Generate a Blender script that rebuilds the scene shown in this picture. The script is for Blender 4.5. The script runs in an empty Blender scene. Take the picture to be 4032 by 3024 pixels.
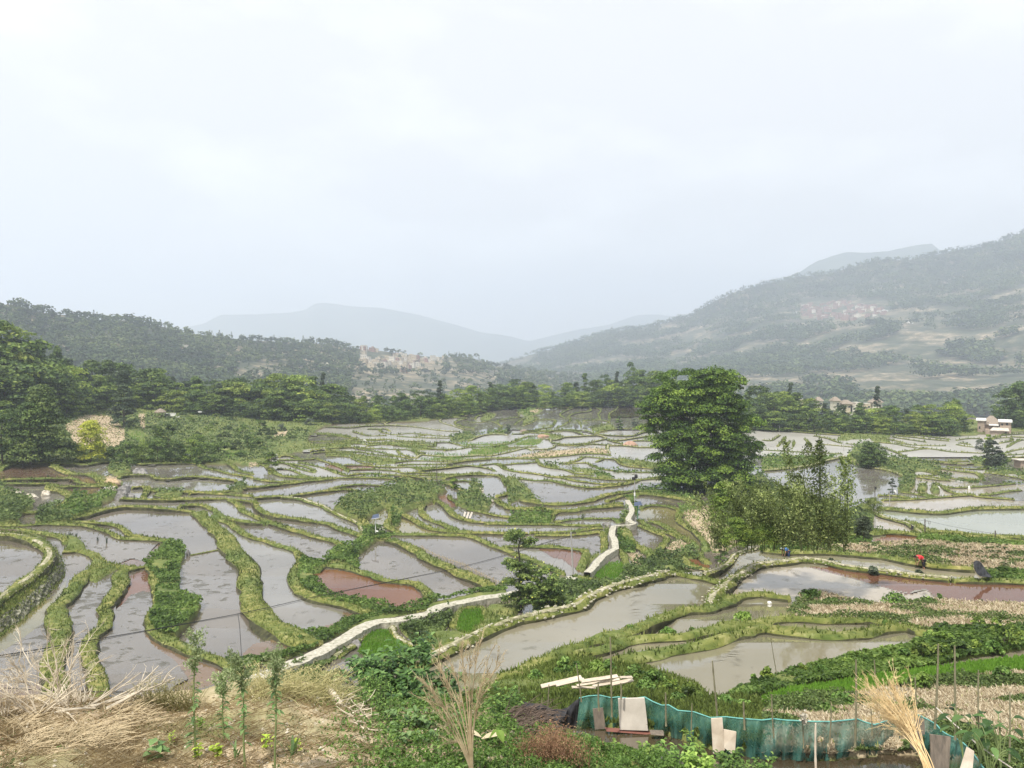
import bpy, math, random
import numpy as np
from mathutils import Vector
rnd = random.Random(7)
rng = np.random.default_rng(7)
scene = bpy.context.scene
COL = scene.collection
R = math.radians
HAZE = 0.00025

# ---------------------------------------------------------------- camera
F = 3138.0; H0 = 1420.0; CX = 2016.0        # focal length, eye level and centre measured on the photograph (its own pixels)
cam_d = bpy.data.cameras.new('camera'); cam = bpy.data.objects.new('camera', cam_d); COL.objects.link(cam)
cam_d.sensor_width = 36; cam_d.lens = F / 4032 * 36
cam_d.shift_y = -(1512 - H0) / 4032
cam_d.clip_start = 0.5; cam_d.clip_end = 30000
cam.location = (0, 0, 0); cam.rotation_euler = (R(90), 0, 0)
scene.camera = cam
scene.view_settings.view_transform = 'Standard'; scene.view_settings.look = 'None'
scene.view_settings.gamma = 1; scene.view_settings.exposure = 0.5
scene.cycles.volume_bounces = 3; scene.cycles.max_bounces = 8
scene.cycles.transparent_max_bounces = 12
scene.cycles.use_denoising = True
# ---------------------------------------------------------------- sun and sky
SUN_EL, SUN_AZ = 62, 215       # azimuth clockwise from +Y (the view direction)
w = bpy.data.worlds.new('World'); scene.world = w; w.use_nodes = True
nt = w.node_tree; nt.nodes.clear()
N = nt.nodes.new; L = nt.links.new
out = N('ShaderNodeOutputWorld'); bg = N('ShaderNodeBackground'); L(bg.outputs[0], out.inputs[0])
sky = N('ShaderNodeTexSky'); sky.sky_type = 'NISHITA'; sky.sun_disc = False
sky.sun_elevation = R(SUN_EL); sky.sun_rotation = R(SUN_AZ); sky.air_density = 1.6; sky.dust_density = 5.0; sky.altitude = 1500
SKY_STRENGTH = 0.106
bg.inputs[1].default_value = SKY_STRENGTH
tc = N('ShaderNodeTexCoord'); mp = N('ShaderNodeMapping'); mp.inputs['Scale'].default_value = (1, 1, 2.4)
L(tc.outputs['Generated'], mp.inputs[0])
nz = N('ShaderNodeTexNoise'); nz.inputs['Scale'].default_value = 2.6; nz.inputs['Detail'].default_value = 5; nz.inputs['Roughness'].default_value = 0.5
L(mp.outputs[0], nz.inputs['Vector'])
cr = N('ShaderNodeValToRGB'); cr.color_ramp.elements[0].position = 0.42; cr.color_ramp.elements[0].color = (0.93, 0.93, 0.93, 1)
cr.color_ramp.elements[1].position = 0.68; cr.color_ramp.elements[1].color = (0.97, 0.97, 0.97, 1)
L(nz.outputs[0], cr.inputs[0])
mx = N('ShaderNodeMix'); mx.data_type = 'RGBA'
L(cr.outputs[0], mx.inputs[0]); L(sky.outputs[0], mx.inputs[6])
nz2 = N('ShaderNodeTexNoise'); nz2.inputs['Scale'].default_value = 4.0; nz2.inputs['Detail'].default_value = 6
L(mp.outputs[0], nz2.inputs['Vector'])
cr2 = N('ShaderNodeValToRGB'); CLOUD = 7.4
cr2.color_ramp.elements[0].position = 0.45; cr2.color_ramp.elements[0].color = (0.93, 0.925, 0.92, 1)
cr2.color_ramp.elements[1].position = 0.7; cr2.color_ramp.elements[1].color = (1.13, 1.13, 1.12, 1)
L(nz2.outputs[0], cr2.inputs[0])
sc_ = N('ShaderNodeVectorMath'); sc_.operation = 'SCALE'; sc_.inputs['Scale'].default_value = CLOUD
L(cr2.outputs[0], sc_.inputs[0]); L(sc_.outputs[0], mx.inputs[7])
L(mx.outputs[2], bg.inputs[0])
sd = bpy.data.lights.new('sun', 'SUN'); sd.energy = 4.3; sd.angle = R(3); sd.color = (1.0, 0.95, 0.86)
so = bpy.data.objects.new('sun', sd); COL.objects.link(so)
az = R(SUN_AZ); el = R(SUN_EL)
sdir = Vector((math.sin(az) * math.cos(el), math.cos(az) * math.cos(el), math.sin(el)))
so.rotation_euler = (-sdir).to_track_quat('-Z', 'Y').to_euler()
so.location = (0, 0, 300)

# ---------------------------------------------------------------- helpers
def tag(o, label=None, cat=None, group=None, kind=None):
    if label: o['label'] = label
    if cat: o['category'] = cat
    if group: o['group'] = group
    if kind: o['kind'] = kind
    return o
def empty(name, loc, rz=0, **k):
    o = bpy.data.objects.new(name, None); COL.objects.link(o); o.location = loc; o.rotation_euler = (0, 0, rz); o.empty_display_size = 0.3
    return tag(o, **k)
class MB:
    """collects vertices, faces, a tint per vertex and a material index per face; build() links them as ONE mesh object"""
    def __init__(s): s.v = []; s.f = []; s.n = 0; s.t = []; s.m = []; s.uv = 0
    def add(s, v, f, t=0.5, m=0):
        v = np.asarray(v, float).reshape(-1, 3); f = np.asarray(f, int)
        s.v.append(v); s.f.append(f + s.n); s.n += len(v)
        s.t.append(np.broadcast_to(np.asarray(t, float), (len(v),)).copy()); s.m.append(np.full(len(f), m, int))
        return s
    def build(s, name, mats, parent=None, smooth=False, loc=None, **k):
        me = mesh_of(s, name, smooth)
        if not isinstance(mats, (list, tuple)): mats = [mats]
        for m_ in mats: me.materials.append(m_)
        o = bpy.data.objects.new(name, me); COL.objects.link(o)
        if parent is not None: o.parent = parent
        if loc is not None: o.location = loc
        return tag(o, **k)
def mesh_of(s, name, smooth=False):
    me = bpy.data.meshes.new(name)
    V = np.concatenate(s.v) if s.v else np.zeros((0, 3))
    T = np.concatenate(s.t) if s.t else np.zeros(0)
    loops = np.concatenate([f.ravel() for f in s.f]) if s.f else np.zeros(0, int)
    tot = np.concatenate([np.full(len(f), f.shape[1], int) for f in s.f]) if s.f else np.zeros(0, int)
    mi = np.concatenate(s.m) if s.m else np.zeros(0, int)
    me.vertices.add(len(V)); me.vertices.foreach_set('co', V.astype(np.float32).ravel())
    me.loops.add(len(loops)); me.loops.foreach_set('vertex_index', loops.astype(np.int32))
    me.polygons.add(len(tot)); st = np.concatenate([[0], np.cumsum(tot)[:-1]]) if len(tot) else tot
    me.polygons.foreach_set('loop_start', st.astype(np.int32)); me.polygons.foreach_set('loop_total', tot.astype(np.int32))
    me.polygons.foreach_set('material_index', mi.astype(np.int32))
    me.polygons.foreach_set('use_smooth', np.full(len(tot), smooth))
    at_ = me.attributes.new('tint', 'FLOAT', 'POINT'); at_.data.foreach_set('value', T.astype(np.float32))
    me.update(); me.validate()
    return me
def box(mb, c, s, rz=0.0, t=0.5, m=0, taper=1.0):
    x, y, z = s[0] / 2, s[1] / 2, s[2] / 2
    v = np.array([[-x, -y, -z], [x, -y, -z], [x, y, -z], [-x, y, -z], [-x * taper, -y * taper, z], [x * taper, -y * taper, z], [x * taper, y * taper, z], [-x * taper, y * taper, z]])
    ca, sa = math.cos(rz), math.sin(rz)
    v = np.stack([v[:, 0] * ca - v[:, 1] * sa, v[:, 0] * sa + v[:, 1] * ca, v[:, 2]], 1) + np.array(c)
    mb.add(v, [[0, 3, 2, 1], [4, 5, 6, 7], [0, 1, 5, 4], [1, 2, 6, 5], [2, 3, 7, 6], [3, 0, 4, 7]], t, m)
def tube(mb, pts, rad, sides=6, t=0.5, m=0, cap=True):
    P = np.asarray(pts, float); n = len(P)
    rad = np.broadcast_to(np.asarray(rad, float), (n,))
    T = np.gradient(P, axis=0); T /= (np.linalg.norm(T, axis=1)[:, None] + 1e-9)
    up = np.where(np.abs(T[:, 2:3]) > 0.92, np.array([[1., 0, 0]]), np.array([[0, 0, 1.]]))
    A = np.cross(T, up); A /= (np.linalg.norm(A, axis=1)[:, None] + 1e-9); B = np.cross(T, A)
    a = np.arange(sides) * 2 * math.pi / sides
    V = P[:, None, :] + rad[:, None, None] * (np.cos(a)[None, :, None] * A[:, None, :] + np.sin(a)[None, :, None] * B[:, None, :])
    V = V.reshape(-1, 3)
    i = np.arange(n - 1)[:, None] * sides; j = np.arange(sides)[None, :]; j2 = (j + 1) % sides
    Fq = np.stack([i + j, i + j2, i + sides + j2, i + sides + j], -1).reshape(-1, 4)
    mb.add(V, Fq, t, m)
    if cap and sides == 4:
        mb.add(V[-4:], [[0, 1, 2, 3]], t, m)
    elif cap:
        mb.add(np.vstack([V[-sides:], P[-1:]]), [[k, (k + 1) % sides, sides] for k in range(sides)], t, m)
        mb.add(np.vstack([V[:sides], P[:1]]), [[(k + 1) % sides, k, sides] for k in range(sides)], t, m)
def unit(n, r=rng):
    v = r.normal(size=(n, 3)); return v / np.linalg.norm(v, axis=1)[:, None]
def leaves(mb, C, size, nrm=None, t=0.5, m=0, aspect=0.55, r=rng, spread=1.0):
    """one folded leaf-shaped quad at each centre"""
    C = np.asarray(C, float); n = len(C)
    size = np.broadcast_to(np.asarray(size, float), (n,))
    nn = unit(n, r)
    if nrm is not None:
        nn = nrm + nn * spread; nn /= (np.linalg.norm(nn, axis=1)[:, None] + 1e-9)
    a = np.cross(nn, unit(n, r)); a /= (np.linalg.norm(a, axis=1)[:, None] + 1e-9); b = np.cross(nn, a)
    sa = size[:, None] * a * 0.5; sb = size[:, None] * b * 0.5 * aspect
    dn = nn * size[:, None] * 0.12
    V = np.stack([C - sa, C + sb + dn, C + sa, C - sb + dn], 1).reshape(-1, 3)
    Fq = np.arange(4 * n).reshape(-1, 4)
    mb.add(V, Fq, np.repeat(np.broadcast_to(np.asarray(t, float), (n,)), 4), m)
def hsh(i, j, s=0):
    x = np.sin(i * 127.1 + j * 311.7 + s * 74.7) * 43758.5453
    return x - np.floor(x)
def vnoise(x, y, s=0):
    x = np.asarray(x, float); y = np.asarray(y, float)
    xi = np.floor(x); yi = np.floor(y); fx = x - xi; fy = y - yi
    fx = fx * fx * (3 - 2 * fx); fy = fy * fy * (3 - 2 * fy)
    a = hsh(xi, yi, s); b = hsh(xi + 1, yi, s); c = hsh(xi, yi + 1, s); d = hsh(xi + 1, yi + 1, s)
    return (a * (1 - fx) + b * fx) * (1 - fy) + (c * (1 - fx) + d * fx) * fy
def fbm(x, y, s=0, o=4):
    r_ = 0; a = 0.5; n = 0
    for k in range(o):
        r_ = r_ + a * vnoise(x * 2 ** k, y * 2 ** k, s + k); n += a; a *= 0.5
    return r_ / n

# ---------------------------------------------------------------- materials
def mat(name, build, rough=0.8):
    m = bpy.data.materials.new(name); m.use_nodes = True
    n = m.node_tree.nodes; l = m.node_tree.links
    p = n['Principled BSDF']; p.inputs['Roughness'].default_value = rough
    p.inputs['Specular IOR Level'].default_value = 0.3
    build(m, n, l, p); return m
def ramp(n, stops):
    r = n.new('ShaderNodeValToRGB'); e = r.color_ramp.elements
    while len(e) < len(stops): e.new(0.5)
    for k, (pos, c) in enumerate(stops): e[k].position = pos; e[k].color = (*c, 1)
    return r
def noise(n, l, scale, detail=4, rough=0.55, coord='Object', stretch=None, dist=0):
    t = n.new('ShaderNodeTexCoord'); z = n.new('ShaderNodeTexNoise')
    z.inputs['Scale'].default_value = scale; z.inputs['Detail'].default_value = detail; z.inputs['Roughness'].default_value = rough; z.inputs['Distortion'].default_value = dist
    if stretch:
        mp_ = n.new('ShaderNodeMapping'); mp_.inputs['Scale'].default_value = stretch; l.new(t.outputs[coord], mp_.inputs[0]); l.new(mp_.outputs[0], z.inputs['Vector'])
    else: l.new(t.outputs[coord], z.inputs['Vector'])
    return z
def mixc(n, l, fac, a, b, blend='MIX'):
    m = n.new('ShaderNodeMix'); m.data_type = 'RGBA'; m.blend_type = blend
    for sock, val in ((0, fac), (6, a), (7, b)):
        if isinstance(val, (int, float)): m.inputs[sock].default_value = val
        elif isinstance(val, tuple): m.inputs[sock].default_value = (*val, 1)
        else: l.new(val, m.inputs[sock])
    return m.outputs[2]
def bump(n, l, p, h, strength=0.3, dist=0.1):
    b = n.new('ShaderNodeBump'); b.inputs['Strength'].default_value = strength; b.inputs['Distance'].default_value = dist
    l.new(h, b.inputs['Height']); l.new(b.outputs[0], p.inputs['Normal'])
def noisy(name, stops, scale, rough=0.85, bmp=0.4, bdist=0.05, stretch=None, detail=6, scale2=None, stops2=None):
    def f(m, n, l, p):
        z = noise(n, l, scale, detail, 0.6, stretch=stretch); r = ramp(n, stops); l.new(z.outputs[0], r.inputs[0]); c = r.outputs[0]
        if scale2:
            z2 = noise(n, l, scale2, 5, 0.6); r2 = ramp(n, stops2); l.new(z2.outputs[0], r2.inputs[0]); c = mixc(n, l, 1.0, c, r2.outputs[0], 'MULTIPLY')
        l.new(c, p.inputs['Base Color'])
        if bmp: bump(n, l, p, z.outputs[0], bmp, bdist)
    return mat(name, f, rough)
def leafmat(name, dark, mid, light, transl=0.25, rough=0.55):
    def f(m, n, l, p):
        a = n.new('ShaderNodeAttribute'); a.attribute_name = 'tint'
        r = ramp(n, [(0.0, dark), (0.5, mid), (1.0, light)]); l.new(a.outputs['Fac'], r.inputs[0])
        oi = n.new('ShaderNodeObjectInfo'); hs = n.new('ShaderNodeHueSaturation')
        mr = n.new('ShaderNodeMapRange'); mr.inputs[3].default_value = 0.75; mr.inputs[4].default_value = 1.25; l.new(oi.outputs['Random'], mr.inputs[0]); l.new(mr.outputs[0], hs.inputs['Value'])
        l.new(r.outputs[0], hs.inputs['Color']); l.new(hs.outputs[0], p.inputs['Base Color'])
        tr = n.new('ShaderNodeBsdfTranslucent'); l.new(hs.outputs[0], tr.inputs[0]); ms = n.new('ShaderNodeMixShader'); ms.inputs[0].default_value = transl
        l.new(p.outputs[0], ms.inputs[1]); l.new(tr.outputs[0], ms.inputs[2]); l.new(ms.outputs[0], n['Material Output'].inputs[0])
    return mat(name, f, rough)
def plain(name, c, rough=0.7, var=0.15, scale=3.0):
    a = tuple(x * (1 - var) for x in c); b = tuple(min(1, x * (1 + var)) for x in c)
    return noisy(name, [(0.3, a), (0.7, b)], scale, rough, 0.15, 0.02)
M = {}
def ground_mat(name):
    """grass, soil and stones by the 'tint' attribute (0 wet soil, 0.5 grass, 1 dry soil)"""
    def f(m, n, l, p):
        a = n.new('ShaderNodeAttribute'); a.attribute_name = 'tint'
        z = noise(n, l, 0.35, 8, 0.65); z2 = noise(n, l, 3.0, 6, 0.7); z3 = noise(n, l, 0.08, 3)
        g = ramp(n, [(0.3, (0.055, 0.085, 0.02)), (0.5, (0.12, 0.15, 0.04)), (0.68, (0.22, 0.22, 0.075)), (0.8, (0.3, 0.27, 0.13))]); l.new(z.outputs[0], g.inputs[0])
        s = ramp(n, [(0.3, (0.16, 0.12, 0.075)), (0.45, (0.34, 0.265, 0.17)), (0.6, (0.5, 0.405, 0.275)), (0.8, (0.66, 0.58, 0.45))]); l.new(z2.outputs[0], s.inputs[0])
        wet = ramp(n, [(0.3, (0.05, 0.035, 0.022)), (0.7, (0.12, 0.09, 0.055))]); l.new(z2.outputs[0], wet.inputs[0])
        ad = n.new('ShaderNodeMath'); ad.operation = 'MULTIPLY_ADD'; ad.inputs[1].default_value = 0.5; l.new(z3.outputs[0], ad.inputs[0]); 
        sb = n.new('ShaderNodeMath'); sb.operation = 'SUBTRACT'; sb.inputs[1].default_value = 0.25; l.new(a.outputs['Fac'], sb.inputs[0]); l.new(sb.outputs[0], ad.inputs[2])
        r1 = ramp(n, [(0.62, (0, 0, 0)), (0.8, (1, 1, 1))]); l.new(ad.outputs[0], r1.inputs[0])
        r0 = ramp(n, [(0.15, (0, 0, 0)), (0.35, (1, 1, 1))]); l.new(a.outputs['Fac'], r0.inputs[0])
        c = mixc(n, l, r1.outputs[0], g.outputs[0], s.outputs[0]); c = mixc(n, l, r0.outputs[0], wet.outputs[0], c)
        l.new(c, p.inputs['Base Color']); bump(n, l, p, z2.outputs[0], 0.6, 0.12)
    return mat(name, f, 0.95)
M['ground'] = ground_mat('ground')
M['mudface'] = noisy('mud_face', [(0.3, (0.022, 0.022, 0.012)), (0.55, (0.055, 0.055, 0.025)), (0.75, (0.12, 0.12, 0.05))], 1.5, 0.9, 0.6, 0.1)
M['bank'] = noisy('bank', [(0.25, (0.04, 0.055, 0.014)), (0.42, (0.12, 0.14, 0.035)), (0.56, (0.2, 0.2, 0.06)), (0.68, (0.33, 0.3, 0.14)), (0.8, (0.16, 0.12, 0.07))], 1.3, 0.95, 0.8, 0.2, scale2=0.12, stops2=[(0.35, (0.55, 0.72, 0.6)), (0.65, (1.1, 1.05, 1.0))])
M['pale'] = noisy('pale_stone', [(0.35, (0.14, 0.15, 0.06)), (0.5, (0.3, 0.28, 0.18)), (0.68, (0.55, 0.5, 0.4))], 2.2, 0.9, 0.7, 0.15)
M['path'] = noisy('path_stone', [(0.32, (0.16, 0.16, 0.1)), (0.45, (0.37, 0.35, 0.28)), (0.7, (0.54, 0.51, 0.43))], 3.0, 0.9, 0.5, 0.05)
M['rock'] = noisy('rock', [(0.3, (0.09, 0.085, 0.08)), (0.5, (0.22, 0.21, 0.2)), (0.7, (0.42, 0.4, 0.38))], 0.9, 0.9, 0.9, 0.3)
M['rockpale'] = noisy('rock_pale', [(0.3, (0.3, 0.26, 0.2)), (0.5, (0.5, 0.45, 0.36)), (0.7, (0.72, 0.67, 0.58))], 2.0, 0.9, 0.6, 0.2)
def water(name, c0, c1, weed=0.75, rough=0.04, ior=1.55, patch=0.57, red=None):
    def f(m, n, l, p):
        z = noise(n, l, 0.07, 4, 0.5, stretch=(1, 1, 0.01)); r = ramp(n, [(0.35, c0), (0.65, c1)]); l.new(z.outputs[0], r.inputs[0])
        zp = noise(n, l, 0.55, 7, 0.62, stretch=(1, 1.0, 0.01), dist=0.4); zb = noise(n, l, 0.045, 2, 0.5)
        ad = n.new('ShaderNodeMath'); ad.operation = 'MULTIPLY_ADD'; ad.inputs[1].default_value = 0.45; l.new(zb.outputs[0], ad.inputs[0])
        sb = n.new('ShaderNodeMath'); sb.operation = 'SUBTRACT'; sb.inputs[1].default_value = 0.225; l.new(zp.outputs[0], sb.inputs[0]); l.new(sb.outputs[0], ad.inputs[2])
        rp = ramp(n, [(patch, (0, 0, 0)), (patch + 0.06, (1, 1, 1))]); l.new(ad.outputs[0], rp.inputs[0])
        mu = n.new('ShaderNodeMath'); mu.operation = 'MULTIPLY'; mu.inputs[1].default_value = weed; l.new(rp.outputs[0], mu.inputs[0])
        c = mixc(n, l, mu.outputs[0], r.outputs[0], (0.055, 0.05, 0.03)); l.new(c, p.inputs['Base Color'])
        rr = n.new('ShaderNodeMath'); rr.operation = 'MULTIPLY_ADD'; rr.inputs[1].default_value = 0.5; rr.inputs[2].default_value = rough
        l.new(mu.outputs[0], rr.inputs[0]); l.new(rr.outputs[0], p.inputs['Roughness'])
        p.inputs['IOR'].default_value = ior; p.inputs['Specular IOR Level'].default_value = 0.5
        zz = noise(n, l, 1.5, 3, 0.5); bump(n, l, p, zz.outputs[0], 0.015, 0.02)
    return mat(name, f, rough)
M['w_grey'] = water('water_grey', (0.1, 0.085, 0.066), (0.15, 0.128, 0.1))
M['w_brown'] = water('water_brown', (0.1, 0.066, 0.045), (0.15, 0.095, 0.065), ior=1.4)
M['w_clear'] = water('water_clear', (0.14, 0.128, 0.106), (0.19, 0.175, 0.148), weed=0.5, patch=0.6)
M['w_pale'] = water('water_pale', (0.27, 0.235, 0.18), (0.35, 0.305, 0.24), weed=0.6, patch=0.61, ior=1.38, rough=0.08)
M['w_olive'] = water('water_olive', (0.13, 0.12, 0.06), (0.2, 0.17, 0.08), weed=0.2)
M['w_red'] = water('water_red', (0.12, 0.05, 0.026), (0.16, 0.075, 0.036), weed=0.1, ior=1.2, rough=0.15)
M['w_lake'] = water('water_lake', (0.22, 0.23, 0.175), (0.26, 0.27, 0.21), weed=0.1, patch=0.75)
M['w_dark'] = water('water_dark', (0.045, 0.035, 0.022), (0.08, 0.06, 0.035), weed=0.3)
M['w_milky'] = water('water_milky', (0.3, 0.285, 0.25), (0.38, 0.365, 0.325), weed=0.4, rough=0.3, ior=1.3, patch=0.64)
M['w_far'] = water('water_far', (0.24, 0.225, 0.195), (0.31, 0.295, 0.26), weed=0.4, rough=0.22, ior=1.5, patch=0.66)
M['stone_white'] = noisy('white_stone', [(0.3, (0.18, 0.17, 0.11)), (0.65, (0.48, 0.45, 0.36))], 5.0, 0.9, 0.4, 0.05)
M['w_plateau'] = water('water_plateau', (0.165, 0.15, 0.1), (0.23, 0.205, 0.145), weed=0.45, patch=0.6, ior=1.38)
M['w_mud'] = water('water_mud', (0.115, 0.055, 0.034), (0.15, 0.075, 0.046), weed=0.2, patch=0.64, ior=1.28)
M['w_muddy_bottom'] = water('water_muddy_bottom', (0.13, 0.085, 0.05), (0.17, 0.11, 0.065), weed=0.5, ior=1.4)
# ---------------------------------------------------------------- the lie of the land
# three sheets of ground, each a height below the eye ("drop") given over bearing and dip
def table(U, V, Tb):
    U = np.array(U, float); V = np.array(V, float); Tb = np.array(Tb, float)
    def f(u, v):
        u = np.asarray(u, float); v = np.asarray(v, float); u, v = np.broadcast_arrays(u, v)
        cols = [np.interp(v, V, Tb[k]) for k in range(len(U))]
        k = np.clip(np.searchsorted(U, u) - 1, 0, len(U) - 2); t = np.clip((u - U[k]) / (U[k + 1] - U[k]), 0, 1)
        c = np.stack(cols); idx = np.indices(u.shape)
        return c[(k,) + tuple(idx)] * (1 - t) + c[(k + 1,) + tuple(idx)] * t
    return f
dropA = table([-800, 0, 1000, 2000, 3200, 5000], [1500, 1540, 1600, 1650, 1700, 1800, 1900, 2000, 2100, 2270, 2500, 2700, 3100], [
    [6, 12.5, 17.2, 19.8, 21.8, 24.6, 26, 27, 28, 29, 28.3, 27.5, 26],
    [6.5, 13, 18, 20.5, 22.5, 25, 26.2, 27.1, 28, 29, 28.3, 27.5, 26],
    [13, 19, 24, 26.3, 27.5, 28.5, 29, 29.3, 29.6, 29.7, 28.3, 27.5, 26],
    [15, 22, 28, 29, 29.5, 30, 30.1, 30.3, 30.3, 30, 28.3, 27.5, 26],
    [15, 22, 28, 29, 29.6, 30.1, 30.3, 30.4, 30.4, 30, 28.3, 27.5, 26],
    [15, 22, 28, 29, 29.6, 30.1, 30.3, 30.4, 30.4, 30, 28.3, 27.5, 26]])
dropB = table([1400, 2000, 2500, 2900, 4800], [2080, 2100, 2180, 2270, 2300, 2320, 2380, 2450, 2530, 2650, 2720, 2780, 2880, 3000, 3200], [
    [17, 16.8, 16.3, 15.5, 15, 14.8, 14.6, 14.5, 14.4, 14.2, 13.0, 11.6, 9.6, 8.9, 7.6],
    [17, 16.8, 16.3, 15.5, 15, 14.8, 14.6, 14.5, 14.4, 13.9, 12.9, 11.6, 9.6, 8.9, 7.9],
    [17.2, 17, 16.4, 15.5, 15, 14.9, 14.8, 14.6, 14.2, 13.2, 12.7, 11.5, 9.6, 9.1, 8.4],
    [18, 17.8, 17.1, 16.9, 16.7, 16.6, 16.3, 14.6, 13.2, 12.95, 12.7, 11.5, 9.6, 9.2, 8.6],
    [18, 17.8, 17.1, 16.9, 16.7, 16.6, 16.3, 14.6, 13.2, 12.95, 12.7, 11.5, 9.6, 9.2, 8.6]])
dropC = table([-800, 1000, 2000, 2800], [2500, 2750, 2900, 3300], [
    [4.7, 4.6, 4.3, 3.7], [4.9, 4.8, 4.4, 3.7], [6.6, 6.3, 5.6, 4.2], [8.4, 7.9, 7.2, 5.6]])
DROP = {'A': dropA, 'B': dropB, 'C': dropC}
def P3(u, v, S='A', up=0.0):
    """the point of sheet S on the bearing u and dip v, raised by up metres (kept in line with the eye)"""
    d = DROP[S](u, v) - up
    y = d * F / (np.asarray(v, float) - H0)
    return np.stack(np.broadcast_arrays((np.asarray(u, float) - CX) / F * y, y, -d), -1)
def dist(u, v, S='A'): return DROP[S](u, v) * F / (v - H0)
TILE = {'a': (0, 1800, 2.212), 'b': (1000, 1800, 2.212), 'c': (2000, 1800, 2.212), 'd': (3000, 1800, 2.212), 'e': (0, 2400, 2.212), 'f': (1000, 2400, 2.212),
        'g': (2000, 2400, 2.212), 'h': (3000, 2400, 2.212), 'm': (1300, 1580, 3.16), 'n': (1950, 1580, 3.16), 'o': (3332, 1660, 3.16), 'p': (0, 1500, 2.212),
        'q': (3000, 1400, 2.212), 'r': (1000, 1550, 2.212), 'N': (0, 0, 1.0)}
def pts(s):
    """'a: x,y x,y b: x,y' -> N x 2 array in photograph coordinates"""
    o = []; T = TILE['N']
    for w_ in s.split():
        if w_.endswith(':'): T = TILE[w_[:-1]]; continue
        x, y = w_.split(','); o.append((T[0] + float(x) / T[2], T[1] + float(y) / T[2]))
    return np.array(o)
def spline(p, step):
    """Catmull-Rom through p, resampled evenly in the photograph"""
    p = np.asarray(p, float)
    if len(p) < 2: return p
    q = np.vstack([2 * p[0] - p[1], p, 2 * p[-1] - p[-2]]); o = []
    for i in range(1, len(q) - 2):
        a, b, c, d = q[i - 1], q[i], q[i + 1], q[i + 2]
        n = max(2, int(np.hypot(*(c - b)[:2]) / step)); t = np.linspace(0, 1, n, endpoint=False)[:, None]
        o.append(0.5 * ((2 * b) + (-a + c) * t + (2 * a - 5 * b + 4 * c - d) * t ** 2 + (-a + 3 * b - 3 * c + d) * t ** 3))
    return np.vstack(o + [p[-1:]])
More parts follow.
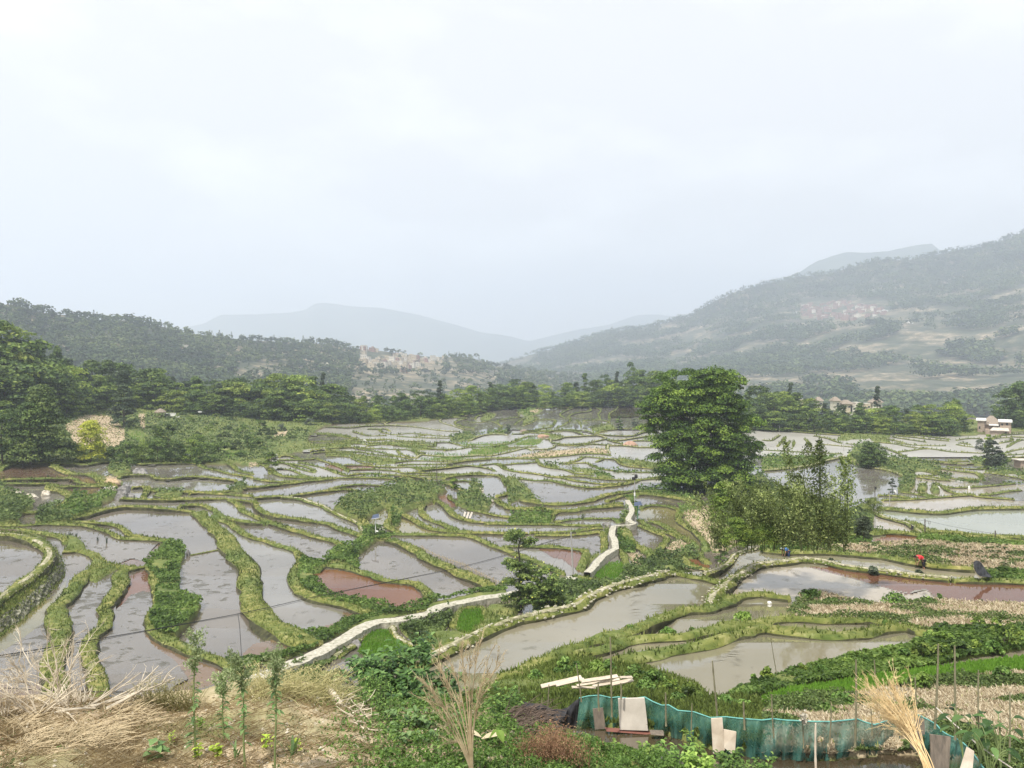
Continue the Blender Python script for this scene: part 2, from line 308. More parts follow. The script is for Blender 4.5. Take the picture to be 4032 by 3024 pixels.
# banks between the ponds: 'sheet width [w: pale stone top] [^raise] | points'
BANKS = '''
A 1.6|a: 0,110 90,75 250,58 480,60 640,70 760,72 880,52 960,45
A 1.3|a: 0,212 200,200 400,198 600,195 680,205
A 2|a: 460,80 540,130 650,160 780,165 840,190 900,240 1000,262
A 1.3|a: 640,215 740,240 880,258 1000,262
A 1.2|a: 0,235 250,240 440,235
A 1.2|a: 440,250 470,240 520,265 700,262 880,265
A 2.4|a: 440,250 430,290 560,320 620,350 600,400 520,450
A 1.2|a: 170,490 330,490
A 1.4|a: -100,605 0,605 200,605 400,595 600,600 760,610 880,640 980,680 1060,715 1250,725 1400,735 1480,755
A 1.3|a: 600,575 640,575 800,580 1000,600 1080,640 1150,690 1280,710 1400,725
A 1.5|a: -100,640 0,640 150,650 350,672 500,700 560,730 590,770
A 1.4|a: 540,835 700,830 800,860 860,900 900,940
A 1.4|a: 900,940 1040,970 1200,975 1260,960
A 2.3|a: 880,980 740,1060 640,1180 560,1280 505,1327 e: 510,110 545,220 525,300 480,400 460,500 470,620 480,720 480,800
A 1.8|a: 1200,975 1060,1010 1040,1070 1060,1120 1000,1200 930,1300 e: 895,0 920,60 930,150 860,220 790,270 780,380 790,470 840,560 860,640 880,720 880,800
A 1.7|a: 1300,970 1350,1020 1370,1100 1380,1180 1400,1300 e: 1350,20 1310,80 1310,150 1400,250 1550,340 1680,400 1850,450 1960,490 2100,540
A 1.3|a: 1200,60 1240,65 1450,60 1700,60 1760,95 1900,125 2000,150 2212,185
A 1.3|a: 1250,55 1500,40 1640,22 1800,20 1950,30 2030,90 2100,130 2212,155
A 1.1|a: 1020,180 1100,165 1200,160 1320,165 1360,190 1500,195 1620,180 1750,178 1900,190 2070,212
A 1.3|a: 2150,275 2000,300 1850,312 1640,322
A 1.2|a: 1140,270 1260,265 1280,300 1250,350 1290,372
A 1.5|a: 1280,260 1330,300 1480,310 1600,310 1850,325 2000,335 2212,350
A 1.3|a: 1050,365 1200,375 1400,380 1600,375 1900,370 2050,378 2212,395
A 1.2|a: 1330,340 1500,360 1700,372
A 1.5|a: 1980,378 2050,410 2090,440 2120,480 2212,520 b: 60,550 150,582
A 1.4|a: 600,550 700,530 850,485 950,460 1100,440 1300,445 1500,465 1700,490
A 1.5|a: 1550,440 1730,425 1850,460 1920,520 2050,555 2212,580 b: 100,585
A 3.2|a: 1720,490 1770,530 1850,600 1950,710 1990,800 2060,880 2130,960 2170,1060 2200,1180 2240,1327 f: 60,40 150,150 260,220 400,290 500,340
A 1.4|a: 1850,510 1890,545 2000,590 2100,660 2212,720 b: 100,740 200,780 320,810 390,850 420,900
A 2|b: 400,870 420,900 400,960 350,1030 370,1130 440,1200 600,1270 800,1310 f: 850,0 1000,60
A 0.4|a: 1640,858 1680,855 1920,810
A 1.4|b: -10,365 100,355 230,348 280,350 430,330 560,310 700,295 800,290 880,300 930,318
A 1.4w|b: 240,355 420,375 480,400 600,435 660,475 760,525 870,570 920,600 940,640
A 1.1|b: 640,295 700,275 800,255 920,245 1050,250 1130,260 1150,275 1100,300 1060,315
A 1.4|a: 2070,215 2150,265 b: 0,270 150,255 330,235 500,210 700,190 900,185 1100,190 1210,195 1270,220 1250,250
A 1.2w|b: 940,640 960,690 930,740 890,780
A 1.5|b: 0,385 30,440 90,490 200,520 350,545 500,570 640,590 720,625 820,660 900,685 950,700
A 1.6|b: 150,580 200,595 300,635 400,665 550,710 680,740 750,780 740,820
A 1.1w|b: 740,820 690,870 620,910
A 1.1|b: 930,318 820,350 770,370 770,410 730,460
A 1.6|b: 900,540 960,570 1010,620 1060,640
A 1.3|b: 1180,430 1190,520 1160,600 1200,640 1280,668
A 1.6|b: 1290,510 1400,560 1500,620 1650,655 1800,665 2000,672 2212,678 c: 60,680 180,672
A 1.4|b: 1140,680 1300,685 1600,690 1850,700 1960,730 2080,780 2212,825 c: 80,860 200,900 330,960 480,1030
A 2.2|b: 1180,730 1300,780 1420,840 1500,900 1600,950 1700,980 1850,1050 2000,1110 2060,1145
A 1.5|b: 1490,420 1460,440 1460,490 1500,540 1620,590 1720,630 1790,655
A 1.5|b: 1540,400 1600,395 1680,450 1740,510 1850,560 2000,580 2212,590
A 1.2|b: 1700,330 1710,370 1770,400 1770,430
A 1.3|b: 1860,460 2000,490 2100,515 2212,530 c: 60,535
A 2|b: 2120,380 2150,420 2212,440 c: 0,455 150,465 300,465 420,478 560,480 650,465 850,445 1010,432
A 1.1|b: 1660,225 1740,260 1850,310
A 1.1|b: 1330,215 1500,225 1660,220 1780,212 1860,212 1920,230 1900,280 1870,330
A 1.4|b: 1640,185 1750,168 1900,158 2100,165 2180,200 2212,260
A 1.6|b: 510,1020 600,960 700,960 850,990 1000,1040 1150,1090 1300,1105 1420,1130 1500,1190 1540,1270
A 0.8w|m: 130,270 250,265 450,268 640,265 700,298
A 0.8|m: 690,270 850,235 1000,215 1200,205 1420,198
A 0.9w|m: 1420,198 1360,250 1450,290 1560,320 1690,365
A 0.9w|m: 700,298 900,310 1100,330 1300,360 1500,378 1620,375
A 1|m: 1470,210 1650,205 1690,215 1560,260 1570,300 1700,330 1800,350
A 0.9|m: 1600,150 1800,130 2000,110 2212,95
A 0.9|m: 1900,135 1980,160 1830,190 1810,230
A 0.9|m: 1690,260 1850,270 1990,250 2100,290 2130,340 2050,380
A 0.9|m: -60,320 250,330 430,310 800,300
A 0.9|m: 460,345 600,352 680,345 760,380
A 0.9|m: 280,380 380,410 480,435 650,432 720,432
A 0.9|m: 600,350 640,390 680,400 800,420 1000,405 1300,430 1560,455
A 0.9|m: -60,440 100,440 240,462 350,452
A 0.9|m: 820,440 1000,450 1200,460 1500,465
A 0.9|m: 1080,440 1180,425 1260,415
A 0.9|m: -60,500 0,505 200,500 300,480 500,480 740,480 900,500 1200,500
A 0.9|m: 0,530 150,520 300,525 450,545
A 0.9|m: 180,512 350,500 700,487
A 0.9|m: 450,525 700,515 850,510 1000,530 1200,520 1320,540
A 0.9|m: 450,562 620,545 830,552 1000,570 1200,590 1400,605 1560,600
A 0.9|m: 300,590 480,592 820,605 980,610 1100,660
A 0.9|m: 990,605 1120,640 1180,655
A 0.9|m: 820,610 880,660 1000,700 1070,710
A 0.9|m: 250,570 430,610 600,635 900,700
A 0.9|m: -60,610 0,625 200,630 400,640 560,670 800,690 1000,720
A 0.9|m: -60,650 0,665 250,660 420,700 600,720 780,760
A 0.9|m: -60,690 100,690 250,700 330,740 420,775 550,785
A 1.1w|m: 1060,720 1130,670 1250,680 1500,695 1800,680 2000,680 2212,640 n: 200,630 380,590 470,620
A 1|m: 780,770 1000,745 1250,750 1500,755 1800,725 2212,705 n: 480,720
A 1|m: 850,800 1000,790 1340,790 1500,775 1700,745 2000,725
A 1.1|m: 150,800 400,800 700,825 1000,825 1090,850
A 1.1|m: 200,860 300,855 500,850 700,865 850,880 900,900 1100,890 1300,905 1600,915 1900,890
A 1.1|m: 1090,870 1300,845 1500,830 1700,805 1850,820 2000,850 2060,875
A 1.2|m: -40,840 0,860 100,895 200,930 300,915 500,905 700,920 1000,930 1200,925 1500,935
A 1|m: 850,950 950,970 1000,985
A 1|m: 930,935 1000,940 1100,955 1180,965
A 1|m: 930,1010 1050,1005 1200,1015 1330,1015
A 1|m: 940,1060 1040,1075 1080,1085
A 1|m: 1080,540 1300,562 1310,520 1480,515 1650,560 1750,575
A 1|m: 1400,620 1600,600 1750,577 2000,565 2212,525 n: 330,465 430,440 600,430
A 0.9w|m: 1740,490 1830,450 1950,420 2120,415 2212,425
A 1|m: 1850,800 2000,785 2090,785 2150,820 2212,850
A 1|m: 0,790 80,780 150,820 210,860 210,880
A 0.8|n: 0,85 300,80 560,75 1000,65 1200,55 1600,50
A 0.8|n: 1000,75 880,120 810,160 820,190 880,215
A 0.8|n: 910,190 1000,150 1190,120 1150,65
A 0.8|n: 1220,70 1320,115 1280,170 1310,230
A 0.8|n: 1530,65 1500,110 1420,160 1420,240
A 1|n: 0,250 150,220 300,200 400,195
A 0.8|n: 270,130 310,180
A 1|n: 230,300 330,230 400,200
A 1.1|n: 500,200 520,230 740,235 740,270 700,320 560,345 480,370
A 1|n: 340,310 450,270 520,235
A 1|n: 740,340 850,300 940,235 900,200
A 0.9|n: 1010,240 1060,280 1070,340
A 1|n: 1080,252 1300,237 1420,265 1330,300 1150,330
A 1|n: 1270,385 1400,360 1600,345 1800,325 2000,300
A 1|n: 340,385 500,372 640,382 760,365 950,372 1100,412
A 1|n: 780,360 950,357 1150,377 1260,410 1500,430 1700,432 1800,400 2000,350
A 0.9|n: 200,410 350,405 450,395 600,410 700,420 860,440
A 1w|n: 690,510 690,480 640,478 760,480 850,450 1000,440 1180,430 1300,430 1380,465 1300,487 1200,507
A 1|n: 690,515 830,537 1000,537 1130,525 1200,507
A 0.9|n: 0,560 200,525 330,470
A 0.9|n: 0,580 300,577 540,570
A 0.9|n: 0,625 150,600 280,592
A 1w|n: 470,600 640,600 740,570 720,550
A 1|n: 740,547 1000,557 1200,537 1400,547
A 1.1w|n: 1430,482 1520,490 1700,465 1950,425
A 0.8|n: 1390,480 1500,512 1600,535
A 1.3w|n: 1430,660 1400,600 1410,545 1430,555 1600,557 1800,577 2050,575
A 1|n: 1700,495 1900,495 2080,515
A 1.2|n: 480,710 700,700 900,680 1100,660 1300,660 1450,680
A 1.1|n: 0,720 200,715 480,720 520,740 540,765
A 1.2|n: 790,775 900,770 1020,740 1100,700 1200,700 1350,715 1500,730 1560,780 1700,820 2100,855
A 1.2|n: 0,785 60,800 130,850 250,880 450,905 600,925 700,945
A 1|n: 60,795 340,775 540,765
A 1.2|n: 540,765 580,805 700,835 850,855 950,885 1000,905 1130,915 1240,925
A 1.1|n: 870,790 1000,775 1150,775 1210,810 1350,850 1500,870 1800,890 2080,885
A 1|n: 1240,760 1340,722
A 1.1|n: 1580,740 1680,740 1720,790 1850,805 2100,835
A 1.1|n: 1720,733 1900,772 2100,825
A 1.4|n: 280,970 500,995 700,1000 800,1020 950,1055 1150,1085 1300,1080 1500,1060 1700,1020 1800,990 2000,975 2150,985
A 1.2|n: 600,925 690,950 850,965 1000,1000 1200,1025 1400,1040 1600,1030 1720,1000
A 1.2|n: 690,955 880,940 1100,945 1300,970 1500,985 1750,985 2100,945
A 1.6|n: 0,925 80,950 140,1020 180,1090 190,1130 100,1180 0,1200
A 1.2|n: -10,1230 60,1290 160,1340
A 1.6|c: 110,380 250,410 400,420 550,415 700,390 850,340 1000,315 1200,290
A 1.2|c: 370,570 400,500 450,485
A 1.2|c: 400,575 550,555 700,545 850,545 930,550 970,580
A 1.3|b: 2000,590 c: 0,595 200,595 500,600 700,605 820,600
A 1.4|c: 220,690 450,690 650,680 780,665 830,680 840,760 830,810
A 1.2|c: 180,670 400,665 600,650 700,635 830,625
A 1.4|c: -60,790 0,790 180,790 400,795 550,810 660,825 680,870 650,950 630,980
A 1.2|c: 650,462 780,440 1010,400
A 1.2|c: 850,390 1000,345 1150,322 1280,320
A 1.8|c: 1110,335 1200,330 1350,350 1500,375 1640,400 1690,460
A 1.4|c: 1150,455 1230,430 1400,440 1500,470
A 1.6|c: 1490,480 1490,570 1560,620 1650,680 1720,750 1730,830
A 1.3|c: 1140,550 1200,600 1300,640 1420,680 1500,720
A 1.3|c: 1130,600 1250,650 1370,700 1380,740 1300,830 1290,850
A 1.3|c: 1210,570 1320,590 1400,630 1450,670 1560,730 1650,790
A 2|c: 960,620 1020,660 1050,720 1100,790 1200,830 1290,900 1360,930
A 1.3|c: 870,860 920,830 980,830 1020,890 1030,950 1080,990
A 1.4|c: 1530,870 1560,930 1650,970 1760,1000
A 1.3|c: 1670,820 1680,880 1750,940
A 1.2|c: 560,1040 700,1070 850,1100 1010,1130
A 1|c: 700,1020 800,940 870,860
A 1.1w|f: 700,430 850,340 940,260 1060,165 1130,150 1200,170 1230,240 1300,300 1420,350
A 1|f: 1720,170 1760,90 1820,10 1900,0 1990,5 2030,110
A 0.9w|q: 0,1005 200,990 420,960 560,920 730,880
A 1.1w|d: 940,95 1100,120 1220,165 1240,190
A 1.2|d: 1000,340 1150,345 1350,375
A 1.2|d: 1040,382 1300,375 1500,360 1700,345 1830,335
A 1.2|d: 1200,310 1350,330 1450,350 1500,352
A 1.2|d: 1350,290 1430,330 1530,350
A 1|d: 1500,225 1600,265 1800,270 2212,235
A 1.2|d: 1570,255 1620,300 1730,330 1830,335 1900,352 2212,375
A 1.2|d: 1890,335 2000,330 2100,310 2260,290
A 2|d: 1000,455 1050,460 1200,475 1400,495 1550,500 1700,480 1900,460 2300,455
A 1.6w|d: 970,470 980,490 1050,530 1150,560 1260,590 1340,640 1410,690
A 2|d: 1240,570 1320,590 1450,650 1600,670 1900,700 2300,720
A 1|d: 1320,165 1500,160 1520,150
A 1.2|d: 1340,177 1500,200 1650,210
A 1.1|d: 1520,150 1540,110 1600,105 1700,125 1880,150 1910,200 1700,182
A 1|o: 400,335 460,325 600,380 650,400 780,465 850,480
A 1.1|o: 630,385 800,365 960,345 1100,350 1300,380 1500,390 1730,400
A 0.9|o: 320,262 440,265 620,285 800,320 930,335 1050,345
A 0.9|o: 600,265 700,280 900,300 1180,307 1240,300
A 0.9|o: 540,190 700,215 900,245 1000,262
A 0.9|o: 640,180 850,200 1050,225 1290,247
A 0.9|o: 480,215 650,250 720,267
A 0.9|o: 600,170 900,175 1100,200 1300,225
A 0.9|o: 1360,237 1500,215 1700,215
A 0.9|o: 1360,287 1480,310 1720,335
A 0.9|o: 1400,265 1560,295
A 0.9|o: 330,230 500,215
A 1|o: 840,480 1000,490 1200,502 1540,497
A 1|o: 1000,502 1200,517 1400,532 1600,527
A 1|o: 1170,585 1300,612 1500,627 1650,652 1690,690 1670,740
A 1|o: 1230,562 1500,592 1700,597 1760,562
A 1|o: 980,622 1120,652 1240,642
A 1|o: 860,692 1000,682 1200,722
A 1|o: 1300,710 1500,738 1680,745
A 1|o: 1800,222 1900,207 2050,207 2060,240 1900,275
A 1|o: 1960,402 2100,362 2300,332
A 1|o: 1960,425 2300,405
A 1|o: 2000,492 2090,452 2300,442
A 1|o: 1990,330 2150,240 2300,235
A 1|o: 2130,700 2300,752
A 1|o: 1700,642 1900,662 2050,692 2140,702
A 1|o: 1800,205 2000,165 2300,150
A 1|o: 2040,190 2300,205
A 1|q: 100,650 250,662 600,690 850,700
A 0.9|q: 450,700 560,720 640,750 700,770
A 0.9w|q: 450,800 540,780 700,792 850,805
A 0.9|q: 720,770 900,782
A 0.9|q: 0,825 300,842 720,862
A 0.9|q: 190,905 300,880 560,880
A 0.9w|q: 160,690 80,742 0,737
A 0.9|q: 210,710 130,800
A 0.9|q: 250,740 200,810
A 0.9|q: 280,740 270,800
A 0.9|q: 370,720 430,800
A 1|r: 0,612 100,602 200,602 280,612 400,660 540,692
A 1|r: 200,605 300,612 440,637 550,682
A 1|r: 20,640 60,620 130,660 140,710
A 1.6|r: 130,655 220,720 400,740 700,747
A 1|r: 200,655 330,670 450,722 600,742
A 1.3|r: 0,750 200,775 500,767 700,747
A 1|r: 200,580 400,580 540,572
A 1|r: 390,600 600,650 740,702
A 1|r: 540,572 600,590 700,622 820,680
A 1|r: 210,550 300,542 400,575
A 0.9|r: 340,400 450,370 580,357 720,365 890,400
A 0.9|r: 150,430 350,412 480,420 720,418 900,395
A 0.9|r: 470,340 700,357 850,372
A 0.9|r: 480,500 650,480 830,470 1000,480
A 0.9|r: 400,455 600,450 850,440 1000,445
A 0.9|r: 500,520 650,512 850,520
A 0.9|r: 300,480 500,470 700,455
B 0.85w|f: 1440,520 1480,500 1700,380 1900,280 2100,190 g: 0,150 200,100 400,50 600,0 c: 700,1260 900,1170 1100,1110 1300,1060 1400,1030
B 0.8|c: 1400,1030 1550,1050 1700,1080 1900,1130
B 0.5w|c: 1700,1030 1850,980 1930,930 1980,860 2100,820 2212,800
B 0.9|d: 0,828 200,848 500,850 700,860 900,880 1050,890 1200,920 1350,950 1500,970 1700,985 1850,992
B 0.85w|c: 1760,1320 1800,1230 1870,1170 1950,1100 2030,1050 2120,990 2212,960 d: 150,945 300,920 450,920 600,945 700,975 900,1005 1100,1025 1300,1055 1500,1075 1650,1092
B 0.8|d: 1650,1092 1900,1100 2300,1108
B 0.9|c: 2300,1240 2212,1215 2100,1220 1980,1250 1860,1310 1780,1327 g: 1700,30 1500,50 1300,120 1100,210 850,280 600,370 400,450 200,540 0,630
B 0.6|d: 0,1218 100,1240 260,1262
B 0.8|g: 600,440 850,390 1000,320 1200,285 1500,272 1700,240 1900,190 2212,150 h: 200,110 500,125 900,130 1050,160 1150,190
B 0.85|g: 950,490 1200,440 1400,400 1600,370 1800,320 2000,250 2212,210 h: 300,240 600,265 850,250 1050,210 1300,190 1450,240
B 1.4|d: 0,790 100,785 250,730 500,720 900,692 1050,672 1200,677 1400,692 1700,712 2300,775
'''
# land that is not bank: 'sheet kind height | outline'   kinds: grass, lush, soil, bush, rice, wall
LAND = '''
A bush 1.0|a: -200,235 0,230 30,290 150,330 270,370 300,450 200,490 160,540 190,595 0,600 -200,600
A lush 0.9|a: 600,545 520,520 480,500 440,470 520,440 600,400 640,360 640,300 760,340 760,390 700,470
A lush 1.0|a: 600,552 700,470 760,430 760,390 850,340 930,290 1020,300 1010,350 880,410 890,460 750,510 640,550
A bush 0.9|a: 310,560 330,500 450,440 520,440 540,470 520,520 600,550 640,580 420,590 310,590
A bush 1.0|a: 960,30 1100,60 1150,110 1130,150 1000,160 930,125 950,80
A soil 0.6|a: 890,170 960,165 1060,200 1060,230 950,240 920,210
A lush 0.8|a: 1480,735 1590,780 1620,850 1570,950 1560,1190 1700,1260 1760,1300 e: 1700,70 1560,200 1540,240 1400,250 1320,200 1300,100 1350,20 a: 1350,1180 1380,1120 1300,1010 1240,960 1450,770
A grass 0.8|a: 560,690 640,700 740,770 750,820 540,840 590,780
A grass 0.6|a: 830,880 900,920 1060,965 900,1050 840,1100 700,1060
A bush 0.8|a: 1960,300 2130,215 2150,262 2100,300 2000,312
A bush 0.5|a: 1330,300 1480,295 1620,300 1560,340 1400,340
A bush 1.4|b: 820,350 930,330 1050,320 1150,280 1270,230 1300,240 1500,250 1640,270 1690,300 1600,330 1610,380 1540,400 1440,440 1350,470 1290,510 1200,440 1130,450 1000,540 900,560 800,520 680,460 780,410
A lush 0.9|b: 940,640 1060,640 1110,650 1180,700 1230,712 1180,730 1080,730 1000,790 900,870 920,1000 800,960 690,940 600,910 750,800 850,790 950,720
A lush 0.6|b: 1200,440 1290,510 1260,600 1210,620 1190,530
A bush 0.8|b: 1900,200 1990,240 2000,290 1960,340 2060,370 2100,350 2050,440 2060,470 1900,470 1780,430 1770,330 1850,330 1880,300
A lush 0.7|b: 420,900 560,920 690,950 600,965 510,1010 540,1080 640,1210 850,1260 1060,1290 1250,1327 850,1327 600,1270 440,1190 380,1080 400,950
A lush 0.4|b: 1250,1327 1380,1310 1520,1260 1600,1250 1800,1220 2000,1160 2180,1120 2212,1190 1800,1260 1540,1340 f: 1100,90 900,150 700,250 400,400 200,480 40,480 60,420 300,390 420,330 250,180 300,170 450,210 650,190 780,100 1000,60 900,0
A lush 0.4|e: 2100,520 1960,480 f: 0,440 60,470 40,560 0,620 -250,620 -150,560
A rice 0.15|m: 1250,640 1380,650 1700,660 1740,600 1760,580 2212,560 2212,630 2000,670 1500,690 1240,670
A rice 0.15|m: 1110,710 1300,700 1900,695 1400,740 1150,740
A rice 0.15|m: 1580,515 2212,510 n: 200,520 0,548 m: 1900,560 1660,560
A rice 0.15|n: 0,560 200,530 330,480 430,450 600,450 640,470 560,500 600,525 500,550 100,565
A rice 0.12|n: 0,600 280,595 100,640 0,655
A soil 0.4|n: 180,690 470,640 700,610 900,600 1100,575 1400,590 1430,660 1200,655 900,680 700,700 400,705
A bush 0.4|m: 1480,440 1700,370 1800,420 1900,400 1740,490 1620,500 1500,500
A lush 0.4|m: 1800,430 2000,370 2212,350 n: 0,380 80,330 200,390 100,410 m: 2000,410
A grass 0.4|m: 1880,200 1980,150 2080,160 1980,240 1850,250
A lush 0.5|n: 280,120 480,70 520,110 480,180 360,190
A soil 0.4|n: 420,130 560,95 600,110 500,150 440,155
A grass 0.3|n: 350,230 430,190 500,200 480,240 380,290 320,320
A grass 0.4|n: 480,370 740,335 850,350 950,355 760,365 560,385
A grass 0.4|n: 1150,345 1300,305 1450,275 1520,340 1400,360 1270,390
A grass 0.4|n: 450,375 700,400 850,430 820,460 700,470 640,440
A grass 0.6|n: 1480,670 1560,700 1720,730 2100,770 2100,850 1700,800 1560,760
A lush 0.5|n: 1250,850 1360,880 1450,930 1500,970 1260,960 1240,880
A bush 0.5|n: 600,750 740,780 880,840 700,835 620,800
A grass 0.3|n: 870,800 1200,830 1260,870 1240,910 1000,880
A lush 0.3|n: 1420,860 1800,880 1780,890 1500,900
A grass 0.9|n: 140,920 260,950 330,1020 420,1100 520,1220 640,1280 380,1230 260,1210 180,1090
A bush 0.6|c: 0,260 60,290 100,370 30,400 0,455
A bush 0.6|n: 180,1090 330,1110 480,1220 640,1285 380,1235 200,1160
A lush 0.4|c: 40,520 200,500 390,490 370,560 380,590 0,590 0,560
A lush 0.5|c: 0,500 60,480 300,470 380,490 40,520
A lush 0.7|c: 1150,270 1500,290 1680,400 1760,450 1700,460 1640,400 1450,360 1200,322 1120,300
A soil 0.9|c: 1700,440 1780,450 1900,560 1960,650 2000,760 1900,830 1780,830 1720,750 1600,620 1530,540 1560,490 1650,470
A lush 0.4|c: 1480,420 1600,430 1700,460 1560,490 1490,520 1500,460
A soil 0.5|c: 1430,740 1500,720 1590,770 1560,800 1500,860 1400,850 1380,800
A bush 0.6|c: 1290,840 1400,850 1500,870 1560,800 1640,830 1660,900 1540,880 1500,900 1350,910
A bush 1.2|c: 1000,1140 980,1080 1050,1010 1180,960 1300,910 1500,960 1540,1010 1700,1020 1400,1060 1200,1120
A bush 1.2|c: 240,1327 300,1220 480,1130 620,1170 800,1160 850,1120 1000,1140 1200,1120 900,1230 700,1300 560,1400
A rice 0.25|c: 560,1100 620,1075 700,1090 780,1120 760,1160 600,1150
A rice 0.25|c: 750,1050 800,990 880,930 980,920 1040,1000 980,1090 820,1080
A grass 0.5|c: 830,620 890,610 870,700 880,790 800,850 740,900 660,1000 620,990 680,880 800,830 840,780
A lush 0.5|c: 960,620 1040,720 1120,800 1100,870 1020,860 960,800 950,700
A soil 0.4|c: 1040,860 1160,850 1190,960 1100,970
A bush 0.5|c: 1040,450 1090,540 1040,560 980,580 970,520
A lush 0.4|c: 1000,350 1100,340 1140,460 1120,540 1090,440 1060,380
A rice 0.25|f: 980,250 1050,200 1160,190 1230,280 1400,350 1440,430 1100,450 900,390
A rice 0.25|f: 1790,60 1830,20 1970,10 2010,100 1940,190 1870,240 1760,190
A bush 0.3|f: 1220,110 1400,90 1560,30 1700,20 1740,100 1640,210 1550,260 1400,290 1300,230
A grass 0.7|f: 1400,350 1560,240 1640,220 1760,200 1860,250 2010,110 2020,10 2212,-40 2400,-100 2212,155 2100,190 1900,280 1700,380 1480,500 1300,560 900,560 1100,455 1440,435
A bush 0.15|f: 240,520 420,450 620,400 760,330 850,360 700,440 560,560 900,600 400,700 200,620
A bush 1.1|q: 740,880 830,780 900,760 1050,880 1100,900 1200,960 1340,1040 1340,1120 1300,1180 1180,1200 1190,1130 1240,1070 1180,1030 1000,980 860,960
A bush 0.8|o: 450,450 600,440 800,480 1000,510 1160,560 1180,600 1100,640 900,620 800,640 830,740 700,700 650,650 450,570
A bush 0.4|o: 1130,650 1280,650 1350,700 1200,735
A grass 1.4|d: 1350,290 1370,240 1440,240 1440,290 1400,312
A grass 1.4|d: 1460,290 1480,250 1550,280 1550,322 1500,330
A lush 0.3|o: 1240,742 1500,740 1800,765 2300,765 2300,785 1800,775 1500,765
A bush 0.5|o: 1520,480 1660,450 1760,500 1720,550 1600,545
A bush 0.6|o: 1700,610 1800,590 2000,600 2300,640 2300,740 2100,660 1900,650
A grass 0.3|o: 300,150 600,160 540,190 480,215 640,260 560,262 330,255 280,200
A lush 0.4|q: 0,875 190,860 500,880 700,870 560,915 420,955 190,985 0,1000
A grass 0.3|q: 720,660 900,670 1060,690 940,720 750,740 640,740
A grass 0.3|r: 130,440 350,420 600,428 850,430 820,470 500,480 300,520 210,545 150,500
A soil 0.3|r: -50,620 60,600 20,640 -50,650
A grass 0.12|m: -60,505 300,485 740,482 1200,502 1320,525 1300,560 1080,545 850,512 450,525 300,545 -60,535
A grass 0.12|m: -60,548 300,560 430,600 250,575 -60,605
A grass 0.12|m: 450,540 700,520 850,515 1080,548 1300,575 1560,600 1430,615 1000,600 830,555 640,548 480,560
A grass 0.12|m: -60,630 400,645 800,695 1000,725 800,770 550,785 420,770 330,735 250,695 -60,680
A grass 0.12|m: 1000,640 1200,640 1300,670 1130,665 1080,690
A grass 0.12|m: 850,705 1050,715 1000,740 780,765 700,750
A grass 0.12|m: 420,790 1000,795 1340,795 1700,800 1500,825 1300,840 1090,865 1000,820 700,820
A grass 0.12|m: 930,915 1500,925 1400,960 1180,955 1000,950 880,935
A lush 0.2|m: 380,930 600,925 800,940 820,960 600,965 400,950
A grass 1.0|N: -900,1490 1000,1500 1330,1560 1345,1664 1290,1672 1250,1690 1200,1730 1150,1765 1060,1775 1060,1810 960,1835 900,1818 830,1805 730,1808 560,1818 430,1822 250,1822 100,1828 0,1840 -900,1900
A grass 0.8|N: 1300,1500 3000,1500 4900,1520 4900,1700 3990,1702 3760,1715 3400,1690 3290,1700 3000,1690 2450,1590 1950,1600 1800,1642 1640,1660 1345,1664
A grass 0.5|d: 1420,700 1320,600 1600,690 1900,720 2400,740 2400,800 1700,730
A bush 0.6|d: 760,440 900,400 980,470 960,640 1100,670 900,720 700,740 400,740 500,600
A bush 0.6|c: 1700,280 2212,150 d: 200,300 700,420 500,740 0,760 c: 2000,760 1960,640 1900,560 1780,450
B soil 0.25|d: 300,850 400,830 640,770 900,762 1400,740 2300,795 2300,1090 2000,1075 1850,985 1500,962 1300,935 1050,880 700,850
B lush 0.3|d: -20,828 0,800 200,740 400,712 600,722 900,692 960,720 960,760 640,775 400,830 200,848
B lush 0.4|d: 1340,735 1400,700 1700,712 2300,775 2300,800 1700,760 1400,745
B lush 0.3|d: 1950,1060 2000,1000 2300,1010 2300,1100 2000,1095
B soil 0.35|d: 290,1290 330,1230 450,1190 700,1250 1000,1300 1270,1285 1600,1270 1700,1290 2400,1310 h: 2400,190 1600,200 1450,240 1300,190 1050,160 900,125 600,115 350,105 250,90 210,60
A bush 0.8|p: -300,380 300,400 600,300 900,280 1350,290 1500,300 1900,300 2212,420 r: 480,330 460,430 200,470 150,560 p: 2100,720 1300,700 1280,710 960,700 500,720 -300,740
A soil 1.0|p: 560,400 700,330 800,310 950,320 1020,370 1085,440 1090,530 1020,600 900,600 640,570 600,480
A rice 0.2|p: 1085,460 1220,440 1290,490 1230,550 1130,520
A soil 0.4|p: 1200,290 1260,290 1270,400 1260,440 1220,400
A grass 0.5|p: 1650,470 1900,350 2000,400 1800,480
A rice 0.2|p: 1890,590 2090,610 2060,680 1985,695
A rice 0.2|r: 0,235 100,200 110,230 10,275
A rice 0.2|r: 50,330 80,290 160,250 155,310
A rice 0.2|r: 205,290 260,270 325,310 220,330
A soil 0.3|r: 165,385 200,345 300,330 280,375
B lush 0.25|h: 2400,190 1500,180 1450,230 1430,280 1300,330 1100,370 800,440 500,510 280,560 100,620 g: 2200,650 1950,760 1850,900 h: 0,760 300,700 600,650 850,610 1200,560 1700,460 2400,340
B rice 0.2|h: 0,820 260,735 560,695 830,645 1300,575 1700,520 2400,440 2400,560 1400,640 900,760 250,830 0,900
B soil 0.2|h: -60,960 0,880 250,830 900,760 1400,640 2400,560 2400,1500 -60,1500
B grass 0.3|g: -400,800 0,640 200,560 400,490 600,450 950,500 1200,540 1400,610 1650,690 1750,810 2000,800 2212,830 2212,1290 1800,1230 1360,1095 600,1035 0,1100 -400,1100
B wet -0.1|g: 500,1040 1360,1100 1800,1240 2212,1300 h: 600,1310 1000,1270 1400,1290 1900,1340 1900,1700 g: 400,1700
'''
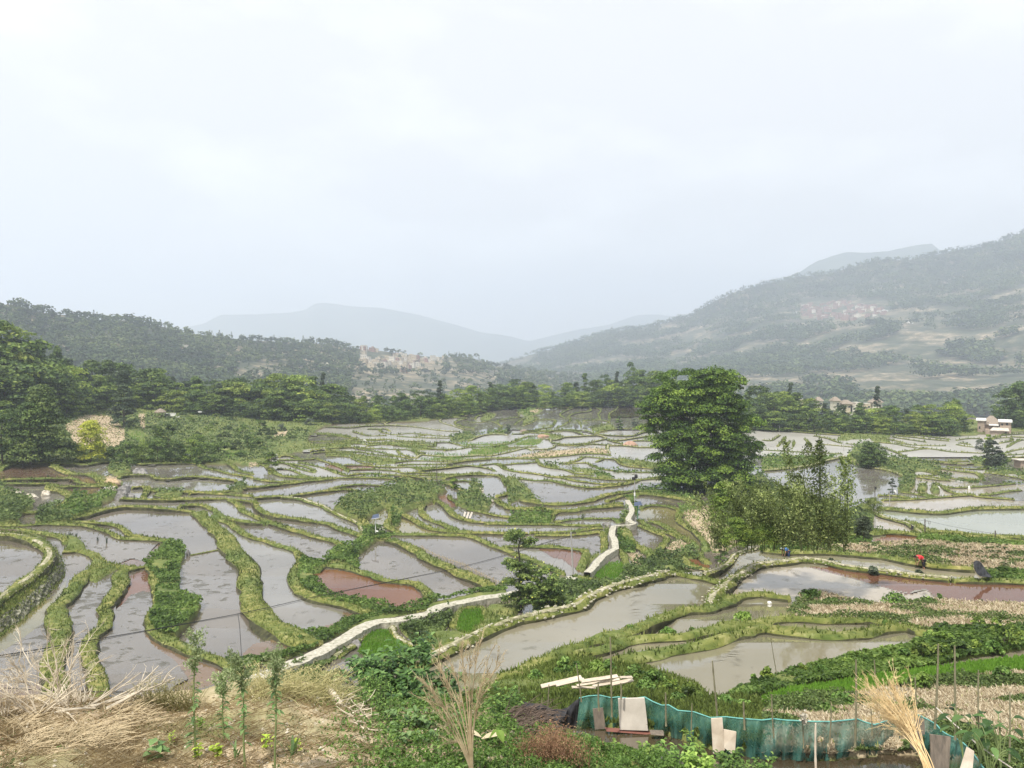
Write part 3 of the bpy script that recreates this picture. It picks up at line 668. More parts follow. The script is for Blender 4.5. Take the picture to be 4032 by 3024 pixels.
# ponds that need their own water: 'sheet material raise | outline'
PONDS = '''
A w_red 0|b: 520,1040 600,985 690,980 900,1010 1080,1085 1250,1115 1380,1135 1450,1190 1470,1250 1400,1330 1200,1330 1060,1280 850,1260 640,1210 600,1150 560,1090
A w_red 0|b: 1600,345 1690,320 1720,390 1775,430 1700,445 1610,390
A w_red 0|m: -60,780 70,785 200,860 60,862 -60,862
A w_red 0|m: 150,800 400,805 560,818 540,840 300,850 200,830
A w_red 0|c: 1575,890 1600,850 1660,830 1680,880 1760,950 1740,975 1650,955
A w_brown 0|a: -100,112 90,80 250,62 460,70 540,130 650,160 800,175 850,230 830,250 740,235 640,210 400,198 0,212
A w_brown 0|a: 550,270 880,268 900,300 760,390 760,430 600,540 520,530 640,400 630,350 560,310
A w_lake 0|d: 1000,460 1200,478 1400,500 1550,505 1700,485 1900,465 2500,455 2500,730 1900,700 1600,670 1450,650 1320,590 1050,525 980,485
A w_pale 0|d: 1040,382 1300,378 1500,362 1830,338 1900,352 2212,378 2500,380 2500,455 1900,458 1700,478 1550,498 1400,492 1200,472 1040,455
A w_pale 0|d: 1500,226 1600,266 1800,272 2212,237 2500,225 2500,280 2100,308 2000,328 1830,335 1730,330 1620,300 1570,255
A w_pale 0|d: 780,430 960,480 1150,562 1340,640 1410,690 900,700 940,620
A w_olive 0|b: 1000,540 1130,450 1190,460 1170,600 1210,640 1100,640 1050,620
A w_olive 0|b: 1290,530 1400,570 1600,650 1650,668 1280,665 1240,620
A w_olive 0|c: 1500,575 1560,620 1650,680 1720,750 1700,800 1560,730 1450,670 1400,625 1350,590
A w_olive 0|c: 1150,460 1230,435 1400,445 1500,475 1490,575 1350,590 1210,565 1140,545
A w_dark 0|n: 1500,115 1530,65 1700,60 1800,190 1660,200 1430,200 1420,160
A w_olive 0|a: 585,1040 570,1150 500,1260 430,1327 e: 400,100 200,250 0,380 -200,490 -200,300 0,200 200,100 340,-20 a: 500,1180 575,1070
A w_muddy_bottom 0|e: 1250,210 1400,280 1560,380 1700,450 1900,520 2050,600 1500,720 1520,650 1640,600 1520,440 1350,330
A w_mud 0|a: 1190,1010 1270,990 1300,1040 1370,1110 1360,1180 1240,1170 1140,1200 1060,1290 1010,1327 1010,1260 1130,1120 1130,1080 1080,1060
A w_muddy_bottom 0|e: -200,690 0,640 200,700 330,640 380,700 400,800 -200,900
A w_muddy_bottom 0|f: 0,300 190,260 330,300 400,340 340,380 80,430 -80,450 -100,380
A w_muddy_bottom 0|f: 330,160 450,190 560,150 700,120 760,80 780,20 900,50 960,70 740,110 640,190 500,230 450,215
A w_brown 0|a: 1000,940 1150,880 1240,910 1330,800 1370,755 1470,755 1440,790 1260,930 1180,960 1060,960
A w_mud 0|c: 250,800 400,805 550,820 660,838 665,880 620,980 560,950 480,890 380,870 330,830
B w_mud 0|d: 400,955 600,965 900,1020 1300,1070 1650,1105 2300,1122 2300,1300 1900,1290 1700,1250 1550,1230 1430,1150 1340,1160 1280,1185 1180,1165 1000,1120 880,1085 740,1045 600,1010
B w_pale 0|c: 1800,1300 1850,1240 2000,1110 2120,1020 2212,990 d: 200,965 400,960 600,1015 740,1050 1000,1125 1280,1190 1430,1155 1550,1235 1700,1290 1270,1285 1000,1300 700,1250 450,1190 330,1215 0,1215 c: 2100,1215 1980,1245 1860,1305
B w_dark 0|g: 560,1045 850,1050 1360,1100 1800,1240 2212,1310 h: 600,1330 1000,1290 1100,1200 1300,1210 1400,1290 1600,1400 1600,1700 g: 560,1700
B w_red 0|d: 960,720 1120,685 1370,700 1340,735 1130,752 980,742
'''
EDGE_B = pts('f: 1400,560 1480,500 1700,380 1900,280 2100,190 g: 0,150 200,100 400,50 600,0 c: 700,1260 900,1170 1100,1110 1300,1060 1400,1030 1550,1022 1700,1015 1850,968 1930,915 1980,845 2100,800 2212,780 d: 100,775 250,722 500,712 900,682 1050,662 1200,667 1400,682 1700,702 2300,765 3000,800')
# ---------------------------------------------------------------- rasters of the sheets
def inside(poly, X, Y):
    x = X.ravel(); y = Y.ravel(); c = np.zeros(len(x), bool); n = len(poly)
    bb = (x >= poly[:, 0].min()) & (x <= poly[:, 0].max()) & (y >= poly[:, 1].min()) & (y <= poly[:, 1].max())
    xi = x[bb]; yi = y[bb]; ci = np.zeros(len(xi), bool)
    for i in range(n):
        x1, y1 = poly[i]; x2, y2 = poly[(i + 1) % n]
        if y1 == y2: continue
        k = ((y1 > yi) != (y2 > yi)) & (xi < (x2 - x1) * (yi - y1) / (y2 - y1) + x1)
        ci ^= k
    c[bb] = ci
    return c.reshape(X.shape)
KIND = {'grass': 1, 'lush': 2, 'soil': 3, 'bush': 4, 'rice': 5, 'wet': 0}
def parse(block):
    for ln in block.strip().splitlines():
        if ln.strip():
            h, p = ln.split('|'); yield h.split(), pts(p)
banks = [(h[0], float(h[1].rstrip('w')) * ((0.82 if p[:, 1].mean() > 1900 else 0.92) if h[0] == 'A' else 1.05), h[1].endswith('w'), p) for h, p in parse(BANKS)]
# the stone terrace wall at the left: crest and foot
WALLUP = 1.9
CREST = pts('a: -250,640 0,690 130,700 270,740 370,790 430,860 400,940 300,1040 150,1150 0,1260 -300,1480')
OUTER = pts('a: -250,600 0,662 160,675 380,720 470,790 520,850 555,920 575,1000 560,1060 480,1160 380,1280 300,1350 e: 200,120 0,245 -300,430')
class Sheet: pass
def raster(S, u0, u1, v0, v1, st, clip=None):
    s = Sheet(); s.S = S; s.st = st; s.u0 = u0; s.v0 = v0
    s.U, s.V = np.meshgrid(np.arange(u0, u1, st) + st / 2, np.arange(v0, v1, st) + st / 2)
    s.kind = np.zeros(s.U.shape, int); s.h = np.zeros(s.U.shape); s.bank = np.zeros(s.U.shape, bool)
    s.drop = DROP[S](s.U, s.V); s.d = s.drop * F / (s.V - H0)
    for h, p in parse(LAND):
        if h[0] != S: continue
        m = inside(p, s.U, s.V); s.kind[m] = KIND[h[1]]; s.h[m] = float(h[2])
    if S == 'A':
        wp = np.vstack([CREST, OUTER[::-1]]); m = inside(wp, s.U, s.V); s.kind[m] = 1; s.h[m] = 0.0
    s.comp = np.zeros(s.U.shape, int); s.cmat = {}
    return s
def stamp(s, p, wid, ext=0):
    q = spline(p, s.st)
    if ext and len(q) > 3:                                   # run the ends on a little so that ponds close
        k = np.arange(s.st, ext, s.st)[:, None]; a = q[0] - q[2]; b = q[-1] - q[-3]; a /= np.hypot(*a) + 1e-6; b /= np.hypot(*b) + 1e-6; q = np.vstack([q[0] + a * k, q, q[-1] + b * k])
    for u, v in q:
        if v <= s.v0 + 1: continue
        d = float(DROP[s.S](u, v) * F / (v - H0))
        rx = max(wid / 2 * F / d * 0.75, s.st * 0.5); ry = max(rx * (v - H0) / F + (0.08 if d < 200 else 0.03) * F / d, s.st * 0.5)
        i0 = int((u - rx - s.u0) / s.st); i1 = int((u + rx - s.u0) / s.st) + 2; j0 = int((v - ry - s.v0) / s.st); j1 = int((v + ry - s.v0) / s.st) + 2
        i0 = max(i0, 0); j0 = max(j0, 0)
        if i1 <= i0 or j1 <= j0: continue
        sl = (slice(j0, j1), slice(i0, i1))
        s.bank[sl] |= ((s.U[sl] - u) / rx) ** 2 + ((s.V[sl] - v) / ry) ** 2 <= 1.1
def components(free):
    lab = np.zeros(free.shape, int); par = [0]
    def find(a):
        while par[a] != a: par[a] = par[par[a]]; a = par[a]
        return a
    prev = []
    for j in range(free.shape[0]):
        row = np.concatenate([[0], free[j].astype(int), [0]]); dd = np.diff(row)
        st_ = np.where(dd == 1)[0]; en = np.where(dd == -1)[0]; cur = []; k = 0
        for a, b in zip(st_, en):
            l = 0
            while k < len(prev) and prev[k][1] <= a: k += 1
            kk = k
            while kk < len(prev) and prev[kk][0] < b:
                r_ = find(prev[kk][2])
                if l == 0: l = r_
                elif r_ != l: par[r_] = l
                kk += 1
            if l == 0: par.append(len(par)); l = len(par) - 1
            cur.append((a, b, l)); lab[j, a:b] = l
        prev = cur
    root = np.array([find(a) for a in range(len(par))]); return root[lab]
def grow(lab, ok, n):
    """let each pond run a few cells under the banks round it"""
    for _ in range(n):
        for ax, sh in ((0, 1), (0, -1), (1, 1), (1, -1)):
            r_ = np.roll(lab, sh, axis=ax); m = (lab == 0) & ok & (r_ > 0); lab[m] = r_[m]
    return lab
A = raster('A', -700, 4760, 1500, 3000, 4)
B = raster('B', 1500, 4760, 2080, 3160, 4)
for S_, wd, wh, p in banks: stamp(A if S_ == 'A' else B, p, wd, 10 if p[:, 1].mean() > 1900 else 22)
stamp(A, CREST, 1.6)
inB = inside(np.vstack([EDGE_B, [[4760, 3300], [1500, 3300], [1500, 2700]]]), B.U, B.V)
def ponds(s, area=None):
    free = (s.kind == 0) & ~s.bank
    if area is not None: free &= area
    lab = components(free); nl = lab.max() + 1
    cnt = np.bincount(lab.ravel()); lab[(cnt[lab] < 3)] = 0
    own = np.zeros(lab.shape, int); k = nl
    for h, p in parse(PONDS):
        if h[0] != s.S: continue
        m = inside(p, s.U, s.V) & ~s.bank & (s.kind == 0); lab[m] = k; s.cmat[k] = h[1]; k += 1
    s.raised = None
    if s.S == 'A':                                          # the upper left pond sits on top of the stone wall
        m = inside(np.vstack([CREST, [[-700, 2500], [-700, 2060]]]), s.U, s.V) & ~s.bank; lab[m] = k; s.kind[m] = 0; s.raised = k; s.cmat[k] = 'w_grey'
    ok = (s.kind == 0) | s.bank
    lab = grow(lab.copy(), (s.kind == 0) | s.bank, 2)
    # a little way into the land around too
    lab = grow(lab, np.ones(lab.shape, bool) if area is None else area | s.bank, 2)
    lab[:4] = 0; lab[:, :3] = 0; lab[:, -3:] = 0
    if s.S == 'A':                                          # the open sheet that reaches the frame: milkier shallows on the right-hand plain
        big = np.bincount(lab[lab > 0]).argmax(); bm = lab == big; k2 = lab.max() + 1
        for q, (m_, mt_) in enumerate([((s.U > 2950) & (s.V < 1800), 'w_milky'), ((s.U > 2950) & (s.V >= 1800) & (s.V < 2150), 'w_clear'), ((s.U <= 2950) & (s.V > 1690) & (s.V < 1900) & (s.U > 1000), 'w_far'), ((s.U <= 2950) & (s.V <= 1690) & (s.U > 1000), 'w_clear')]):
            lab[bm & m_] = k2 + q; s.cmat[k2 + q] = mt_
    s.lab = lab
ponds(A); ponds(B, inB)
# far water seen beyond the raised pond
print('ponds', len(np.unique(A.lab)), len(np.unique(B.lab)))
# ---------------------------------------------------------------- ground, ponds and banks as meshes
def blur(a, n=1):
    for _ in range(n):
        b = np.pad(a, 1, mode='edge'); a = (b[1:-1, 1:-1] * 2 + b[:-2, 1:-1] + b[2:, 1:-1] + b[1:-1, :-2] + b[1:-1, 2:]) / 6
    return a
def raised_area(u, v):
    return inside(np.vstack([CREST, [[-700, 2500], [-700, 2060]]]), u, v)
def ground(s, name, clip=None, step=2):
    land = s.kind > 0
    near = np.clip(90 / s.d, 0.25, 1)
    rough_ = (fbm(s.U * s.d / F * 0.35, s.d * 0.35, 3) - 0.5)
    hh = np.where(land, s.h * (0.75 + rough_ * 1.3), -0.55)
    if s.S == 'A': hh = np.where(s.lab == s.raised, WALLUP - 0.5, hh)
    hh = blur(hh, 2)
    tint = np.where(s.kind == 3, 0.95, np.where(s.kind == 6, 0.1, np.where(land, 0.45, 0.12)))
    tint = blur(tint, 1)
    u = s.U[::step, ::step]; v = s.V[::step, ::step]; h = hh[::step, ::step]; t = tint[::step, ::step]
    ks = s.kind[::step, ::step]
    Pm = P3(u, v, s.S, 0.0); Pm[..., 2] += h
    ny, nx = u.shape; idx = np.arange(ny * nx).reshape(ny, nx)
    q = np.stack([idx[:-1, :-1], idx[1:, :-1], idx[1:, 1:], idx[:-1, 1:]], -1)
    keep = np.ones(q.shape[:2], bool)
    if clip is not None: keep = clip[::step, ::step][:-1, :-1]
    mb = MB(); mb.add(Pm.reshape(-1, 3), q[keep][:, ::-1], t.ravel())
    return mb
def skirt(mb, edge, dy, dz, n=6, t=0.5):
    """the hidden far side of a crest: falls away from it"""
    e = np.asarray(edge); rows = []
    for k in range(n + 1):
        f = k / n; p = e.copy(); dirn = e[:, :2] / np.linalg.norm(e[:, :2], axis=1)[:, None]
        p[:, :2] += dirn * dy * f; p[:, 2] -= dz * (f ** 0.8); rows.append(p)
    V = np.concatenate(rows); m = len(e); i = np.arange(n)[:, None] * m; j = np.arange(m - 1)[None, :]
    mb.add(V, np.stack([i + j, i + j + 1, i + m + j + 1, i + m + j], -1).reshape(-1, 4), t)
BASEL = np.array([(-700, 1690), (0, 1655), (250, 1640), (500, 1596), (620, 1612), (900, 1640), (1100, 1655), (1300, 1664), (1500, 1660), (1600, 1652), (1800, 1641), (1950, 1607), (2500, 1599), (2900, 1660), (3000, 1690), (3300, 1702), (3700, 1712), (3800, 1700), (4032, 1688), (4760, 1688)], float)
vb_ = np.interp(A.U, BASEL[:, 0], BASEL[:, 1]) - 6
A.lab[A.V < vb_] = 0
mb = ground(A, 'ground', clip=A.V > vb_)
ue = np.arange(-700, 4760, 20.); top = P3(ue, np.interp(ue, BASEL[:, 0], BASEL[:, 1]) - 2, 'A'); top[:, 2] += 0.3
t2 = top.copy(); t2[:, 1] += 60; t2[:, 0] *= t2[:, 1] / top[:, 1]; V_ = np.concatenate([top, t2]); m_ = len(top); j_ = np.arange(m_ - 1)
mb.add(V_, np.stack([j_, j_ + 1, m_ + j_ + 1, m_ + j_], -1), 0.4); skirt(mb, t2, 260, 95)
mb.build('terraced_hillside', M['ground'], smooth=True, kind='structure')
mb = ground(B, 'ground', clip=inB)
skirt(mb, P3(*spline(EDGE_B, 12).T, 'B', -0.15), 14, 16)
mb.build('garden_terrace', M['ground'], smooth=True, kind='structure')
# the knoll in front
CTOP = np.array([(-800, 2735), (-100, 2748), (150, 2738), (350, 2745), (500, 2752), (650, 2722), (800, 2702), (950, 2672), (1100, 2675), (1250, 2694), (1380, 2704), (1500, 2722), (1650, 2750), (1800, 2790), (2000, 2825), (2200, 2880), (2350, 2925), (2600, 3000), (2800, 3080), (3000, 3300)], float)
def knoll_noise(x, y): return (fbm(x * 0.9, y * 0.9, 11, 5) - 0.5) * 0.35 + (fbm(x * 4, y * 4, 12, 4) - 0.5) * 0.12
U = np.arange(-800, 3000, 9.); vt = np.interp(U, CTOP[:, 0], CTOP[:, 1]) + (vnoise(U / 60, U * 0, 5) - 0.5) * 16
rows = []
for k in range(90):
    f = k / 89; V_ = vt + (3330 - vt) * f ** 1.15
    p = P3(U, V_, 'C'); p[:, 2] += knoll_noise(p[:, 0], p[:, 1]) * min(1, 0.35 + f * 3); rows.append(p)
mb = MB(); V = np.concatenate(rows); m = len(U); i = np.arange(89)[:, None] * m; j = np.arange(m - 1)[None, :]
tk = 0.72 + 0.35 * (fbm(V[:, 0] * 0.8, V[:, 1] * 0.8, 21) - 0.3)
tk = np.where(V[:, 0] > 0.2, tk - 0.25, tk)
mb.add(V, np.stack([i + m + j, i + m + j + 1, i + j + 1, i + j], -1).reshape(-1, 4), tk)
skirt(mb, rows[0], 22, 20, 8)
mb.build('foreground_slope', M['ground'], smooth=True, kind='structure')
KN_P = V.reshape(90, m, 3)
def knoll(u, v):
    """a point on the knoll"""
    p = P3(u, v, 'C'); p[..., 2] += knoll_noise(p[..., 0], p[..., 1]) * 0.9; return p
# ponds
random_mats = ['w_grey', 'w_clear', 'w_grey']
def lay_ponds(s):
    lab = s.lab; ids = [k for k in np.unique(lab) if k > 0]
    # runs of cells, found for the whole raster at once
    for k in ids:
        jj, ii = np.where(lab == k)
        if len(jj) < 5: continue
        j0, j1, i0, i1 = jj.min(), jj.max() + 1, ii.min(), ii.max() + 1
        sub = lab[j0:j1, i0:i1] == k; dm = s.drop[j0:j1, i0:i1]; up = WALLUP if k == s.raised else 0.0
        lev = np.median(dm[sub]) - up
        m_ = s.cmat.get(k)
        if m_ is None:
            dd = np.median(s.d[j0:j1, i0:i1][sub]); uc = s.U[0, (i0 + i1) // 2]
            m_ = rnd.choice(random_mats)
            if s.S == 'B': m_ = 'w_plateau'
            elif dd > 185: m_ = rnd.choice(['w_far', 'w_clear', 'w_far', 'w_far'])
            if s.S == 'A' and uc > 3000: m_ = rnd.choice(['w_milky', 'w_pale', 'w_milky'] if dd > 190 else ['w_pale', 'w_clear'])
        Vv = []; Ff = []; n = 0
        for j in range(sub.shape[0]):
            row = np.concatenate([[0], sub[j].astype(int), [0]]); dd = np.diff(row)
            for a, b in zip(np.where(dd == 1)[0], np.where(dd == -1)[0]):
                for a2 in range(a, b, 12):
                    b2 = min(b, a2 + 12)
                    uu = np.array([s.u0 + (i0 + a2) * s.st, s.u0 + (i0 + b2) * s.st] * 2, float); vv = s.v0 + (j0 + j + np.array([0, 0, 1, 1])) * s.st
                    Vv.append((uu[[0, 1, 3, 2]], vv[[0, 1, 3, 2]]))
        uu = np.concatenate([x[0] for x in Vv]); vv = np.concatenate([x[1] for x in Vv]).astype(float)
        p = P3(uu, vv, s.S, up); d_ = DROP[s.S](uu, vv) - up
        z = -np.clip(lev, d_ - 0.04, d_ + 0.32) - 0.02; p[:, 2] = z
        MB().add(p, np.arange(len(p)).reshape(-1, 4)[:, ::-1]).build('water', M[m_], kind='structure')
lay_ponds(A); lay_ponds(B)
# banks
tuft_src = {'A': [], 'B': []}
def ridge(mb, P, wid, h, seed, m=0, prof=None):
    n = len(P); T = np.gradient(P[:, :2], axis=0); T /= (np.linalg.norm(T, axis=1)[:, None] + 1e-9); Nn = np.stack([-T[:, 1], T[:, 0]], 1)
    s_ = np.cumsum(np.r_[0, np.linalg.norm(np.diff(P[:, :2], axis=0), axis=1)])
    prof = prof or [(-1.25, -0.8 / h), (-1.08, -0.1), (-1.0, 0.55), (-0.6, 1.0), (0.0, 1.06), (0.6, 1.0), (1.0, 0.55), (1.08, -0.1), (1.25, -0.8 / h)]
    V = []; endt = np.zeros(n); endt[[0, -1]] = 1
    for k, (a, b) in enumerate(prof):
        wv = wid / 2 * (0.5 + 0.55 * vnoise(s_ / (wid * 5), s_ * 0 + (a > 0) * 7, seed) + 0.6 * vnoise(s_ / (wid * 1.1), s_ * 0 + k, seed)); hv = h * (0.65 + 0.75 * vnoise(s_ / (wid * 1.6), s_ * 0 + k * 3, seed + 1))
        p = P.copy(); p[:, :2] += Nn * (a * wv)[:, None]; p[:, 2] += b * hv - endt * h * 1.6; V.append(p)
    V = np.stack(V, 1); c = len(prof); i = np.arange(n - 1)[:, None] * c; j = np.arange(c - 1)[None, :]
    Fq = np.stack([i + j, i + c + j, i + c + j + 1, i + j + 1], -1).reshape(-1, 4)
    mb.add(V.reshape(-1, 3), Fq[:, ::-1], 0.5, m)
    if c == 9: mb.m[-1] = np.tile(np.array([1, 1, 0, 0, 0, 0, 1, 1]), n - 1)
    return V
mbs = {'A': MB(), 'B': MB()}; pale = {'A': MB(), 'B': MB()}
for k, (S_, wd, wh, p) in enumerate(banks + [('A', 1.5, True, CREST)]):
    up = WALLUP if k == len(banks) else 0.0
    q = spline(p, 7 if S_ == 'A' else 9); q = q[q[:, 1] > 1510]
    if len(q) < 3: continue
    P = P3(q[:, 0], q[:, 1], S_, up)
    d = P[:, 1].mean(); h = (0.46 if S_ == 'A' else 0.24) * min(1.3, max(0.7, wd / 1.4)) if S_ == 'A' else 0.32
    if wd < 0.6: h = 0.15
    if S_ == 'A' and d > 200: h *= 0.8
    far = d > 190
    V = ridge(mbs[S_], P, wd, h, k)
    if wh:
        pp = P.copy(); pp[:, 2] += h + 0.03
        ridge(pale[S_], pp, wd * 0.36, 0.08, k + 500, prof=[(-1.1, -0.6), (-0.9, 0.3), (-0.4, 0.9), (0.3, 1.0), (0.9, 0.4), (1.1, -0.6)])
    tuft_src[S_].append((V, wd, h, wh))
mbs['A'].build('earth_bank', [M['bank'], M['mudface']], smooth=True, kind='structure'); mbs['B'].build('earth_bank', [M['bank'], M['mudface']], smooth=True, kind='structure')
# loose stones along the stony rims of the near ponds
def stones(mb, P, sz, r=rng):
    n = len(P); o_ = np.array([[1, 0, 0], [0, 1, 0], [-1, 0, 0], [0, -1, 0], [0, 0, 1], [0, 0, -1.], [.7, .7, .5], [-.7, .6, .4], [.1, -.8, .6]]) * [1, 1, .8]; f_ = np.array([[0, 6, 4], [0, 1, 6], [6, 1, 4], [1, 7, 4], [1, 2, 7], [7, 2, 4], [2, 8, 4], [2, 3, 8], [8, 3, 4], [3, 0, 4], [1, 0, 5], [2, 1, 5], [3, 2, 5], [0, 3, 5]])
    V = P[:, None, :] + o_[None] * sz[:, None, None] * r.uniform(.6, 1.25, (n, 9, 1)); mb.add(V.reshape(-1, 3), (f_[None] + (np.arange(n) * 9)[:, None, None]).reshape(-1, 3))
for S_ in 'AB':
    for V, wd, h, wh in tuft_src[S_]:
        if not wh or V[:, 4, 1].mean() > 150: continue
        L_ = np.linalg.norm(np.gradient(V[:, 4], axis=0), axis=1); cnt = rng.poisson(np.clip(L_ * wd * (9 if S_ == 'B' else 3), 0, 60)); idx = np.repeat(np.arange(len(V)), cnt); c = rng.integers(2, 7, len(idx))
        P = V[idx, c] + rng.normal(size=(len(idx), 3)) * [.12, .12, .03]; stones(pale[S_], P + [0, 0, .05], rng.uniform(.03, .1, len(idx)) * (1.25 if S_ == 'B' else 1)); pale[S_].m[-1][:] = 1
pale['A'].build('footpath', [M['pale'], M['stone_white']], smooth=False, kind='structure'); pale['B'].build('footpath', [M['pale'], M['stone_white']], smooth=False, kind='structure')
# the wide stone path through the fields
PATH = [('e: 2080,640 f: -60,620 50,580 200,520 400,440 600,350 800,240 950,150 1100,100 1300,80 1540,25 b: 1600,1305 1800,1260 2000,1222 2200,1195 c: 60,1180 230,1150 450,1090 560,1040', 1.75),
        ('c: 690,1005 750,950 800,885 870,830 935,795', 1.25), ('c: 935,800 930,730 905,660 920,600', 1.25), ('c: 905,600 990,592 1060,590 1110,575', 0.7), ('c: 1100,575 1050,540 1080,465 1040,375', 1.2)]
mb = MB()
def strip(mb, P, wid, up, seed, n=7):
    T = np.gradient(P[:, :2], axis=0); T /= (np.linalg.norm(T, axis=1)[:, None] + 1e-9); Nn = np.stack([-T[:, 1], T[:, 0]], 1)
    s_ = np.cumsum(np.r_[0, np.linalg.norm(np.diff(P[:, :2], axis=0), axis=1)]); V = []
    prof = [(-1.0, -1.4), (-0.97, 0), (-0.5, 0.03), (0, 0.05), (0.5, 0.03), (0.97, 0), (1.0, -1.4)]
    for k, (a, b) in enumerate(prof):
        wv = wid / 2 * (0.82 + 0.36 * vnoise(s_ / 0.9, s_ * 0 + (a > 0), seed)); p = P.copy(); p[:, :2] += Nn * (a * wv)[:, None]; p[:, 2] += up + b; V.append(p)
    V = np.stack(V, 1); c = len(prof); n = len(P); i = np.arange(n - 1)[:, None] * c; j = np.arange(c - 1)[None, :]
    mb.add(V.reshape(-1, 3), np.stack([i + j, i + j + 1, i + c + j + 1, i + c + j], -1).reshape(-1, 4))
for k, (p, wd) in enumerate(PATH):
    q = spline(pts(p), 6); strip(mb, P3(q[:, 0], q[:, 1], 'A', 1.0), wd * 0.88, 0.0, 900 + k)
mb.build('stone_path', M['path'], kind='structure')
# the stone retaining wall of the upper left pond
mb = MB(); n = 160
def resample(p, n):
    s_ = np.r_[0, np.cumsum(np.hypot(*np.diff(p, axis=0).T))]; t = np.linspace(0, s_[-1], n); return np.stack([np.interp(t, s_, p[:, 0]), np.interp(t, s_, p[:, 1])], 1)
ca = resample(spline(CREST, 6), n); oa = resample(spline(OUTER, 6), n)
top = P3(ca[:, 0], ca[:, 1], 'A', WALLUP + 0.1); bot = P3(oa[:, 0], oa[:, 1], 'A', -0.35)
rows = []
for k in range(17):
    f = k / 16; g = min(1, f / 0.5) * 0.55 + max(0, f - 0.5) * 0.9     # a grassy shoulder, then the steep stone face
    p = top * (1 - f) + bot * f; p[:, 2] = top[:, 2] * (1 - f ** 1.7) + bot[:, 2] * f ** 1.7
    nz_ = (hsh(np.floor(np.arange(n) / 2.), k, 3) - 0.5) * (0.3 if f > 0.45 else 0.12)
    p[:, 0] += nz_ * (0 < k < 16); p[:, 2] += nz_ * 0.4 * (0 < k < 16); rows.append(p)
V = np.concatenate(rows); i = np.arange(16)[:, None] * n; j = np.arange(n - 1)[None, :]
Fq = np.stack([i + j, i + n + j, i + n + j + 1, i + j + 1], -1)
mb.add(V, Fq.reshape(-1, 4), 0.5); mt = np.zeros((16, n - 1), int); mt[8:] = 1; mb.m = [mt.ravel()]
M['wallstone'] = noisy('wall_stone', [(0.35, (0.04, 0.045, 0.03)), (0.5, (0.13, 0.13, 0.08)), (0.6, (0.3, 0.29, 0.22)), (0.72, (0.5, 0.48, 0.4))], 1.6, 0.95, 1.0, 0.3)
mb.build('stone_wall', [M['bank'], M['wallstone']], label='curved drystone retaining wall with grassy top holding up the leftmost raised pond', cat='stone wall')
WALL_ROWS = np.stack(rows)

# ---------------------------------------------------------------- grass and ground cover (stuff)
M['tuft'] = leafmat('grass_blades', (0.045, 0.065, 0.014), (0.155, 0.205, 0.045), (0.36, 0.37, 0.14), 0.3, 0.8)
M['leaf_lush'] = leafmat('leaf_lush', (0.021, 0.045, 0.009), (0.0935, 0.1615, 0.0298), (0.24, 0.34, 0.08), 0.3)
M['leaf_bush'] = leafmat('leaf_bush', (0.0193, 0.033, 0.0099), (0.075, 0.1162, 0.03), (0.198, 0.261, 0.081), 0.25)
M['rice'] = leafmat('rice_blades', (0.12, 0.26, 0.025), (0.2, 0.4, 0.045), (0.3, 0.5, 0.08), 0.45, 0.7)
def tufts(mb, C, size, t, lean=0.35, r=rng):
    """three-blade tufts"""
    C = np.asarray(C, float); n = len(C)
    if n == 0: return
    size = np.broadcast_to(np.asarray(size, float), (n,)); t = np.broadcast_to(np.asarray(t, float), (n,))
    for k in range(2):
        a = r.uniform(0, 6.28, n); w_ = size * r.uniform(0.14, 0.3, n); dx = np.cos(a) * w_; dy = np.sin(a) * w_
        l = r.normal(size=(n, 2)) * lean * size[:, None]; h = size * r.uniform(0.6, 1.3, n)
        V = np.stack([C + np.stack([-dx, -dy, -0.1 * size], 1), C + np.stack([dx, dy, -0.1 * size], 1), C + np.stack([l[:, 0] + dx * .3, l[:, 1] + dy * .3, h], 1), C + np.stack([l[:, 0] - dx * .3, l[:, 1] - dy * .3, h * 0.9], 1)], 1)
        mb.add(V.reshape(-1, 3), np.arange(4 * n).reshape(-1, 4), np.repeat(np.clip(t + r.normal(size=n) * 0.15, 0, 1), 4))
mb = MB()
for S_ in 'AB':
    for V, wd, h, wh in tuft_src[S_]:
        n = len(V); d = V[:, 4, 1]; L_ = np.linalg.norm(np.gradient(V[:, 4], axis=0), axis=1)
        sz = 0.09 + d * 0.0015; per = L_ * wd / (sz ** 2) * 0.5; cnt = rng.poisson(np.clip(per, 0, 34))
        idx = np.repeat(np.arange(n - 1), cnt[:-1]); f = rng.random(len(idx)); c = rng.integers(2, 6, len(idx)); g = rng.random(len(idx))
        P = (V[idx, c] * (1 - g)[:, None] + V[idx, c + 1] * g[:, None]) * (1 - f)[:, None] + (V[idx + 1, c] * (1 - g)[:, None] + V[idx + 1, c + 1] * g[:, None]) * f[:, None]
        tt = 0.42 + 1.3 * (fbm(P[:, 0] * 0.22, P[:, 1] * 0.22, 31) - 0.5) + 0.3 * (fbm(P[:, 0] * 1.5, P[:, 1] * 1.5, 32) - .5)
        if wh: k = (np.abs(c - 3.5) > 1.2); P = P[k]; tt = tt[k]; s2 = sz[idx][k]
        else: s2 = sz[idx]
        tufts(mb, P, s2 * rng.uniform(0.6, 1.4, len(P)), tt)
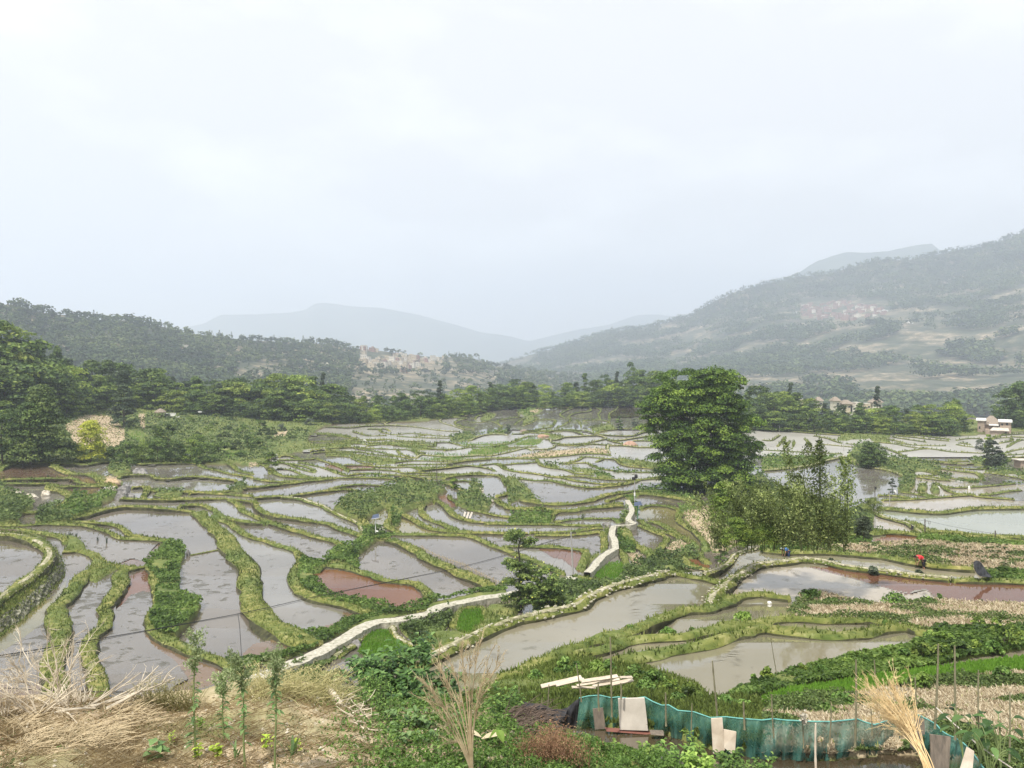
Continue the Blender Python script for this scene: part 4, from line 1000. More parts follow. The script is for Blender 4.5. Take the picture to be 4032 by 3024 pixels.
# grass on the shoulder of the wall
n = 9000; a = rng.integers(0, 16, n); b = rng.integers(0, 159, n); keep = (a < 9) | (rng.random(n) < 0.3); a = a[keep]; b = b[keep]
tufts(mb, WALL_ROWS[a, b] + rng.normal(size=(len(a), 3)) * 0.2, 0.22, 0.45 + rng.normal(size=len(a)) * 0.2)
mb.build('bank_grass', M['tuft'], kind='stuff', label='yellow-green grass fringing the mud banks between the ponds', cat='grass')
pm_bank = A.bank.copy(); A.bank[:] = False
for p_, wd_ in PATH: stamp(A, pts(p_) , wd_ * 1.05)
A.path = A.bank; A.path |= np.roll(A.path, 2, axis=0) | np.roll(A.path, 4, axis=0); A.bank = pm_bank; B.path = np.zeros(B.U.shape, bool)
def patch_points(s, kinds, dens):
    """random spots on the land of the given kinds, about dens per square centimetre of picture"""
    m = np.isin(s.kind, kinds) & ~s.path
    m &= inB if s.S == 'B' else A.V > vb_
    j, i = np.where(m); k = rng.random(len(j)) < dens if dens < 1 else np.ones(len(j), bool); j = j[k]; i = i[k]
    if dens > 1: j = np.repeat(j, int(dens)); i = np.repeat(i, int(dens))
    u = s.U[j, i] + rng.uniform(-0.5, 0.5, len(j)) * s.st; v = s.V[j, i] + rng.uniform(-0.5, 0.5, len(j)) * s.st
    P = P3(u, v, s.S); P[:, 2] += s.h[j, i] * 0.75; return P, s.h[j, i], u, v
mb = MB(); mg = MB(); ml = MB(); mr = MB(); mst = MB()
M['mulch'] = leafmat('mulch', (0.24, 0.18, 0.11), (0.45, 0.37, 0.24), (0.68, 0.6, 0.44), 0.1, 0.9)
for s in (A, B):
    P, h, u, v = patch_points(s, [1], 0.5 if s is A else 0.9); dd = P[:, 1]
    tufts(mg, P, (0.07 + dd * 0.0016) * rng.uniform(0.7, 1.5, len(P)), 0.35 + 0.6 * (fbm(P[:, 0] * .12, P[:, 1] * .12, 41) - 0.5))
    P, h, u, v = patch_points(s, [3], 0.08 if s is A else 0.035); dd = P[:, 1]
    tufts(mg, P, (0.07 + dd * 0.0016) * rng.uniform(0.7, 1.5, len(P)), 0.7 + 0.6 * (fbm(P[:, 0] * .2, P[:, 1] * .2, 42) - 0.5))
    for kk, tgt, bs in (([2], ml, 0.55), ([4], mb, 0.9)):
        P, h, u, v = patch_points(s, kk, 2 if s is A else 2); dd = P[:, 1]
        near_ = s is B
        far_ = np.where(dd > 150, 0.55, 1.0); k = rng.random(len(P)) < far_; P = P[k]; dd = dd[k]
        lump = fbm(P[:, 0] * (0.5 if not near_ else 1.3), P[:, 1] * (0.5 if not near_ else 1.3), 51 + kk[0])
        hgt = bs * (0.3 if near_ else 1.0) * np.clip((lump - 0.32) * 3.2, 0.05, 1.6)
        P[:, 2] += hgt * rng.uniform(0.25, 1.0, len(P)); tt = 0.5 + 0.9 * (fbm(P[:, 0] * 0.3, P[:, 1] * 0.3, 61) - 0.5) + rng.normal(size=len(P)) * 0.17
        nrm = np.tile(np.array([[0, -0.3, 0.9]]), (len(P), 1))
        leaves(tgt, P, (0.13 + dd * 0.0024) * rng.uniform(0.7, 1.4, len(P)), nrm, np.clip(tt, 0, 1), aspect=0.7)
    if True:
        P, h, u, v = patch_points(s, [3], 3 if s is B else 1); nn_ = fbm(P[:, 0] * .45, P[:, 1] * .45, 47); k = nn_ > .5; Pk = P[k]; leaves(mb, Pk + np.stack([Pk[:, 0] * 0, Pk[:, 0] * 0, rng.uniform(0, .35, len(Pk)) * (nn_[k] - .5) * 5], 1), 0.05 + Pk[:, 1] * .0022, np.tile([[0, 0, .8]], (len(Pk), 1)), np.clip(rng.normal(.55, .22, len(Pk)), 0, 1), aspect=.6)
        Pk = P[~k]; k2 = rng.random(len(Pk)) < .5; Pk = Pk[k2]; tufts(mst, Pk, 0.05 + Pk[:, 1] * .002, rng.uniform(0, 1, len(Pk)), 1.0)
    P, h, u, v = patch_points(s, [5], 2); dd = P[:, 1]
    k = rng.random(len(P)) < np.where(dd > 150, 0.6, 1); P = P[k]; dd = dd[k]
    tufts(mr, P, (0.14 + dd * 0.0010) * rng.uniform(0.8, 1.2, len(P)), 0.5 + 0.5 * (fbm(P[:, 0] * .3, P[:, 1] * .3, 43) - 0.5), 0.15)
mst.build('straw_mulch', M['mulch'], kind='stuff', label='dry straw and stubble lying over the bare garden beds', cat='straw')
mg.build('grass', M['tuft'], kind='stuff', label='rough grass on the slopes and earth plots among the ponds', cat='grass')
ml.build('ground_cover', M['leaf_lush'], kind='stuff', label='fresh green weeds covering the steep banks beside the path', cat='ground cover')
mb.build('undergrowth', M['leaf_bush'], kind='stuff', label='tangled darker green undergrowth on the wild patches between terraces', cat='undergrowth')
mr.build('rice_seedlings', M['rice'], kind='stuff', label='bright green rice seedlings in the nursery plots', cat='rice')
print('stage 3 done')
# ---------------------------------------------------------------- hills beyond
M['hill'] = noisy('hill_ground', [(0.3, (0.03, 0.05, 0.02)), (0.48, (0.07, 0.09, 0.035)), (0.56, (0.17, 0.15, 0.08)), (0.7, (0.3, 0.24, 0.15))], 0.006, 0.95, 0, stretch=(1, 1, 6), detail=7)
def hillside_mat():
    def f(m, n, l, p):
        z1 = noise(n, l, 0.0075, 8, 0.7, stretch=(1, 1, 2.5)); z2 = noise(n, l, 0.03, 8, 0.75, stretch=(1, 1, 5))
        g = ramp(n, [(0.35, (0.02, 0.035, 0.018)), (0.65, (0.09, 0.095, 0.055))]); l.new(z2.outputs[0], g.inputs[0])
        s = ramp(n, [(0.36, (0.06, 0.065, 0.035)), (0.5, (0.17, 0.145, 0.095)), (0.62, (0.4, 0.32, 0.22))]); l.new(z2.outputs[0], s.inputs[0])
        r = ramp(n, [(0.47, (0, 0, 0)), (0.56, (1, 1, 1))]); l.new(z1.outputs[0], r.inputs[0])
        l.new(mixc(n, l, r.outputs[0], g.outputs[0], s.outputs[0]), p.inputs['Base Color'])
    return mat('hillside', f, 0.95)
M['hillside'] = hillside_mat()
M['plain'] = noisy('plain', [(0.35, (0.12, 0.13, 0.06)), (0.5, (0.25, 0.22, 0.14)), (0.65, (0.36, 0.3, 0.2))], 0.02, 0.95, 0, stretch=(0.6, 2.0, 1), detail=6)
def hill(name, prof, foot, mat_, relief, nrow=60, ustep=16, back=(400, 150), pw=1.2, seed=0, bumps=3.0, spur=0.0, sink=0.0):
    """prof: ridge (bearing, dip, distance); foot: (dip, distance) at both ends"""
    pr = np.array(prof, float); pr[:, 1] += sink * F / pr[:, 2]; U = np.arange(pr[0, 0], pr[-1, 0] + 1, ustep, dtype=float)
    vr = np.interp(U, pr[:, 0], pr[:, 1]); dr = np.interp(U, pr[:, 0], pr[:, 2]); f0 = np.array(foot, float)
    tt = (U - U[0]) / (U[-1] - U[0]); vf = f0[0, 0] * (1 - tt) + f0[1, 0] * tt; df = f0[0, 1] * (1 - tt) + f0[1, 1] * tt
    rows = []
    for k in range(nrow + 1):
        t = k / nrow; v = vf + (vr - vf) * t; d = df + (dr - df) * t ** pw
        env = math.sin(math.pi * min(1, t * 1.02)) ** 0.6 if t < 1 else 0
        x = (U - CX) / F * d
        nn = (fbm(x / relief[1], d / relief[1] * 0.7, seed) - 0.5) * relief[0] * env
        d2 = d + nn; d2 = d2 + spur * env * (np.abs(np.sin(x / relief[1] * 2.1 + d / relief[1])) - 0.5)
        z = -(v - H0) / F * d2 + (fbm(x / 40, d / 40, seed + 5) - 0.5) * bumps
        rows.append(np.stack([(U - CX) / F * d2, d2, z], 1))
    last = rows[-1]
    for k in range(1, 5):
        p = last.copy(); p[:, 1] += back[0] * k / 4; p[:, 2] -= back[1] * (k / 4) ** 1.3; rows.append(p)
    V = np.stack(rows); nr, m = V.shape[:2]; i = np.arange(nr - 1)[:, None] * m; j = np.arange(m - 1)[None, :]
    mb = MB(); mb.add(V.reshape(-1, 3), np.stack([i + j, i + j + 1, i + m + j + 1, i + m + j], -1).reshape(-1, 4))
    mb.build(name, mat_, smooth=True, kind='structure'); return V, U, nrow
LH, LHU, LHN = hill('forested_hill', [(-1000, 1110, 1130), (0, 1172, 1200), (60, 1170, 1220), (110, 1188, 1236), (200, 1210, 1266), (290, 1215, 1296), (400, 1236, 1333), (500, 1236, 1366), (560, 1248, 1386), (640, 1260, 1413), (700, 1284, 1433), (850, 1302, 1483), (950, 1316, 1530), (1100, 1326, 1620), (1280, 1334, 1728), (1400, 1352, 1800), (1530, 1367, 1878), (1600, 1378, 1920), (1700, 1388, 1980), (1850, 1388, 2070), (1900, 1406, 2100), (1935, 1425, 2108), (2060, 1436, 2140), (2150, 1455, 2162), (2270, 1466, 2192), (2420, 1502, 2230), (2900, 1580, 2350)], [(1660, 600), (1660, 900)], M['hillside'], (100, 280), seed=71, spur=35, sink=11)
RM, RMU, RMN = hill('mountain', [(1300, 1560, 3915), (1900, 1450, 3915), (2050, 1398, 3915), (2200, 1355, 3915), (2400, 1296, 3915), (2560, 1275, 3842), (2700, 1240, 3770), (2800, 1185, 3770), (2880, 1145, 3697), (3000, 1110, 3625), (3127, 1083, 3625), (3262, 1068, 3552), (3362, 1040, 3480), (3452, 1014, 3407), (3560, 1014, 3335), (3705, 986, 3335), (3845, 962, 3262), (3940, 938, 3190), (4032, 905, 3117), (4300, 860, 3045), (5200, 780, 2900)], [(1660, 1150), (1660, 900)], M['hillside'], (600, 750), nrow=110, ustep=14, back=(700, 250), pw=1.0, seed=81, bumps=14, spur=190, sink=12)
FM = noisy('far_mountain', [(0.3, (0.03, 0.05, 0.03)), (0.7, (0.1, 0.12, 0.07))], 0.003, 0.95, 0)
hill('far_mountain', [(2900, 1180, 5900), (3150, 1070, 5900), (3220, 1027, 5900), (3330, 992, 5900), (3400, 996, 5900), (3500, 988, 5900), (3600, 966, 5900), (3665, 958, 5900), (3700, 985, 5900), (4100, 1000, 5900)], [(1300, 5200), (1300, 5200)], FM, (60, 300), nrow=20, seed=91, bumps=10)
hill('far_mountain', [(500, 1330, 8900), (700, 1296, 8900), (800, 1275, 8900), (870, 1240, 8900), (1000, 1238, 8900), (1120, 1233, 8900), (1200, 1222, 8900), (1240, 1196, 8900), (1275, 1191, 8900), (1400, 1208, 8900), (1500, 1212, 8900), (1650, 1240, 8900), (1780, 1275, 8900), (1900, 1310, 8900), (2000, 1322, 8900), (2150, 1362, 8900), (2400, 1420, 8900)], [(1560, 7600), (1560, 7600)], FM, (60, 300), nrow=24, seed=92, bumps=10)
hill('far_mountain', [(1900, 1360, 9300), (2100, 1340, 9300), (2250, 1303, 9300), (2330, 1290, 9300), (2400, 1278, 9300), (2500, 1242, 9300), (2580, 1238, 9300), (2700, 1250, 9300), (2900, 1290, 9300)], [(1560, 7600), (1560, 7600)], FM, (60, 300), nrow=20, seed=93, bumps=10)
mb = MB(); x = np.linspace(-6300, 6300, 60); y = np.concatenate([np.linspace(-60, 700, 12), np.linspace(800, 10200, 46)]); X, Y = np.meshgrid(x, y)
Z = -120 + (fbm(X / 300, Y / 300, 17) - 0.5) * 30; ny, nx = X.shape; idx = np.arange(nx * ny).reshape(ny, nx)
mb.add(np.stack([X, Y, Z], -1), np.stack([idx[:-1, :-1], idx[:-1, 1:], idx[1:, 1:], idx[1:, :-1]], -1).reshape(-1, 4)); mb.build('valley_floor', M['plain'], smooth=True, kind='structure')
# far woods: crowns of many small facets
def crown_proto(n, kind, seed):
    r = np.random.default_rng(seed); mb = MB()
    if kind == 'conifer':
        z = r.random(n) ** 0.8; rad = 0.26 * (1 - z) + 0.02; a = r.uniform(0, 6.28, n)
        C = np.stack([np.cos(a) * rad * r.uniform(.5, 1, n), np.sin(a) * rad * r.uniform(.5, 1, n), 0.08 + z * 0.92], 1)
    else:
        K = 7; cc = unit(K, r) * np.array([0.26, 0.26, 0.2]) * r.uniform(0.5, 1, (K, 1)) + np.array([0, 0, 0.6]); k = r.integers(0, K, n)
        C = cc[k] + unit(n, r) * np.array([0.22, 0.22, 0.17]) * r.uniform(0.6, 1, (n, 1))
    nrm = C - np.array([0, 0, 0.35]); nrm /= np.linalg.norm(nrm, axis=1)[:, None]
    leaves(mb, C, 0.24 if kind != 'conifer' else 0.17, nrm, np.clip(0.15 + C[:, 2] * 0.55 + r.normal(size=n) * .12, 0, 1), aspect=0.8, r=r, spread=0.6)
    return np.concatenate(mb.v), np.concatenate(mb.f), np.concatenate(mb.t)
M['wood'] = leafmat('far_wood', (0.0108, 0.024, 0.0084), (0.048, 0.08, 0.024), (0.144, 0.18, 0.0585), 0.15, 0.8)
def scatter_wood(name, V, nrow, N_, hmin, hmax, nleaf, mask, label, conif=0.25, tr=(0, 1)):
    protos = [crown_proto(nleaf, 'conifer' if k == 0 else 'round', 300 + k) for k in range(5)]
    r = rng; a = r.uniform(tr[0], tr[1], N_) * (nrow - 0.01); b = r.random(N_) * (V.shape[1] - 1.01)
    i = a.astype(int); j = b.astype(int); fa = (a - i)[:, None]; fb = (b - j)[:, None]
    P = (V[i, j] * (1 - fa) + V[i + 1, j] * fa) * (1 - fb) + (V[i, j + 1] * (1 - fa) + V[i + 1, j + 1] * fa) * fb
    u = P[:, 0] / P[:, 1] * F + CX; v = H0 - P[:, 2] / P[:, 1] * F
    k = mask(u, v, P, r); P = P[k]; v = v[k]; n = len(P)
    mb = MB(); kind = np.where(r.random(n) < conif, 0, r.integers(1, 5, n)); H_ = r.uniform(hmin, hmax, n); tn = fbm(P[:, 0] / 60, P[:, 1] / 60, 19)
    for q in range(5):
        s = kind == q; pv, pf, pt = protos[q]; m = s.sum()
        if not m: continue
        ang = r.uniform(0, 6.28, m); ca = np.cos(ang)[:, None]; sa = np.sin(ang)[:, None]; wd = (H_[s] * r.uniform(0.9, 1.4, m) * (1.0 if q else 0.8))[:, None]
        x = pv[None, :, 0] * wd; y = pv[None, :, 1] * wd
        W = np.stack([x * ca - y * sa, x * sa + y * ca, pv[None, :, 2] * H_[s][:, None]], -1) + P[s][:, None, :] - np.array([0, 0, 1.0])
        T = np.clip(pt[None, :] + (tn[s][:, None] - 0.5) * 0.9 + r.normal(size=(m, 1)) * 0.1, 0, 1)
        Fq = (pf[None] + (np.arange(m) * len(pv))[:, None, None]).reshape(-1, 4)
        mb.add(W.reshape(-1, 3), Fq, T.reshape(-1))
    mb.build(name, M['wood'], kind='stuff', label=label, cat='forest')
def mask_left(u, v, P, r):
    fld = (v > 1478) & (u > 1380) & (u < 1960)          # the tan fields under the village
    fld |= (u > 930) & (u < 1105) & (v > 1428) & (v < 1500)
    vil = (u > 1412) & (u < 1745) & (v > 1386 + 20 * np.sin(u / 40)) & (v < 1468)
    return ~(fld & (r.random(len(u)) < 0.9)) & ~(vil & (r.random(len(u)) < 0.97))
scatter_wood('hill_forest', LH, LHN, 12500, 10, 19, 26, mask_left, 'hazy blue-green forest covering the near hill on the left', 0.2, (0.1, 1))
def mask_right(u, v, P, r):
    n1 = 0.5 * fbm(P[:, 0] / 380, P[:, 1] / 380 + P[:, 2] / 90, 83, 3) + 0.5 * fbm(P[:, 0] / 90, P[:, 1] / 130 + P[:, 2] / 60, 84, 3)
    hi = np.clip((1330 + (u - 2600) * -0.12 - v) / 90, -1, 1)     # solid wood high up, fields lower
    keep = n1 + np.clip(hi, -0.12, 1) * 0.25 > 0.455
    vil = (u > 3150) & (u < 3500) & (v > 1180) & (v < 1275)
    return keep & ~vil
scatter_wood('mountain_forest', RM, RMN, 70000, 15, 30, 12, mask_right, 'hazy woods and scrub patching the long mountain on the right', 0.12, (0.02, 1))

# ---------------------------------------------------------------- haze
hz = bpy.data.materials.new('haze'); hz.use_nodes = True; n = hz.node_tree.nodes; n.clear()
o_ = n.new('ShaderNodeOutputMaterial'); pv_ = n.new('ShaderNodeVolumePrincipled'); pv_.inputs['Density'].default_value = HAZE; pv_.inputs['Color'].default_value = (0.72, 0.8, 0.935, 1); pv_.inputs['Anisotropy'].default_value = 0.2
hz.node_tree.links.new(pv_.outputs[0], o_.inputs['Volume'])
mb = MB(); box(mb, (0, 5050, (960 - 160) / 2), (13000, 10700, 1120)); mb.build('haze', hz, kind='stuff')
# ---------------------------------------------------------------- trees
M['bark'] = noisy('bark', [(0.3, (0.04, 0.033, 0.025)), (0.7, (0.13, 0.11, 0.085))], 6, 0.9, 0.5, 0.03)
M['t_dark'] = leafmat('leaf_dark', (0.0209, 0.0417, 0.0115), (0.076, 0.1283, 0.0309), (0.2074, 0.2869, 0.0668), 0.2)
M['t_mid'] = leafmat('leaf_mid', (0.0295, 0.0577, 0.0109), (0.1168, 0.186, 0.0317), (0.3226, 0.405, 0.0792), 0.25)
M['t_front'] = leafmat('leaf_front', (0.0275, 0.055, 0.0137), (0.13, 0.2, 0.05), (0.35, 0.4375, 0.125), 0.3)
M['t_light'] = leafmat('leaf_light', (0.0896, 0.1375, 0.022), (0.2176, 0.3, 0.0495), (0.4352, 0.4875, 0.11), 0.3)
M['t_yellow'] = leafmat('leaf_yellow', (0.2048, 0.25, 0.033), (0.4352, 0.475, 0.066), (0.704, 0.7, 0.132), 0.35)
M['t_big'] = leafmat('leaf_big_tree', (0.0176, 0.0413, 0.006), (0.0768, 0.14, 0.0176), (0.2432, 0.3375, 0.0495), 0.22)
M['t_conifer'] = leafmat('leaf_conifer', (0.0143, 0.0251, 0.0129), (0.0468, 0.0728, 0.0364), (0.117, 0.169, 0.078), 0.1)
M['t_bamboo'] = leafmat('leaf_bamboo', (0.0385, 0.0564, 0.0145), (0.168, 0.2226, 0.0619), (0.646, 0.7236, 0.2939), 0.35)
M['t_grey'] = leafmat('leaf_grey', (0.0275, 0.0358, 0.022), (0.088, 0.112, 0.072), (0.2, 0.25, 0.16), 0.2)
def crown(mb, r, H_, W_, zb=0.25, K=40, n=60, leaf=0.035, shape='round', flat=0.45, lobes=None, off=(0, 0, 0)):
    """clumps of leaves spread through the envelope; returns the clump centres"""
    cs = []
    while len(cs) < K:
        z = r.uniform(zb, 1.0); f = (z - zb) / (1 - zb)
        if shape == 'round': R_ = math.sqrt(max(0, 1 - (2 * f - 0.9) ** 2 / 1.25))
        elif shape == 'dome': R_ = math.sqrt(max(0.02, 1 - f ** 2.2)) * (0.75 + 0.25 * min(1, f * 4))
        elif shape == 'cone': R_ = max(0.05, (1 - f)) ** 0.85
        elif shape == 'column': R_ = 0.9 * math.sqrt(max(0, 1 - abs(2 * f - 0.8) ** 3))
        else: R_ = 1
        a = r.uniform(0, 6.28); lob = 1 + 0.22 * math.sin(a * 3 + f * 5 + r.normal() * .1)
        q = r.uniform(0.45, 1.0) ** 0.6 * R_ * lob * 0.88
        cs.append((math.cos(a) * q * W_ / 2, math.sin(a) * q * W_ / 2, z * H_ * 0.97))
    cs = np.array(cs); cr_ = (0.20 * W_ if shape != 'cone' else 0.15 * W_)
    k = r.integers(0, K, K * n); u_ = unit(K * n, r); u_[:, 2] = np.abs(u_[:, 2]) * 1.0 - 0.25
    scl = cr_ * r.uniform(0.65, 1.25, K)[k][:, None]
    C = cs[k] + u_ * scl * np.array([1, 1, flat * H_ / max(W_, .1) if flat < 0 else flat * 1.6]) * (r.random((K * n, 1)) ** 0.35)
    nrm = u_ + np.array([0, 0, 0.7]); nrm /= np.linalg.norm(nrm, axis=1)[:, None]
    ct = r.uniform(0.15, 0.8, K)[k]; T = np.clip(ct + r.normal(size=K * n) * 0.16, 0, 1)
    leaves(mb, C + np.array(off), leaf * H_ * r.uniform(0.7, 1.35, K * n), nrm, T, aspect=0.75, r=r, spread=0.7)
    return cs
def trunk(mb, r, H_, W_, cs, rb, top=0.7, limbs=9, lean=0.03):
    n = 9; t = np.linspace(0, 1, n); wob = np.cumsum(r.normal(size=(n, 2)) * lean * H_ * 0.12, axis=0); wob[0] = 0
    ax = np.stack([wob[:, 0], wob[:, 1], t * top * H_ - 0.03 * H_], 1); tube(mb, ax, rb * (1 - 0.75 * t) + 0.1 * rb * (t < 0.1), 7)
    pick = r.choice(len(cs), min(limbs, len(cs)), replace=False)
    for k in pick:
        c = cs[k]; z0 = min(max(0.25, c[2] / H_ - 0.25), top * 0.95); i = z0 / top * (n - 1); i0 = int(i); b = ax[i0] + (ax[min(i0 + 1, n - 1)] - ax[i0]) * (i - i0)
        mid = (b + c) / 2 + np.array([0, 0, -0.02 * H_]); tube(mb, [b, mid, c], [rb * 0.32, rb * 0.22, rb * 0.08], 5)
def tree_proto(shape, H_, W_, seed, K, n, leaf, mats_, zb=0.25, rb=None, flat=0.45, limbs=9, top=0.75):
    r = np.random.default_rng(seed); c = MB(); cs = crown(c, r, H_, W_, zb, K, n, leaf, shape, flat); t = MB(); trunk(t, r, H_, W_, cs, rb or 0.02 * H_, top, limbs)
    mc = mesh_of(c, 'crown'); mc.materials.append(mats_); mt = mesh_of(t, 'trunk', True); mt.materials.append(M['bark'])
    return mc, mt
def put_tree(name, proto, loc, sc, rz, **k):
    e = empty(name, loc, rz, **k); e.scale = sc if hasattr(sc, '__len__') else (sc, sc, sc)
    for nm, me in zip(('crown', 'trunk'), proto):
        if me is None: continue
        o = bpy.data.objects.new(nm, me); COL.objects.link(o); o.parent = e
    return e
def at(u, v, S='A', up=0.0): return P3(float(u), float(v), S, up)
def hgt(u, vb, vt, S='A'): return float(dist(u, vb, S)) * (vb - vt) / F
# --- the belt of trees behind the ponds: three rows of single trees
PR = []
for k, (sh, Wd, mt_, zb, K, n, lf, fl) in enumerate([
        ('round', 0.85, 't_dark', 0.12, 34, 60, 0.042, 0.4), ('dome', 0.95, 't_mid', 0.10, 38, 60, 0.042, 0.33), ('dome', 1.0, 't_light', 0.15, 36, 60, 0.042, 0.3), ('round', 0.7, 't_mid', 0.1, 32, 60, 0.042, 0.42),
        ('cone', 0.5, 't_conifer', 0.06, 44, 50, 0.034, 0.35), ('column', 0.55, 't_dark', 0.1, 34, 56, 0.04, 0.4), ('round', 0.9, 't_light', 0.12, 36, 60, 0.042, 0.36), ('dome', 0.8, 't_dark', 0.08, 36, 60, 0.042, 0.4), ('cone', 0.62, 't_dark', 0.1, 36, 56, 0.04, 0.3)]):
    PR.append((tree_proto(sh, 1.0, Wd, 500 + k, int(K * 1.2), int(n * 1.35), lf * 1.08, M[mt_], zb * 0.5, 0.018, fl), {'t_dark': 'dark', 't_mid': 'green', 't_light': 'light green', 't_conifer': 'dark'}[mt_], sh))
sil = np.array([(-600, 1180), (-80, 1275), (30, 1280), (70, 1330), (110, 1395), (220, 1405), (330, 1412), (420, 1418), (480, 1426), (650, 1440), (720, 1478), (830, 1490), (950, 1482), (1000, 1500), (1110, 1462), (1200, 1482), (1270, 1500), (1340, 1530), (1400, 1555), (1500, 1560), (1620, 1535), (1680, 1540), (1800, 1540), (1900, 1512), (2000, 1490), (2080, 1510), (2200, 1520), (2300, 1500), (2400, 1500), (2500, 1452), (2600, 1470), (2700, 1500), (2800, 1510), (2900, 1535), (3000, 1530), (3110, 1520), (3200, 1572), (3300, 1590), (3450, 1580), (3550, 1588), (3650, 1592), (3760, 1572), (3850, 1580), (3950, 1550), (4032, 1530), (4700, 1500)], float)
basel = np.array([(-600, 1690), (0, 1660), (250, 1650), (500, 1600), (620, 1620), (900, 1645), (1100, 1660), (1300, 1668), (1500, 1662), (1600, 1655), (1800, 1645), (1950, 1612), (2500, 1602), (2900, 1665), (3000, 1694), (3300, 1705), (3700, 1716), (3800, 1704), (4032, 1690), (4700, 1690)], float)
r = rng
PLACE = [(-9999, 500, 'left of the pavilion'), (500, 900, 'right of the pavilion'), (900, 1400, 'at the belt left end'), (1400, 1900, 'below the hillside village'), (1900, 2500, 'in the belt middle'), (2500, 3100, 'behind the big tree'), (3100, 3800, 'left of the farmhouse'), (3800, 9999, 'around the farmhouse')]
ORD = ['first', 'second', 'third', 'fourth', 'fifth', 'sixth', 'seventh', 'eighth', 'ninth', 'tenth', 'eleventh', 'twelfth', 'thirteenth', 'fourteenth', 'fifteenth', 'sixteenth', 'seventeenth', 'eighteenth', 'nineteenth', 'twentieth'] + ['twenty-' + w_ for w_ in ('first', 'second', 'third', 'fourth', 'fifth', 'sixth', 'seventh', 'eighth', 'ninth')] + ['thirtieth', 'thirty-first', 'thirty-second', 'thirty-third', 'thirty-fourth']
COUNT = {}
SHAPE = {'round': 'round', 'dome': 'domed', 'cone': 'pointed', 'column': 'narrow'}
def belt(row, step, back, lo, hi, u0=-500, u1=4500):
    u = u0
    while u < u1:
        if 3828 < u < 4005: u = 4006
        uu = u + r.normal() * step * 0.2; vb = np.interp(uu, basel[:, 0], basel[:, 1]); vt = np.interp(uu, sil[:, 0], sil[:, 1])
        full = vb - vt; fr = r.uniform(lo, hi); d0 = dist(uu, vb); d = d0 + back
        z = -DROP['A'](uu, vb)
        top_v = vb - full * fr; ztop = -(top_v - H0) / F * d; Ht = max(6.0, ztop - z)
        wts = [3.4, 2.4, 0.9, 2.4, 1.7, 1.8, 1.1, 2.6, 2.0]
        if row == 0: wts[4] = 0.4
        k = rnd.choices(range(len(PR)), wts)[0]
        p, colr, sh = PR[k]; wid = Ht * r.uniform(1.0, 1.4) * (1.25 if row == 0 else 1)
        where = next(w_[2] for w_ in PLACE if w_[0] <= uu < w_[1])
        rw = ['front row', 'middle row', 'back row'][row]; ky = (colr, sh, where, rw); COUNT[ky] = COUNT.get(ky, 0) + 1
        put_tree('conifer' if sh == 'cone' else 'broadleaf_tree', p, ((uu - CX) / F * d, d, z - 0.3), (wid, wid, Ht), r.uniform(0, 6.28),
                 label=f'{colr} {SHAPE[sh]} tree, {ORD[COUNT[ky] - 1]} such from left, {rw} {where}', cat='tree', group='trees of the belt behind the far ponds')
        u += step * r.uniform(0.75, 1.3)
belt(0, 46, 1, 0.42, 0.66); belt(1, 50, 13, 0.66, 0.92); belt(2, 52, 26, 0.86, 1.08)
# standout tops of the belt
for u_, vt, vb, w_, k, where in [(1272, 1462, 1640, 0.5, 4, 'rising above the belt left of the village'), (1360, 1530, 1640, 0.45, 5, 'at the gap of smoke-blue trees'), (1732, 1494, 1645, 0.6, 4, 'rising above the belt below the village'), (1585, 1542, 1650, 0.6, 0, 'bare-stemmed among the belt below the village'), (2302, 1468, 1600, 0.6, 8, 'in the middle of the belt, tallest point'), (2372, 1470, 1600, 0.55, 0, 'just right of the tallest middle tree'), (2430, 1458, 1600, 0.5, 4, 'left of the domed wood'),
        (2495, 1419, 1600, 0.38, 0, 'crowning the domed wood'), (2660, 1468, 1600, 0.5, 4, 'behind the left edge of the big tree'), (3112, 1502, 1690, 0.55, 4, 'right of the big tree'), (3455, 1515, 1700, 0.5, 4, 'beside the thatched roofs'), (3758, 1568, 1704, 0.5, 5, 'left of the farmhouse'), (3960, 1535, 1700, 0.7, 7, 'behind the farmhouse'), (4010, 1505, 1690, 0.7, 7, 'at the right edge above the farmhouse'), (120, 1345, 1600, 0.45, 5, 'thin, on the left skyline'), (165, 1360, 1600, 0.4, 5, 'thin, second on the left skyline'), (225, 1360, 1600, 0.4, 5, 'thin, third on the left skyline')]:
    d = dist(u_, vb) + 20; z = -DROP['A'](u_, vb); Ht = -(vt - H0) / F * d - z; p, colr, sh = PR[k]
    put_tree('conifer' if sh == 'cone' else 'broadleaf_tree', p, ((u_ - CX) / F * d, d, z), (Ht * w_ * 1.3, Ht * w_ * 1.3, Ht), r.uniform(0, 6), label=f'{colr} {SHAPE[sh]} tree {where}', cat='tree')
def tree_at(name, u, vb, vt, wpx, shape, mt_, seed, label, K=50, n=90, leaf=0.03, zb=0.2, S='A', flat=0.4, rb=0.02, limbs=10, cat='tree', up=0.0, dd=None, fill=1.0):
    d = dist(u, vb, S) if dd is None else dd
    z = -DROP[S](u, vb) + up if dd is None else -(vb - H0) / F * dd
    Ht = (vb - vt) / F * d; W_ = wpx / F * d
    p = tree_proto(shape, Ht, W_, seed, K, n, leaf, M[mt_], zb, rb * Ht, flat, limbs)
    return put_tree(name, p, ((u - CX) / F * d, d, z), 1, 0, label=label, cat=cat)
